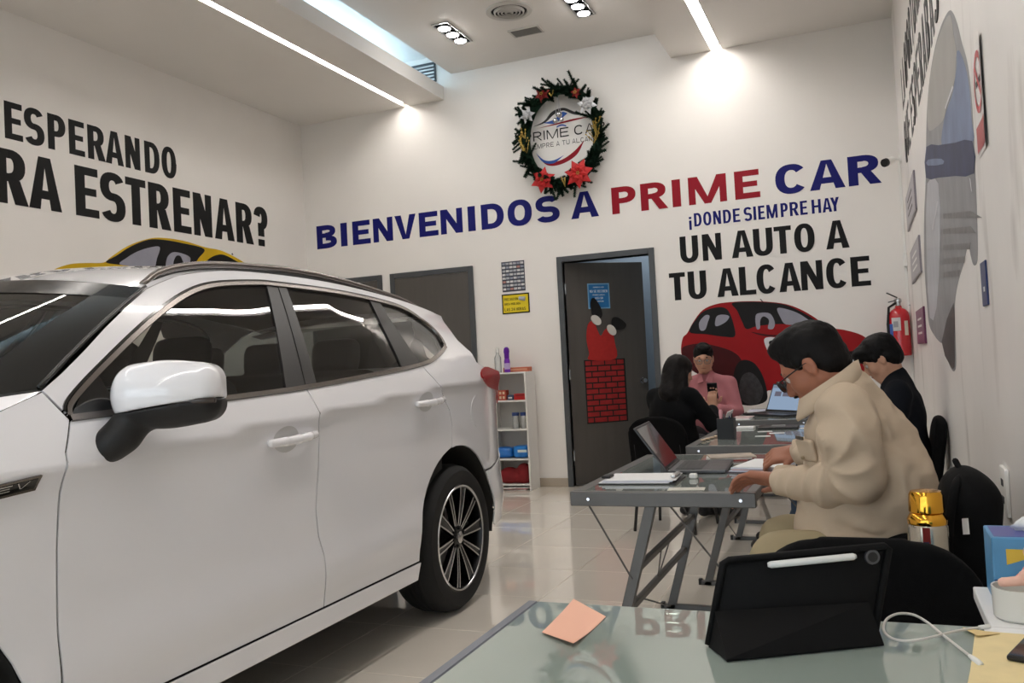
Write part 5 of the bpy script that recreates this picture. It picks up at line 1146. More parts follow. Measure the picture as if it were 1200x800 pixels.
# ------------------------------------------------------------------ chairs
M_fab = mat('black_chair_fabric', (14, 14, 15), .95, spec=.15, noise=.2, nscale=60, bump=.25, bscale=500); M_tub = mat('black_tube', (20, 20, 21), .4)
CH_LEG = MB()
def chair(x, y, rz, label, bw_=.47, top=.80, group='black fabric visitor chairs'):
    """faces local +x; backrest at local -x"""
    t = thing('visitor_chair', label, 'chair', (0, 0, 0), group)
    v = Vol((-.3, -.3, .38), (.3, .3, .56), .012); v.box((0, 0, .455), (.225, .225, .04), None, .038, .02); v.build('seat', M_fab, t, world=False)
    v = Vol((-.42, -.32, .42), (-.1, .32, .92), .012); hz = (top-.44)/2; v.box((-.245, 0, .44+hz), (.028, bw_/2, hz), rotm(0, -9, 0), .026, .01)
    g_ = np.meshgrid(*v.ax, indexing='ij', sparse=True); cr = .15; yy = np.abs(g_[1])-(bw_/2-cr); zz = g_[2]-(top-cr-.01); rr_ = np.sqrt(np.maximum(yy, 0)**2+np.maximum(zz, 0)**2)-cr
    v.F = np.maximum(v.F, np.where((yy > 0) & (zz > 0), rr_, -1).astype(np.float32)); v.build('backrest', M_fab, t, world=False)
    for sy in (-1, 1):
        for sx in (-1, 1):
            MB().tube([(sx*.17, sy*.19, .43), (sx*.22, sy*.225, .0)], .0115, 8).build('leg', M_tub, t, world=False, smooth='all')
        MB().tube([(-.15, sy*.17, .43), (-.235, sy*.17, .45), (-.262, sy*.17, .62)], .011, 8).build('back_post', M_tub, t, world=False, smooth='all')
    MB().box(-.17, .17, -.18, .18, .405, .42).build('under_frame', M_tub, t, world=False)
    t.location = (x, y, 0); t.rotation_euler = (0, 0, rz); return t
PI = math.pi
chair(-.035, 1.86, -PI/2, 'black fabric chair right behind the tablet at the near glass table', .50, .785)
chair(.0, 2.97, PI, 'black fabric chair the man in the beige jacket sits on', .44, .74)
chair(.115, 2.50, -PI/2, 'black fabric chair holding the backpack and the gold flask beside the right wall', .36, .68)
chair(-1.335, 6.20, 1.38, 'black fabric chair the long haired woman sits on', .44, .815)
chair(.055, 5.05, PI, 'black fabric chair the young man in dark clothes sits on', .44, .84)
chair(-1.25, 7.45, -PI/2+.1, 'black fabric chair the man in the pink shirt sits on', .44, .80)
# ------------------------------------------------------------------ things on the desks
def laptop(name, label, hn, hf, base_d, top_n, top_f, M_lid, screen=None):
    """hn, hf: hinge ends; base_d: vector hinge to front edge; top_n, top_f: upper ends of the lid"""
    hn, hf, base_d, top_n, top_f = [Vector(a) for a in (hn, hf, base_d, top_n, top_f)]
    t = thing(name, label, 'laptop', (hn+hf)/2+base_d/2); up = Vector((0, 0, 1))
    MB().prism([hn, hf, hf+base_d, hn+base_d], up*.014).build('base', M_lid, t, bevel=.003, recalc=True)
    a = (hf-hn); kb_ = MB().prism([hn+a*.06+base_d*.12+up*.0142, hf-a*.06+base_d*.12+up*.0142, hf-a*.06+base_d*.58+up*.0142, hn+a*.06+base_d*.58+up*.0142], up*.0004).build('keyboard_deck', M_black, t)
    for r_ in range(5):
        for c_ in range(13):
            u0, u1, w0, w1 = .07+.066*c_, .07+.066*c_+.056, .14+.086*r_, .14+.086*r_+.068
            MB().prism([hn+a*u0+base_d*w0+up*.0147, hn+a*u1+base_d*w0+up*.0147, hn+a*u1+base_d*w1+up*.0147, hn+a*u0+base_d*w1+up*.0147], up*.0012).build('key', mat('key_grey', (52, 52, 54), .5), kb_)
    MB().prism([hn+a*.36+base_d*.64+up*.0142, hn+a*.64+base_d*.64+up*.0142, hn+a*.64+base_d*.95+up*.0142, hn+a*.36+base_d*.95+up*.0142], up*.0004).build('touchpad', mat('touchpad_grey', (70, 70, 72), .3), t)
    n = (top_n-hn).cross(hf-hn).normalized()
    if n.dot(base_d) < 0: n = -n                                  # n points to the user side
    q = up*.012
    MB().prism([hn+q, hf+q, top_f, top_n], n*-.007).build('lid', M_lid, t, bevel=.002, recalc=True)
    lf = lambda u, w, o: hn+q+(hf-hn)*u+(top_n-hn-q)*w*(1-u)+(top_f-hf-q)*w*u+n*o
    MB().prism([lf(.015, .03, .0006), lf(.985, .03, .0006), lf(.985, .98, .0006), lf(.015, .98, .0006)], n*.0006).build('bezel', M_black, t)
    sm = screen or mat('screen_off', (46, 46, 48), .12, coat=.6)
    so = MB().prism([lf(.03, .08, .0014), lf(.97, .08, .0014), lf(.97, .95, .0014), lf(.03, .95, .0014)], n*.0004).build('screen', sm, t)
    MB().cyl(hn+a*.08+up*.012, hf-a*.08+up*.012, .007, n=10).build('hinge', M_black, t)
    return t, so, lf, n
M_lap = mat('dark_grey_laptop', (78, 78, 80), .35, .4)
laptop('laptop', 'dark laptop with open screen on the desk of the man in the beige jacket', (-.785, 3.52, .7412), (-.805, 3.87, .7412), (.235, .012, 0), (-.915, 3.53, .93), (-.935, 3.88, .933), M_lap)
t, so, lf, n_ = laptop('laptop', 'laptop with a lit blue web page on the farthest desk', (-.77, 7.08, .7412), (-.44, 6.74, .7412), (-.155, -.165, 0), (-.705, 7.14, .968), (-.375, 6.80, .962), mat('black_laptop', (34, 34, 38), .35), emit_mat('screen_page', (.30, .40, .55), .42))
for k_ in range(4): MB().prism([lf(.12+.2*k_, .55, .0022), lf(.28+.2*k_, .55, .0022), lf(.28+.2*k_, .72, .0022), lf(.12+.2*k_, .72, .0022)], n_*.0003).build('page_picture', emit_mat('screen_tile', (.18, .17, .22), .35), so)
MB().prism([lf(.04, .84, .0022), lf(.96, .84, .0022), lf(.96, .94, .0022), lf(.04, .94, .0022)], n_*.0003).build('page_header', emit_mat('screen_head', (.22, .26, .32), .4), so)
M_pap = mat('white_paper', (236, 236, 236), .6, noise=.02); M_papb = mat('bluish_paper', (206, 208, 222), .6)
def sheet(mb, c, w, l, ang, z, th=.0012, lift=0.):
    ca, sa = math.cos(ang), math.sin(ang); e1, e2 = Vector((ca, sa, 0)), Vector((-sa, ca, 0)); c = Vector((c[0], c[1], z))
    mb.prism([c-e1*w/2-e2*l/2, c+e1*w/2-e2*l/2, c+e1*w/2+e2*l/2+Vector((0, 0, lift)), c-e1*w/2+e2*l/2+Vector((0, 0, lift))], (0, 0, th))
D = .7402
cb = thing('clipboard', 'black clipboard with white forms at the near left corner of the desk', 'clipboard', (-.85, 3.33, D))
sheet(q := MB(), (-.84, 3.33), .30, .225, .02, D, .004); q.build('board', M_black, cb, bevel=.001)
for k_ in range(3): sheet(q := MB(), (-.855+.01*k_, 3.325+.004*k_), .27, .20, .03+.02*k_, D+.0042+.004*k_, .0036); q.build('form_sheet', (M_pap, M_papb, M_pap)[k_], cb)
MB().box(-.72, -.70, 3.28, 3.38, D+.016, D+.030).build('clip', M_steel, cb, bevel=.004); MB().box(-.99, -.955, 3.27, 3.33, D+.016, D+.026).build('binder_clip', M_black, cb, bevel=.003)
o = thing('loose_sheet', 'single white sheet under the clipboard, poking over the desk edge', 'paper', (-.95, 3.30, D)); 
sheet(q := MB(), (-1.0+.03, 3.45), .09, .12, .5, D, .0006); q.build('paper', M_pap, o)
o = thing('photo_card', 'small pale card lying flat near the desk edge beside the clipboard', 'card', (-.62, 3.10, D)); sheet(q := MB(), (-.63, 3.12), .13, .07, .1, D, .0008); q.build('card', mat('pale_card', (206, 204, 192), .4), o)
o = thing('cable_end', 'black and white charger plug lying beside the laptop', 'plug', (-.66, 3.40, D)); MB().box(-.67, -.64, 3.38, 3.405, D, D+.02).build('plug', M_white, o, bevel=.004); MB().tube([(-.655, 3.405, D+.008), (-.66, 3.45, D+.006), (-.70, 3.49, D+.005)], .003, 6).build('cord', M_black, o)
CATL = ('red covered catalogue at the bottom of the small pile behind the open laptop', 'white catalogue in the middle of the small pile behind the open laptop', 'tan catalogue on top of the small pile behind the open laptop')
for k_ in range(3): sheet(q := MB(), (-.62+.01*k_, 4.02), .20, .15, .15*k_, D+.0062*k_, .0055); tag(q.build('catalogue', mat('cat_%d' % k_, ((150, 60, 56), (206, 204, 200), (190, 176, 160))[k_], .4, noise=.3, nscale=20)), CATL[k_], 'catalogue', 'catalogues behind the laptop')
o = thing('form_stack', 'thick stack of white forms under the hands of the man in beige', 'paper', (-.47, 3.63, D))
for k_ in range(5): sheet(q := MB(), (-.43+.006*k_, 3.66+.004*(k_ % 3)), .185, .27, -.25+.05*(k_ % 3), D+.0052*k_, .005); q.build('form_sheet', (mat('dark_folder', (84, 74, 84), .5), M_papb, mat('pink_form', (206, 176, 176), .6), M_papb, M_pap)[k_], o)
# middle desk
o = thing('pen_cup', 'square black mesh pen cup on the middle desk', 'pen cup', (-.765, 5.02, D)); a = .045; q = MB()
for e in (-1, 1): q.box(-.765+e*a-.002, -.765+e*a+.002, 5.02-a, 5.02+a, D, D+.115); q.box(-.765-a, -.765+a, 5.02+e*a-.002, 5.02+e*a+.002, D, D+.115)
q.box(-.765-a, -.765+a, 5.02-a, 5.02+a, D, D+.004); q.build('cup', M_black, o)
for k_, (dx, dy, cc, hh, lb_) in enumerate(((.02, .01, (30, 30, 34), .14, 'black pen standing in the pen cup'), (-.01, .02, (190, 190, 190), .135, 'pale grey pen standing in the pen cup'), (.015, -.02, (40, 60, 130), .13, 'blue pen standing in the pen cup'))):
    pn = thing('pen', lb_, 'pen', (-.765+dx, 5.02+dy, D+.006), 'pens in the pen cup'); a0, a1 = Vector((-.765+dx, 5.02+dy, D+.006)), Vector((-.765+dx*1.6, 5.02+dy*1.5, D+hh)); MB().tube([a0, a0+(a1-a0)*.8], .004, 6).build('barrel', mat('pen_%d' % k_, cc, .4), pn); MB().tube([a0+(a1-a0)*.8, a1], [.0045, .0035], 6).build('cap', mat('pen_cap_%d' % k_, tuple(int(v*.7) for v in cc), .4), pn)
o = thing('pink_highlighter', 'pink capped marker standing in the pen cup', 'marker', (-.79, 5.0, D+.01)); MB().lathe((-.79, 5.0, D+.006), [(.009, 0), (.009, .12), (.011, .122), (.011, .15), (.006, .16)], n=12).build('marker', mat('marker_pink', (222, 160, 168), .4), o, smooth=True)
o = thing('note_pad', 'small white note pad behind the pen cup', 'note pad', (-.72, 5.70, D)); MB().box(-.80, -.69, 5.62, 5.72, D, D+.012).build('pad', M_pap, o, bevel=.001)
o = thing('tablet_stand', 'dark flat tablet with pale card on the middle desk', 'tablet', (-.56, 5.6, D)); MB().box(-.66, -.42, 5.56, 5.74, D, D+.012).build('body', M_black, o, bevel=.004); MB().box(-.58, -.50, 5.60, 5.66, D+.0122, D+.02).build('card', mat('grey_card', (150, 150, 150), .5), o)
for k_, (x_, y_, a_, lb_) in enumerate(((-.60, 5.42, .2, 'white business card lying just in front of the flat tablet'), (-.52, 5.30, .1, 'white business card in the middle of the middle desk'), (-.43, 5.56, -.3, 'white business card at the right edge of the middle desk'), (-.58, 5.12, .05, 'white business card nearest the pen cup'))):
    if k_ == 2: x_, y_ = -.37, 5.60
    sheet(q := MB(), (x_, y_), .085, .05, a_, D, .0008); tag(q.build('business_card', M_pap), lb_, 'card', 'business cards on the middle desk')
WL = ('first', 'second', 'third', 'fourth', 'fifth')
for k_ in range(5): tag(MB().ball((-.875+.012*k_, 4.88+.07*k_, D+.0065), .012, 6, 4, (1.3, 1.5, .5)).build('snack_wrapper', mat('wrapper_tan', (196, 172, 146), .5)), 'crumpled tan wrapper, %s from the near end in the row at the desk edge' % WL[k_], 'wrapper', 'wrappers on the middle desk')
# farthest desk
for k_, (x_, y_, a_, z_, lb_) in enumerate(((-.875, 6.50, .0, 0, 'white form at the near end of the farthest desk'), (-.875, 6.55, -.05, .0065, 'pinkish form lying on the white one at the near end of the farthest desk'), (-.87, 7.25, .2, 0, 'white form at the far end of the farthest desk, underneath'), (-.86, 7.30, .1, .0065, 'bluish form on top at the far end of the farthest desk'))):
    sheet(q := MB(), (x_, y_), .13, .2, a_, D+z_, .006); tag(q.build('paper_form', (M_pap, mat('pinkish_form', (214, 190, 190), .6), M_pap, M_papb)[k_]), lb_, 'paper', 'forms on the farthest desk')
o = thing('white_folder', 'tall white folder leaning at the left of the farthest desk', 'folder', (-1.05, 6.75, .4)); MB().obox((-1.06, 6.75, .60), ((.94, 0, -.34), (0, 1, 0), (.34, 0, .94)), (.004, .14, .20)).build('cover', M_pap, o, bevel=.002); 
# ------------------------------------------------------------------ near glass table
M_fgl = glass_mat('near_table_glass', (.74, .84, .79), 2.0, .0, frost=(.42, .50, .455), fw=.74)
ft = thing('glass_table', 'near glass table with a grey metal edge in the foreground', 'table', (-.15, 1.0, 0), 'glass top tables'); del ft['group']
MB().box(-.640, XR-.012, .15, 1.632, .731, .7395).build('glass_top', M_fgl, ft, bevel=.0008)
MB().box(-.662, -.640, .15, 1.634, .700, .7405).build('side_rail', mat('blue_grey_steel', (120, 124, 134), .35, .5), ft, bevel=.003)
MB().box(-.640, XR-.012, .2, .225, .69, .730).build('cross_rail', M_dsk, ft); MB().box(XR-.045, XR-.012, .225, 1.6, .69, .730).build('side_rail', M_dsk, ft)
for x_, y_ in ((-.651, .3), (XR-.03, .3), (XR-.03, 1.5), (-.651, 1.0)): MB().box(x_-.012, x_+.012, y_-.02, y_+.02, 0, .699).build('leg', M_dsk, ft, bevel=.002)
FZ = .7397
def pt(px, py, z=FZ): return onz(px, py, z)
# sticky note, slightly curled
c = [pt(672, 700, FZ+.004), pt(635, 742, FZ+.001), pt(672, 757, FZ+.004), pt(710, 722, FZ+.002)]
c0 = sum(c, Vector())/4; e1 = (c[3]-c[0]+c[2]-c[1]).normalized(); e2 = Vector((-e1.y, e1.x, 0)); 
rows = []
for i in range(9):
    r_ = []
    for j in range(9):
        u, w = i/8, j/8; p = c[0]*(1-u)*(1-w)+c[3]*u*(1-w)+c[2]*u*w+c[1]*(1-u)*w; r_.append(Vector((p.x, p.y, FZ+.0008+.012*max(0, w-.35)**1.6*(.4+u)+.004*max(0, .3-w))))
    rows.append(r_)
q = MB(); q.grid(rows); q.grid([[p+Vector((0, 0, -.0004)) for p in r_] for r_ in rows][::-1]); tag(q.build('sticky_note', mat('salmon_paper', (246, 190, 164), .7), smooth='all'), 'salmon pink sticky note lying on the near glass table', 'sticky note')
# tablet in a folded black case
tb = thing('tablet', 'tablet in a black folding case with a white stylus, standing on the near table', 'tablet', (-.12, 1.44, FZ))
bl, br = Vector((-.268, 1.43, FZ+.001)), Vector((.005, 1.535, FZ+.001)); lean = Vector((.02, -.06, .16)); 
tl, tr = ony(848, 657, 1.455), ony(1042, 639, 1.545); ax_ = (tr-tl).normalized(); upv = ((tl-bl)+(tr-br)).normalized(); upv = (upv-ax_*upv.dot(ax_)).normalized(); nn_ = ax_.cross(upv); 
if nn_.y > 0: nn_ = -nn_
bl, br = Vector((-.268, 1.43, FZ+.001)), Vector((-.020, 1.497, FZ+.001))
T = lambda u, w, o=0.: (bl*(1-u)+br*u)*(1-w)+(tl*(1-u)+tr*u)*w+nn_*o
M_case = mat('black_tablet_case', (11, 11, 12), .65, spec=.2, bump=.15, bscale=600)
MB().prism([T(0, 0), T(1, 0), T(1, 1), T(0, 1)], nn_*-.008).build('case_back', M_case, tb, bevel=.003, seg=2, recalc=True)
MB().prism([T(.02, .04, -.0085), T(.98, .04, -.0085), T(.98, .97, -.0085), T(.02, .97, -.0085)], nn_*-.001).build('screen', mat('screen_off', (46, 46, 48), .12), tb)
ed = MB(); ed.tube([T(0, .02), T(0, .97), T(.03, 1.0), T(.97, 1.0), T(1, .97), T(1, .02)], .0065, 8); ed.build('case_rim', M_case, tb, smooth='all')
MB().prism([T(.82, .965, .0), T(.975, .965, .0), T(.99, 1.02, .0), T(.80, 1.02, .0)], nn_*.007).build('corner_guard', M_case, tb, bevel=.002, recalc=True)
MB().tube([T(.27, .915, .006), T(.29, .915, .007), T(.78, .925, .007), T(.80, .925, .006)], [.0035, .0058, .0058, .0035], 12).build('stylus', mat('stylus_white', (226, 226, 224), .35), tb, smooth='all')
MB().cyl(T(.905, .90, .001), T(.905, .90, .005), .0125, .0115, 20).build('camera_ring', mat('ring_grey', (88, 88, 92), .35, .5), tb, smooth=True); MB().cyl(T(.905, .90, .005), T(.905, .90, .0056), .008, .008, 16).build('camera_lens', M_black, tb)
# lower flap: folds out toward the viewer and back to the table
f0, f1 = pt(852, 776), pt(1036, 757); mid0, mid1 = T(.0, .40, .004), T(.93, .42, .004)
MB().prism([mid0, mid1, f1+Vector((0, 0, .002)), f0+Vector((0, 0, .002))], (0, -.002, .003)).build('case_flap', M_case, tb, recalc=True)
MB().prism([f0+Vector((0, 0, .001)), f1+Vector((0, 0, .001)), T(1, 0, -.004)+Vector((0, 0, .003)), T(0, 0, -.004)+Vector((0, 0, .003))], (0, 0, .003)).build('case_foot', M_case, tb, recalc=True)
MB().prism([T(.0, .0, .003), T(0, .42, .003), f0+Vector((0, 0, .003))], ax_*.003).build('case_gusset', M_case, tb, recalc=True)
# cable with plug, envelope, phone, papers
cpts = [(1148, 738, .004), (1132, 741, .006), (1110, 748, .012), (1085, 757, .018), (1062, 759, .016), (1044, 754, .014), (1036, 745, .016), (1040, 735, .022), (1054, 730, .026), (1072, 731, .024), (1088, 738, .018), (1104, 749, .012), (1120, 760, .008), (1138, 773, .005)]
P_ = [pt(a, b)+Vector((0, 0, 0)) for a, b, h in cpts]; P_ = [Vector((p.x, p.y, FZ+h*.55+.002)) for p, (_, _, h) in zip(P_, cpts)]
cbl = thing('charging_cable', 'white charging cable looped on the near glass table', 'cable', P_[4]); sp_ = [Vector(p) for p in spline([tuple(p) for p in P_], 6)]
MB().tube(sp_, .0022, 8).build('cord', mat('cable_white', (206, 202, 196), .45), cbl, smooth='all'); MB().tube([sp_[0], sp_[0]+(sp_[0]-sp_[3]).normalized()*.02], [.0035, .004], 8).build('strain_relief', M_white, cbl, smooth='all')
d_ = (sp_[-1]-sp_[-4]).normalized(); MB().tube([sp_[-1]-d_*.004, sp_[-1]+d_*.012, sp_[-1]+d_*.03], [.003, .0045, .0045], 8).build('plug', M_white, cbl, smooth='all')
en = thing('yellow_envelope', 'pale yellow paper envelope at the right end of the near table', 'envelope', (.24, 1.48, FZ))
ep = [pt(1143, 740), (XR-.014, 1.585, FZ), (XR-.014, 1.15, FZ), pt(1128, 830), pt(1137, 788)]
MB().prism([Vector((p[0], p[1], FZ)) for p in ep], (0, 0, .0025)).build('paper', mat('manila_yellow', (236, 216, 164), .7, noise=.05, nscale=30), en)
MB().prism([Vector((.118, 1.612, FZ+.0026)), Vector((.17, 1.59, FZ+.0026)), Vector((.135, 1.56, FZ+.006))], (0, 0, .0008)).build('torn_flap', mat('manila_fold', (222, 196, 140), .7), en)
ph = thing('smartphone', 'black phone lying on the yellow envelope', 'phone', (.25, 1.5, FZ)); px_ = MB().obox((.222, 1.515, FZ+.0072), ((.93, -.36, 0), (.36, .93, 0), (0, 0, 1)), (.036, .074, .0042)); px_.build('body', M_black, ph, bevel=.003, seg=2, recalc=True); MB().obox((.222, 1.515, FZ+.0116), ((.93, -.36, 0), (.36, .93, 0), (0, 0, 1)), (.033, .071, .0002)).build('screen', mat('phone_glass', (30, 30, 34), .08), ph)
wp = thing('white_sheet', 'white paper sheet on the table corner by the right wall', 'paper', (.25, 1.61, FZ)); MB().box(.150, XR-.014, 1.592, 1.631, FZ, FZ+.0008).build('paper', M_pap, wp)
# side shelf along the wall that carries the tissue box, mug and doll
sd = thing('side_cabinet', 'white low cabinet against the right wall behind the near table', 'cabinet', (.29, 1.79, 0)); MB().box(.235, XR-.013, 1.645, 1.895, .0, .715).build('body', M_mel, sd, bevel=.003); MB().box(.162, XR-.013, 1.636, 1.90, .7155, .7395).build('top', mat('cabinet_top', (232, 232, 232), .35), sd, bevel=.002); MB().box(.2335, .235, 1.66, 1.88, .05, .69).build('door', M_mel, sd)
tz = .7398
tbx = thing('tissue_box', 'blue tissue box with a white tissue popping out, by the right wall', 'tissue box', (.27, 1.86, tz))
B0, B1, Y0_, Y1_, BH = .186, XR-.016, 1.775, 1.893, .120
MB().box(B0, B1, Y0_, Y1_, tz, tz+BH).build('carton', mat('tissue_blue', (92, 152, 196), .4, noise=.12, nscale=12), tbx, bevel=.002)
MB().box(B0+.001, B1-.001, Y0_-.0006, Y0_, tz+.002, tz+.045).build('dark_band', mat('tissue_navy', (34, 62, 116), .4), tbx)
MB().prism([(B0+.022, Y0_-.0008, tz+.072), (B0+.022, Y0_-.0008, tz+.1), (B0+.10, Y0_-.0008, tz+.1)], (0, -.0004, 0)).build('yellow_mark', mat('tissue_yellow', (222, 186, 70), .45), tbx)
MB().box(B0+.006, B1-.006, Y0_+.01, Y1_-.01, tz+BH, tz+BH+.0006).build('top_panel', mat('tissue_purple', (88, 92, 158), .4), tbx)
tx = MB(); line_text(tx, 'KLEENEX', (B0+.062, Y0_-.0007, tz+.046), (.8, 0, 0), (0, 0, 1), .022, (0, -.0005, 0), .6, .16); tx.build('printed_name', M_white, tbx)
MB().grid([[(.262+.034*(i/6-.5)*2+.006*math.sin(j*1.3), 1.835+.010*math.sin(i*1.1+j), tz+BH-.004+.042*(j/6)*(1-.45*abs(i/3-1))) for i in range(7)] for j in range(7)]).build('tissue', mat('tissue_white', (240, 240, 238), .8), tbx, smooth='all')
mg = thing('white_mug', 'white mug in front of the tissue box', 'mug', (.214, 1.697, tz)); MB().lathe((.214, 1.697, tz), [(.036, 0), (.040, .004), (.042, .054), (.039, .054), (.037, .008), (.001, .006)], n=32).build('body', mat('mug_ceramic', (226, 224, 216), .25), mg, smooth=True, recalc=True); MB().tube([(.250, 1.71, tz+.046), (.272, 1.715, tz+.042), (.274, 1.715, tz+.03), (.250, 1.71, tz+.02)], .0045, 8).build('handle', MATS['mug_ceramic'], mg, smooth='all')
# pink cloth doll sitting on the mug
dl = thing('cloth_doll', 'small pink cloth doll resting across the mug', 'doll', (0.212, 1.697, tz+.088)); M_sk = mat('doll_skin', (236, 190, 172), .8); M_pk = mat('doll_pink', (232, 138, 132), .8)
v = Vol((0.1689, 1.6374, tz+0.0473), (0.2977, 1.7382, tz+0.1537), .0045); v.chain([(0.2333, 1.6794, tz+0.0686), (0.2053, 1.6710, tz+0.0686), (0.1868, 1.6682, tz+0.0664)], [0.0095, 0.0073, 0.0084], .006); v.chain([(0.2389, 1.6990, tz+0.0725), (0.2473, 1.7046, tz+0.0753)], [0.0084, 0.0067], .006); v.cone((0.2406, 1.6850, tz+0.0893), (0.2165, 1.6710, tz+0.0820), .0056, .005, .006); v.ell((0.2406, 1.6878, tz+0.1134), (0.0179, 0.0168, 0.0190), None, .006); v.F = np.maximum(v.F, (v.ax[0]-(XR-.006))[:, None, None]); v.build('body', M_sk, dl)
v = Vol((0.1913, 1.6430, tz+0.0473), (0.2977, 1.7382, tz+0.1257), .0045); v.ell((0.2372, 1.6861, tz+0.0798), (0.0179, 0.0168, 0.0168), None, .006); v.ell((0.2294, 1.6822, tz+0.0725), (0.0213, 0.0190, 0.0090), None, .006); v.F = np.maximum(v.F, (v.ax[0]-(XR-.008))[:, None, None]); v.build('dress', M_pk, dl)
# gold flask and backpack on the chair by the wall
fk = thing('vacuum_flask', 'steel vacuum flask with a gold cup lid, on the chair by the wall', 'flask', (.115, 2.44, .498)); M_goldp = mat('polished_gold', (232, 170, 60), .12, 1.); fx, fy = .115, 2.44
MB().lathe((fx, fy, .498), [(.044, 0), (.048, .004), (.048, .255), (.045, .262)], n=32).build('body', mat('flask_steel', (196, 188, 172), .22, 1.), fk, smooth=True)
MB().lathe((fx, fy, .760), [(.0465, 0), (.0475, .012), (.040, .026), (.038, .028)], n=32).build('shoulder', M_goldp, fk, smooth=True); MB().lathe((fx, fy, .789), [(.041, 0), (.0425, .002), (.0405, .044), (.036, .053), (.02, .056), (.001, .057)], n=32).build('cup_lid', M_goldp, fk, smooth=True)
rows = [[(fx+.0484*math.cos(a), fy+.0484*math.sin(a), z) for z in (.56, .757)] for a in [math.radians(252+3*i) for i in range(8)]]; MB().grid(rows).build('red_label', mat('label_maroon', (122, 34, 30), .4), fk, smooth='all')
rows = [[(fx+.0487*math.cos(a), fy+.0487*math.sin(a), z) for z in (.70, .722)] for a in [math.radians(254+3*i) for i in range(6)]]; MB().grid(rows).build('label_mark', mat('label_navy', (50, 56, 90), .4), fk, smooth='all')
bp_ = thing('backpack', 'black backpack standing on the chair against the right wall', 'backpack', (.24, 2.68, .498)); M_bag = mat('black_nylon', (11, 11, 12), .8, spec=.2, noise=.15, nscale=30, bump=.3, bscale=40)
v = Vol((.06, 2.46, .46), (.40, 2.90, .96), .009); v.box((.225, 2.60, .675), (.066, .10, .178), rotm(0, 5, 0), .06, .02); v.ell((.215, 2.60, .80), (.058, .09, .085), None, .05); v.box((.165, 2.60, .60), (.04, .085, .10), rotm(0, 5, 0), .038, .03); v.F = np.maximum(v.F, (v.ax[0]-(XR-.006))[:, None, None]); v.F = np.maximum(v.F, (.499-v.ax[2])[None, None, :]); v.build('body', M_bag, bp_)
MB().tube(spline([(.205, 2.55, .86), (.185, 2.505, .83), (.165, 2.49, .72), (.165, 2.49, .60), (.18, 2.50, .53)], 5), .012, 8).build('shoulder_strap', M_bag, bp_, smooth='all'); MB().tube(spline([(.21, 2.58, .873), (.20, 2.60, .898), (.21, 2.62, .873)], 5), .008, 8).build('grab_handle', M_bag, bp_, smooth='all')
MB().obox((.205, 2.487, .745), ((.5, -.8, .2), (.0, .25, .97), (.86, .4, -.1)), (.012, .02, .001)).build('brand_tag', M_white, bp_)
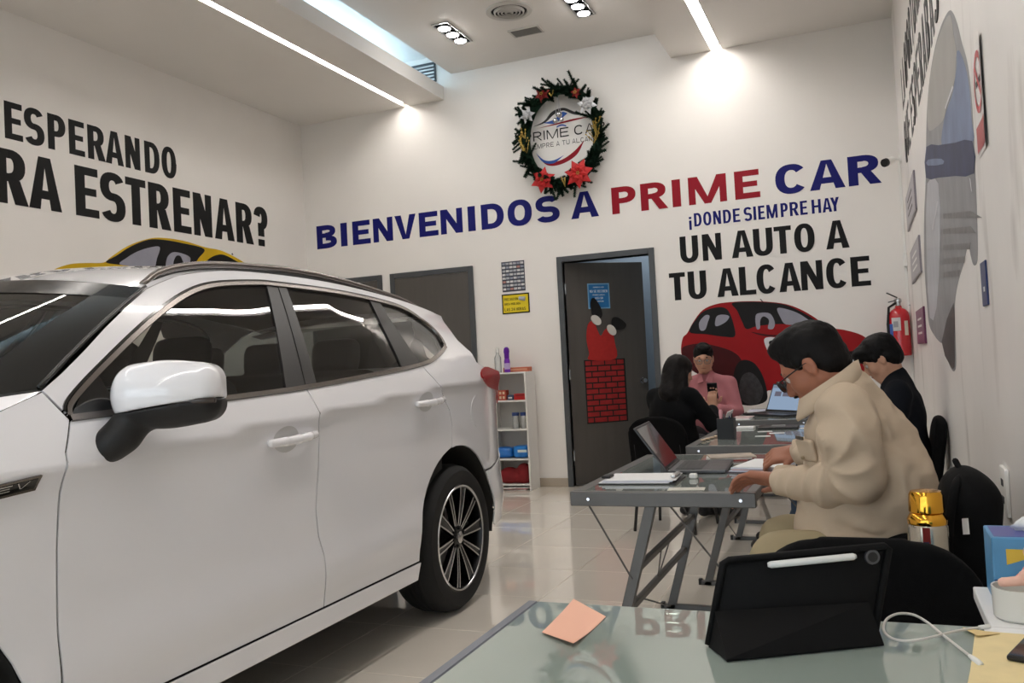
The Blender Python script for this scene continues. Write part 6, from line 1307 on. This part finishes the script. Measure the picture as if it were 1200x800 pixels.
# ------------------------------------------------------------------ people
def hframe(yaw, pitch, roll=0.):
    """head axes: yaw 0 faces +x, positive to +y; pitch down positive. returns forward, left, up"""
    y, p = math.radians(yaw), math.radians(pitch)
    f = Vector((math.cos(y)*math.cos(p), math.sin(y)*math.cos(p), -math.sin(p))); l = Vector((-math.sin(y), math.cos(y), 0)); u = f.cross(l)
    if roll: q = Matrix.Rotation(math.radians(roll), 3, f); l = q @ l; u = q @ u
    return f, l, u
class Head:
    def __init__(s, c, yaw, pitch, sc=1., roll=0.): s.c = Vector(c); s.f, s.l, s.u = hframe(yaw, pitch, roll); s.s = sc; s.rot = np.array([s.f, s.l, s.u])
    def p(s, f, l, u): return s.c+(s.f*f+s.l*l+s.u*u)*s.s
    def e(s, v, c, r, k=.02, cut=False): v.ell(s.p(*c), [a*s.s for a in r], s.rot, k*s.s, cut)
    def skin(s, v, neck_to, nr=.056):
        e = lambda c, r, k=.02, cut=False: s.e(v, c, r, k, cut)
        v.chain([s.p(-.025, 0, -.05), neck_to], [nr*s.s, nr*1.08], .02)
        e((-.012, 0, .028), (.096, .074, .088)); e((.025, 0, -.03), (.064, .060, .078), .03); e((.046, 0, -.088), (.038, .036, .024), .03)
        for g in (-1, 1):
            v.cone(s.p(-.008, g*.054, -.055), s.p(.05, g*.018, -.092), .018*s.s, .015*s.s, .02*s.s); e((.052, g*.036, -.032), (.028, .026, .026), .02)
        e((.072, 0, .020), (.018, .048, .013), .02)
        for g in (-1, 1): e((.092, g*.030, -.002), (.017, .017, .011), .012, True)
        v.chain([s.p(.082, 0, .008), s.p(.099, 0, -.020), s.p(.107, 0, -.036)], [.008*s.s, .0095*s.s, .012*s.s], .012*s.s); e((.094, 0, -.042), (.012, .017, .008), .008)
        e((.082, 0, -.060), (.013, .022, .006), .006); e((.081, 0, -.071), (.012, .019, .007), .006)
        for g in (-1, 1):
            e((-.010, g*.076, -.010), (.019, .010, .032), .008); e((-.004, g*.084, -.010), (.009, .006, .018), .004, True)
    def extras(s, par, brow=None, mouth=None, eyes=True):
        if eyes:
            for g in (-1, 1):
                o = MB().ball(s.p(.0755, g*.030, -.002), .0115*s.s, 10, 8).build('eye', mat('eye_white', (206, 200, 194), .2), par, smooth='all')
                MB().ball(s.p(.0835, g*.030, -.005), .0048*s.s, 8, 6).build('iris', mat('eye_brown', (36, 26, 20), .15), o, smooth='all')
        if brow:
            for g in (-1, 1): MB().tube([s.p(.088, g*.012, .020), s.p(.086, g*.030, .026), s.p(.072, g*.050, .019)], [.0035*s.s, .0045*s.s, .002*s.s], 6).build('eyebrow', brow, par, smooth='all')
        if mouth: MB().tube([s.p(.086, -.021, -.066), s.p(.0945, 0, -.0655), s.p(.086, .021, -.066)], [.0015*s.s, .0028*s.s, .0015*s.s], 6).build('mouth_line', mouth, par, smooth='all')
    def glasses(s, par, mt, lens):
        g_ = thing('x', 'x', 'x'); bpy.data.objects.remove(g_)
        q = MB(); fr = None
        for g in (-1, 1):
            rim = [s.p(.109, g*(.033+.025*math.copysign(abs(math.cos(t))**.7, math.cos(t))), -.006+.019*math.copysign(abs(math.sin(t))**.7, math.sin(t))) for t in [2*math.pi*i/20 for i in range(20)]]
            q.tube(rim, .0022, 6, closed=True); q.tube([s.p(.107, g*.058, .004), s.p(.06, g*.074, .004), s.p(-.005, g*.080, .004), s.p(-.02, g*.080, -.008)], .0022, 6)
        q.tube([s.p(.109, -.009, .0), s.p(.113, 0, .003), s.p(.109, .009, 0)], .002, 6); fr = q.build('glasses_frame', mt, par, smooth='all')
        for g in (-1, 1):
            rim = [s.p(.109, g*(.033+.024*math.cos(t)), -.006+.018*math.sin(t)) for t in [2*math.pi*i/20 for i in range(20)]]; MB().prism(rim, s.f*.0006).build('lens', lens, fr)
def hand(v, w, d, back, thumb, curl=25, sc=1., spread=.0, k=.006):
    """w wrist, d finger direction, back = back-of-hand normal, thumb = direction across toward the thumb"""
    w, d, b, t = Vector(w), Vector(d).normalized(), Vector(back).normalized(), Vector(thumb).normalized(); t = (t-d*t.dot(d)).normalized(); b = d.cross(t) if d.cross(t).dot(b) > 0 else t.cross(d)
    rot = np.array([d, t, b]); v.box(w+d*.045*sc, (.048*sc, .040*sc, .0145*sc), rot, .013*sc, .012)
    v.cone(w-d*.02*sc, w+d*.02*sc, .024*sc, .022*sc, .015)
    L = (.043, .028, .022); F = (.95, 1.05, 1.0, .8)
    for i in range(4):
        a = (1.5-i)*.0205*sc; p = w+d*.088*sc+t*a; dd = (d+t*spread*(1.5-i)).normalized(); ang = 0; r = .0092*sc*(1 if i < 3 else .88)
        for j in range(3):
            ang += math.radians(curl*(1.0 if j == 0 else 1.15)); e = dd*math.cos(ang)-b*math.sin(ang); q = p+e*L[j]*F[i]*sc; v.cone(p, q, r, r*.92, k*(1.4 if j == 0 else .7)); p = q; r *= .93
    p = w+d*.022*sc+t*.034*sc; q = p+(d*.65+t*.75-b*.25).normalized()*.042*sc; v.cone(p, q, .0125*sc, .0105*sc, .01); v.cone(q, q+(d*.95+t*.2-b*.25).normalized()*.032*sc, .0105*sc, .0088*sc, .005)
def wrinkle(v, amp, fr, seed):
    """shallow cloth folds"""
    r = random.Random(seed); ws = [(np.array([r.uniform(-1, 1), r.uniform(-1, 1), r.uniform(-1, 1)]), r.uniform(.7, 1.6)*fr, r.uniform(0, 6)) for _ in range(7)]
    def fn(X, Y, Z):
        S_ = 0
        for i, (d, f_, p) in enumerate(ws): S_ = S_+np.sin((d[0]*X+d[1]*Y+d[2]*Z)*f_+p+1.3*np.sin((d[1]*X-d[0]*Z+d[2]*Y)*f_*.6+p*2))
        return amp*S_/3.
    v.shift(fn); return v
def shoe(par, heel, d, mt, L=.27):
    heel, d = Vector(heel), Vector(d).normalized(); v = Vol(heel-Vector((.34, .34, .02)), heel+Vector((.34, .34, .16)), .008)
    v.chain([heel+Vector((0, 0, .045)), heel+d*L*.5+Vector((0, 0, .042)), heel+d*L+Vector((0, 0, .034))], [.04, .043, .034], .02); v.cone(heel+Vector((0, 0, .05)), heel+Vector((0, 0, .10)), .04, .042, .02)
    v.F = np.maximum(v.F, (heel.z+.004-v.ax[2])[None, None, :]); return v.build('shoe', mt, par)
M_skin1 = mat('tan_skin', (162, 106, 82), .5, noise=.08, nscale=25); M_skin2 = mat('light_skin', (198, 150, 124), .5, noise=.06, nscale=25)
M_hair = mat('black_hair', (13, 11, 11), .62, spec=.22, noise=.3, nscale=30, stretch=(1, 1, .25), bump=.5, bscale=120)
M_beige = mat('beige_cotton', (193, 174, 151), .85, noise=.05, nscale=6, bump=.12, bscale=300); M_khaki = mat('khaki_twill', (156, 142, 112), .85, noise=.08, nscale=8)
M_blkcloth = mat('black_cloth', (12, 13, 15), .9, spec=.2, noise=.15, nscale=10); M_pink = mat('pink_shirt', (176, 112, 118), .8, noise=.08, nscale=12); M_navyc = mat('dark_navy_cloth', (17, 20, 27), .9, spec=.2, noise=.12, nscale=10)
M_jean = mat('blue_jeans', (60, 82, 110), .85, noise=.15, nscale=20); M_shoe = mat('dark_shoe', (34, 34, 36), .5); M_lens = glass_mat('spectacle_lens', (.96, .97, .97), 1.45)
M_trs = mat('charcoal_trousers', (44, 44, 48), .85, noise=.1, nscale=12)
def person(label, loc):
    o = thing('person', label, 'person', loc); return o
# --- man in the beige jacket
YM = 2.93
man = person('man in a beige jacket and glasses leaning over papers at the nearest desk', (0, YM, 0))
hd = Head((-.168, YM+.02, 1.168), 168, 34, 1.04, 0)
v = Vol((-.62, 2.55, .0), (.26, 3.66, 1.34), .0058)
nb = Vector((-.085, YM, 1.03)); hd.skin(v, nb, .06)
v.chain([nb, (-.05, YM, .85), (-.01, YM, .56)], [.07, .11, .12], .03)
SHn, SHf = Vector((-.07, YM-.17, 1.01)), Vector((-.075, YM+.19, .985)); ELn, ELf = Vector((-.05, 2.735, .835)), Vector((-.10, 3.27, .80)); WRn, WRf = Vector((-.300, 3.00, .790)), Vector((-.275, 3.47, .828))
for a, b, c_ in ((SHn, ELn, WRn), (SHf, ELf, WRf)): v.chain([nb, a, b, c_], [.05, .05, .04, .027], .02)
for g, yk in ((-1, YM-.13), (1, YM+.15)): v.chain([(0.03, YM+g*.08, .56), (-.29, yk, .56), (-.27, yk, .12), (-.31, yk, .06)], [.07, .05, .035, .03], .02)
hand(v, WRn, (-.93, .36, .05), (.1, -.35, .9), (-.15, .75, -.35), 22, 1.02)
hand(v, WRf, (-.98, .08, -.16), (-.1, -.55, .75), (-.1, -.75, -.6), 34, 1.0)
body = v.build('body', M_skin1, man, relax=1)
hd.extras(man, M_hair, mat('lip_brown', (120, 66, 56), .5)); hd.glasses(man, mat('black_spectacle', (24, 24, 26), .3), M_lens)
MB().tube([hd.p(.094, -.022, -.055), hd.p(.104, 0, -.051), hd.p(.094, .022, -.055)], [.003, .005, .003], 6).build('moustache', M_hair, man, smooth='all')
MB().tube([WRn+Vector((-.93, .36, .05)).normalized()*.098+Vector((.0, -.006, .004))+Vector((.0, .011*math.cos(t), .0125*math.sin(t))) for t in [2*math.pi*i/14 for i in range(14)]], .002, 6, closed=True).build('ring', M_goldp, man, smooth='all')
v = Vol((-.36, 2.78, .98), (.04, 3.12, 1.36), .005)
hd.e(v, (-.020, 0, .040), (.102, .083, .090), .02); hd.e(v, (-.052, 0, -.018), (.062, .073, .070), .02); hd.e(v, (.052, 0, .088), (.034, .050, .020), .02); hd.e(v, (.02, 0, .108), (.065, .058, .026), .02)
for g in (-1, 1): v.cone(hd.p(.018, g*.073, .02), hd.p(.012, g*.072, -.018), .014, .008, .01)
hd.e(v, (.108, 0, -.020), (.064, .085, .098), .01, True)
for g in (-1, 1): hd.e(v, (.012, g*.085, -.040), (.036, .03, .042), .008, True)
wrinkle(v, .0016, 150, 4).build('hair', M_hair, man)
v = Vol((-.46, 2.55, .46), (.30, 3.62, 1.24), .0075)
v.ell((-.045, YM+.01, .66), (.205, .195, .20), None, .05); v.ell((-.035, YM+.01, .80), (.185, .195, .19), rotm(0, -12, 0), .06); v.ell((-.055, YM+.01, .955), (.145, .185, .13), rotm(0, -25, 0), .06)
v.chain([(-.07, YM-.13, 1.015), (-.075, YM, 1.06), (-.07, YM+.15, 1.01)], [.072, .078, .072], .05); v.ell((.06, YM+.01, .80), (.105, .18, .20), rotm(0, -18, 0), .05)
v.chain([SHf, ELf, WRf+Vector((.02, -.01, 0))], [.08, .066, .048], .025)
v.cone((-.06, YM-.07, .52), (-.05, YM+.1, .52), .175, .175, .05)
for a, b, r_ in (((-.20, 2.76, .70), (.05, 2.74, .645), .010), ((-.22, 2.80, .655), (-.02, 2.745, .60), .010), ((.075, 2.76, 1.0), (.115, 2.76, .72), .008), ((.02, 2.745, .66), (.12, 2.78, .56), .008)): v.cone(a, b, r_, r_*.6, .022, True)
hd.e(v, (-.0, 0, -.02), (.085, .072, .10), .01, True); v.chain([hd.p(-.02, 0, -.08), (-.105, YM, 1.06)], [.066, .062], .012, True)
wrinkle(v, .0065, 30, 11); wrinkle(v, .003, 70, 12)
jk = v.build('jacket', M_beige, man)
v = Vol((-.40, 2.58, .70), (.12, 3.10, 1.16), .006)
v.chain([(-.072, 2.79, 1.022), (-.065, 2.745, .95), (-.052, 2.735, .838), (-.125, 2.785, .808), (-.205, 2.87, .797), (-.28, 2.965, .790)], [.088, .086, .078, .064, .054, .046], .025)
def elbow_folds(X, Y, Z):
    x_, z_ = X+.135, Z-.872; r_ = np.sqrt(x_*x_+z_*z_); th = np.arctan2(z_, x_)+.25*np.sin(18*r_+3*Y)
    d_ = np.exp(-((r_-.085)/.055)**2)*(np.abs(np.sin(3.6*th+.6))-.62)*.019*np.clip((2.80-Y)/.06, 0, 1)
    s_ = -(X+.12)*.72+(Y-2.78)*.6                                    # along the forearm
    d2 = np.clip(s_/.05, 0, 1)*np.exp(-((Z-.80)/.09)**2)*(np.abs(np.sin(46*s_+2.5*Z*8))-.6)*.008*np.clip((.24-s_)/.05, 0, 1)
    u_ = np.clip((Z-.90)/.05, 0, 1)*(np.abs(np.sin(30*(Z*.8+X*.75)+1.2*np.sin(20*X)))-.6)*.013*np.clip((2.80-Y)/.06, 0, 1)*np.clip((1.07-Z)/.04, 0, 1)
    return d_+d2+u_
v.shift(elbow_folds)
wrinkle(v, .003, 42, 13); v.build('sleeve', M_beige, man)
# turned collar, cuffs, pocket flap, seams
cl = MB(); rows = []
for i in range(29):
    a = math.radians(-150+300*i/28); rx, ry = .085, .092; e = Vector((math.cos(a), math.sin(a), 0)); c_ = Vector((-.125, YM, 1.075)); tl_ = .42*(e.x*1.0); z_ = .0+.062*e.x
    dn = 1 if abs(a) < 2 else 1
    rows.append([c_+Vector((e.x*rx, e.y*ry, z_-.015)), c_+Vector((e.x*(rx-.004), e.y*(ry-.002), z_+.034)), c_+Vector((e.x*(rx+.012), e.y*(ry+.012), z_+.040)), c_+Vector((e.x*(rx+.026), e.y*(ry+.026), z_-.022)), c_+Vector((e.x*(rx+.02), e.y*(ry+.02), z_-.030))])
cl.grid(rows, True).build('collar', M_beige, man, smooth='all', recalc=True)
for W_0, dr in ((WRn, Vector((-.93, .36, .05))), (WRf, Vector((-.98, .08, -.16)))):
    dr.normalize(); c_ = W_0-dr*.055; a_, b_, _ = frame(dr); rows = []
    for o_, r_ in ((0, .051), (.002, .0545), (.055, .050), (.058, .047), (.05, .042)): rows.append([c_+dr*o_+(a_*math.cos(t)+b_*math.sin(t))*r_ for t in [2*math.pi*i/26 for i in range(26)]])
    MB().grid(rows, True).build('cuff', M_beige, man, smooth='all', recalc=True)
v = Vol((-.36, 2.68, .78), (-.14, 2.92, .98), .005); v.box((-.192, 2.838, .905), (.008, .040, .036), rotm(0, -14, 40), .006, .004); v.build('pocket_flap', M_beige, man)
MB().ball((-.205, 2.826, .884), .006, 10, 8, (1, 1, 1)).build('button', mat('button_tan', (150, 132, 104), .4), man, smooth='all'); MB().beam((-.200, 2.80, .945), (-.222, 2.85, .945), .006, .010).build('buckle', mat('buckle_dark', (92, 84, 72), .35, .6), man)
v = Vol((-.60, 2.62, .06), (.24, 3.26, .72), .01)
for g, yk in ((-1, YM-.13), (1, YM+.15)): v.chain([(.03, YM+g*.09, .575), (-.285, yk, .565), (-.27, yk, .30), (-.28, yk, .11)], [.115, .086, .066, .062], .04)
v.ell((.02, YM, .585), (.16, .18, .10), None, .04); wrinkle(v, .004, 34, 3).build('trousers', M_khaki, man)
for yk in (YM-.13, YM+.15): shoe(man, (-.26, yk, .002), (-1, 0, 0), M_shoe)
# --- young man in dark clothes at the middle desk
YY = 5.0
yg = person('young man with thick black hair in dark clothes, sitting against the right wall', (.1, YY, 0))
hd = Head((.062, YY, 1.152), 174, 30, .98)
v = Vol((-.70, 4.66, .0), (.33, 5.86, 1.30), .0068); nb = Vector((.125, YY, 1.01)); hd.skin(v, nb, .054); v.chain([nb, (.14, YY, .85), (.12, YY, .56)], [.06, .10, .11], .03)
for g in (-1, 1):
    sh_, el_, wr_ = Vector((.13, YY+g*.18, .965)), Vector((.09, YY+g*.23, .76)), Vector((-.18, YY+g*.13, .78)); v.chain([nb, sh_, el_, wr_], [.04, .045, .036, .026], .02); hand(v, wr_, (-.95, -g*.3, -.08), (0, 0, 1), (-.2, -g*.9, 0), 18, .95)
    v.chain([(.1, YY+g*.08, .53), (-.34, YY+g*.12+.18, .53), (-.46, YY+g*.13+.58, .12), (-.50, YY+g*.13+.6, .06)], [.07, .05, .035, .03], .02)
v.build('body', M_skin2, yg); hd.extras(yg, M_hair, mat('lip_rose', (150, 92, 84), .5))
v = Vol((-.12, 4.84, 1.0), (.25, 5.16, 1.33), .0055)
hd.e(v, (-.016, 0, .044), (.106, .088, .092), .02); hd.e(v, (-.055, 0, -.012), (.062, .078, .068), .02); hd.e(v, (.068, 0, .080), (.050, .070, .034), .02); hd.e(v, (.092, 0, .054), (.026, .066, .024), .015); hd.e(v, (.110, 0, -.052), (.064, .09, .080), .008, True)
for g in (-1, 1): v.cone(hd.p(.022, g*.074, .02), hd.p(.018, g*.073, -.014), .015, .009, .01); hd.e(v, (.010, g*.085, -.034), (.030, .03, .034), .008, True)
wrinkle(v, .0022, 130, 8).build('hair', M_hair, yg)
v = Vol((-.25, 4.66, .46), (.345, 5.34, 1.10), .009)
v.ell((.125, YY, .66), (.15, .19, .20), None, .04); v.ell((.14, YY, .85), (.125, .19, .18), None, .05); v.chain([(.13, YY-.14, .985), (.135, YY, 1.015), (.13, YY+.14, .985)], [.056, .062, .056], .05)
for g in (-1, 1): v.chain([(.13, YY+g*.18, .965), (.09, YY+g*.23, .76), (-.15, YY+g*.14, .78)], [.066, .056, .042], .025)
v.chain([(.125, YY, 1.03), (.13, YY, 1.05)], [.066, .066], .01); hd.e(v, (0, 0, -.02), (.08, .07, .09), .005, True); v.F = np.maximum(v.F, (v.ax[0]-(XR-.02))[:, None, None]); wrinkle(v, .003, 34, 21).build('shirt', M_navyc, yg)
v = Vol((-.74, 4.78, .06), (.30, 5.90, .70), .012)
for g in (-1, 1): v.chain([(.1, YY+g*.085, .545), (-.33, YY+g*.12+.18, .545), (-.45, YY+g*.13+.58, .14)], [.10, .078, .056], .04)
wrinkle(v, .004, 34, 5).build('jeans', M_jean, yg)
for g in (-1, 1): shoe(yg, (-.44, YY+g*.13+.58, .002), (-1, .25, 0), M_shoe)
# --- woman with long dark hair, seen from behind
WX, WY = -1.315, 6.22
wm = person('woman with long dark hair and black jacket seen from behind, holding a phone', (WX, WY, 0))
hd = Head((-1.262, WY+.02, 1.108), 45, 10, .98)
fb, lb, _ = hframe(62, 0); B = lambda f, l, z: Vector((WX, WY, 0))+fb*f+lb*l+Vector((0, 0, z))
v = Vol((-1.72, 5.86, .0), (-.82, 6.98, 1.30), .0068); nb = B(.01, 0, .96); hd.skin(v, nb, .048); v.chain([nb, B(0, 0, .8), B(0, 0, .54)], [.055, .09, .10], .03)
hL, hR = Vector((-1.085, 6.50, .845)), Vector((-1.075, 6.44, .835))
for g, hw_, el_ in ((1, hL, B(.14, .25, .74)), (-1, hR, B(.10, -.26, .735))):
    v.chain([nb, B(0, g*.165, .93), el_, hw_], [.04, .042, .034, .024], .02)
    v.chain([B(0, g*.08, .52), B(.40, g*.10, .53), B(.42, g*.10, .12), B(.46, g*.10, .06)], [.07, .05, .035, .03], .02)
hand(v, hL, (.15, .1, .95), (-.3, .9, 0), (.9, -.1, .1), 30, .92); hand(v, hR, (.02, .1, .98), (.2, -.95, .2), (-.9, .1, .1), 30, .92)
v.build('body', M_skin2, wm); hd.extras(wm, M_hair, None)
v = Vol((-1.56, 5.98, .70), (-1.02, 6.46, 1.30), .0062)
hd.e(v, (-.014, 0, .040), (.108, .087, .090), .02); hd.e(v, (-.045, 0, -.03), (.075, .082, .085), .03)
v.chain([hd.p(-.05, 0, -.03), hd.p(-.075, -.02, -.16), B(-.02, -.12, .80)], [.075, .075, .045], .04); v.chain([hd.p(-.01, -.07, -.02), hd.p(-.01, -.085, -.16), B(.06, -.17, .83)], [.032, .040, .028], .03); v.chain([hd.p(-.02, .068, 0), hd.p(-.04, .07, -.10)], [.03, .03], .03)
hd.e(v, (.112, 0, -.03), (.066, .070, .10), .008, True); wrinkle(v, .002, 110, 31).build('hair', mat('dark_brown_hair', (17, 13, 12), .6, spec=.25, noise=.25, nscale=30, bump=.4, bscale=110, stretch=(1, 1, .2)), wm)
v = Vol((-1.74, 5.88, .44), (-.90, 6.72, 1.08), .009)
v.ell(B(0, 0, .62), (.15, .185, .18), np.array([fb, lb, (0, 0, 1)]), .04); v.ell(B(-.02, 0, .80), (.125, .19, .18), np.array([fb, lb, (0, 0, 1)]), .05); v.chain([B(-.01, -.13, .945), B(0, 0, .97), B(-.01, .13, .945)], [.055, .062, .055], .04)
for g, hw_, el_ in ((1, hL, B(.14, .25, .74)), (-1, hR, B(.10, -.26, .735))): v.chain([B(0, g*.165, .93), el_, hw_+(el_-hw_)*.18], [.066, .056, .042], .025)
v.cone(B(.0, 0, .985), B(-.005, 0, 1.005), .072, .070, .02); wrinkle(v, .003, 34, 41).build('jacket', M_blkcloth, wm)
v = Vol((-1.56, 6.0, .06), (-.86, 6.92, .66), .012)
for g in (-1, 1): v.chain([B(0, g*.09, .545), B(.40, g*.10, .545), B(.42, g*.10, .14)], [.10, .076, .05], .04)
v.build('trousers', M_trs, wm)
for g in (-1, 1): shoe(wm, B(.40, g*.10, .002), fb, M_shoe, .22)
sp = thing('smartphone', 'dark phone held up by the long haired woman', 'phone', (-1.075, 6.49, .94)); MB().obox((-1.072, 6.475, .955), ((1, .15, 0), (-.15, .95, .3), (0, -.3, .95)), (.036, .0045, .062)).build('body', M_black, sp, bevel=.003, recalc=True); MB().obox((-1.0727, 6.4705, .9535), ((1, .15, 0), (-.15, .95, .3), (0, -.3, .95)), (.032, .0003, .057)).build('back_glass', mat('phone_glass', (30, 30, 34), .08), sp)
# --- man in the pink shirt facing the camera
PX, PY = -1.262, 7.38
pk = person('man with glasses in a pink shirt facing the camera behind the woman', (PX, PY, 0))
hd = Head((PX-.01, PY-.06, 1.195), -82, 12, 1.0)
v = Vol((-1.62, 6.66, .0), (-.90, 7.70, 1.36), .0068); nb = Vector((PX, PY, 1.02)); hd.skin(v, nb, .054); v.chain([nb, (PX, PY+.02, .85), (PX, PY+.03, .54)], [.06, .10, .11], .03)
for g in (-1, 1):
    sh_, el_, wr_ = Vector((PX+g*.18, PY, .975)), Vector((PX+g*.235, PY-.06, .74)), Vector((PX+g*.07, PY-.30, .78)); v.chain([nb, sh_, el_, wr_], [.04, .045, .036, .026], .02); hand(v, wr_, (-g*.45, -.88, .05), (0, 0, 1), (-g*.85, .3, .2), 22, .95)
    v.chain([(PX+g*.09, PY, .53), (PX+g*.12, PY-.42, .53), (PX+g*.12, PY-.42, .12), (PX+g*.12, PY-.46, .06)], [.07, .05, .035, .03], .02)
v.build('body', M_skin2, pk); hd.extras(pk, M_hair, mat('lip_rose', (150, 92, 84), .5)); hd.glasses(pk, mat('grey_spectacle', (110, 110, 112), .3, .6), M_lens)
v = Vol((PX-.16, PY-.24, 1.08), (PX+.16, PY+.12, 1.36), .0055)
hd.e(v, (-.016, 0, .042), (.103, .082, .090), .02); hd.e(v, (-.055, 0, -.01), (.060, .076, .065), .02); hd.e(v, (.062, .01, .098), (.040, .058, .026), .02); hd.e(v, (.108, 0, -.032), (.062, .085, .092), .008, True)
for g in (-1, 1): hd.e(v, (.005, g*.085, -.045), (.034, .03, .045), .008, True)
wrinkle(v, .0018, 130, 9).build('hair', M_hair, pk)
v = Vol((-1.62, 6.98, .44), (-.90, 7.66, 1.12), .009)
v.ell((PX, PY+.02, .64), (.19, .14, .19), None, .04); v.ell((PX, PY+.01, .84), (.19, .125, .18), None, .05); v.chain([(PX-.14, PY, .99), (PX, PY, 1.015), (PX+.14, PY, .99)], [.056, .064, .056], .05)
for g in (-1, 1): v.chain([(PX+g*.18, PY, .975), (PX+g*.235, PY-.06, .74), (PX+g*.11, PY-.24, .775)], [.066, .056, .044], .025)
v.cone((PX, PY-.01, 1.03), (PX, PY-.012, 1.05), .068, .066, .01); v.cone((PX, PY-.15, .99), (PX, PY-.10, 1.10), .018, .05, .01, True); hd.e(v, (0, 0, -.02), (.085, .07, .095), .004, True); wrinkle(v, .0035, 38, 51).build('shirt', M_pink, pk)
for g in (-1, 1): MB().prism([(PX+g*.008, PY-.135, 1.0), (PX+g*.06, PY-.115, .985), (PX+g*.062, PY-.06, 1.055), (PX+g*.03, PY-.09, 1.055)], (0, -.006, .004)).build('collar', M_pink, pk, recalc=True)
v = Vol((-1.50, 6.82, .06), (-1.02, 7.58, .66), .012)
for g in (-1, 1): v.chain([(PX+g*.09, PY+.02, .545), (PX+g*.12, PY-.41, .545), (PX+g*.12, PY-.42, .14)], [.10, .078, .056], .04)
v.build('trousers', M_trs, pk)
for g in (-1, 1): shoe(pk, (PX+g*.12, PY-.40, .002), (0, -1, 0), M_shoe)
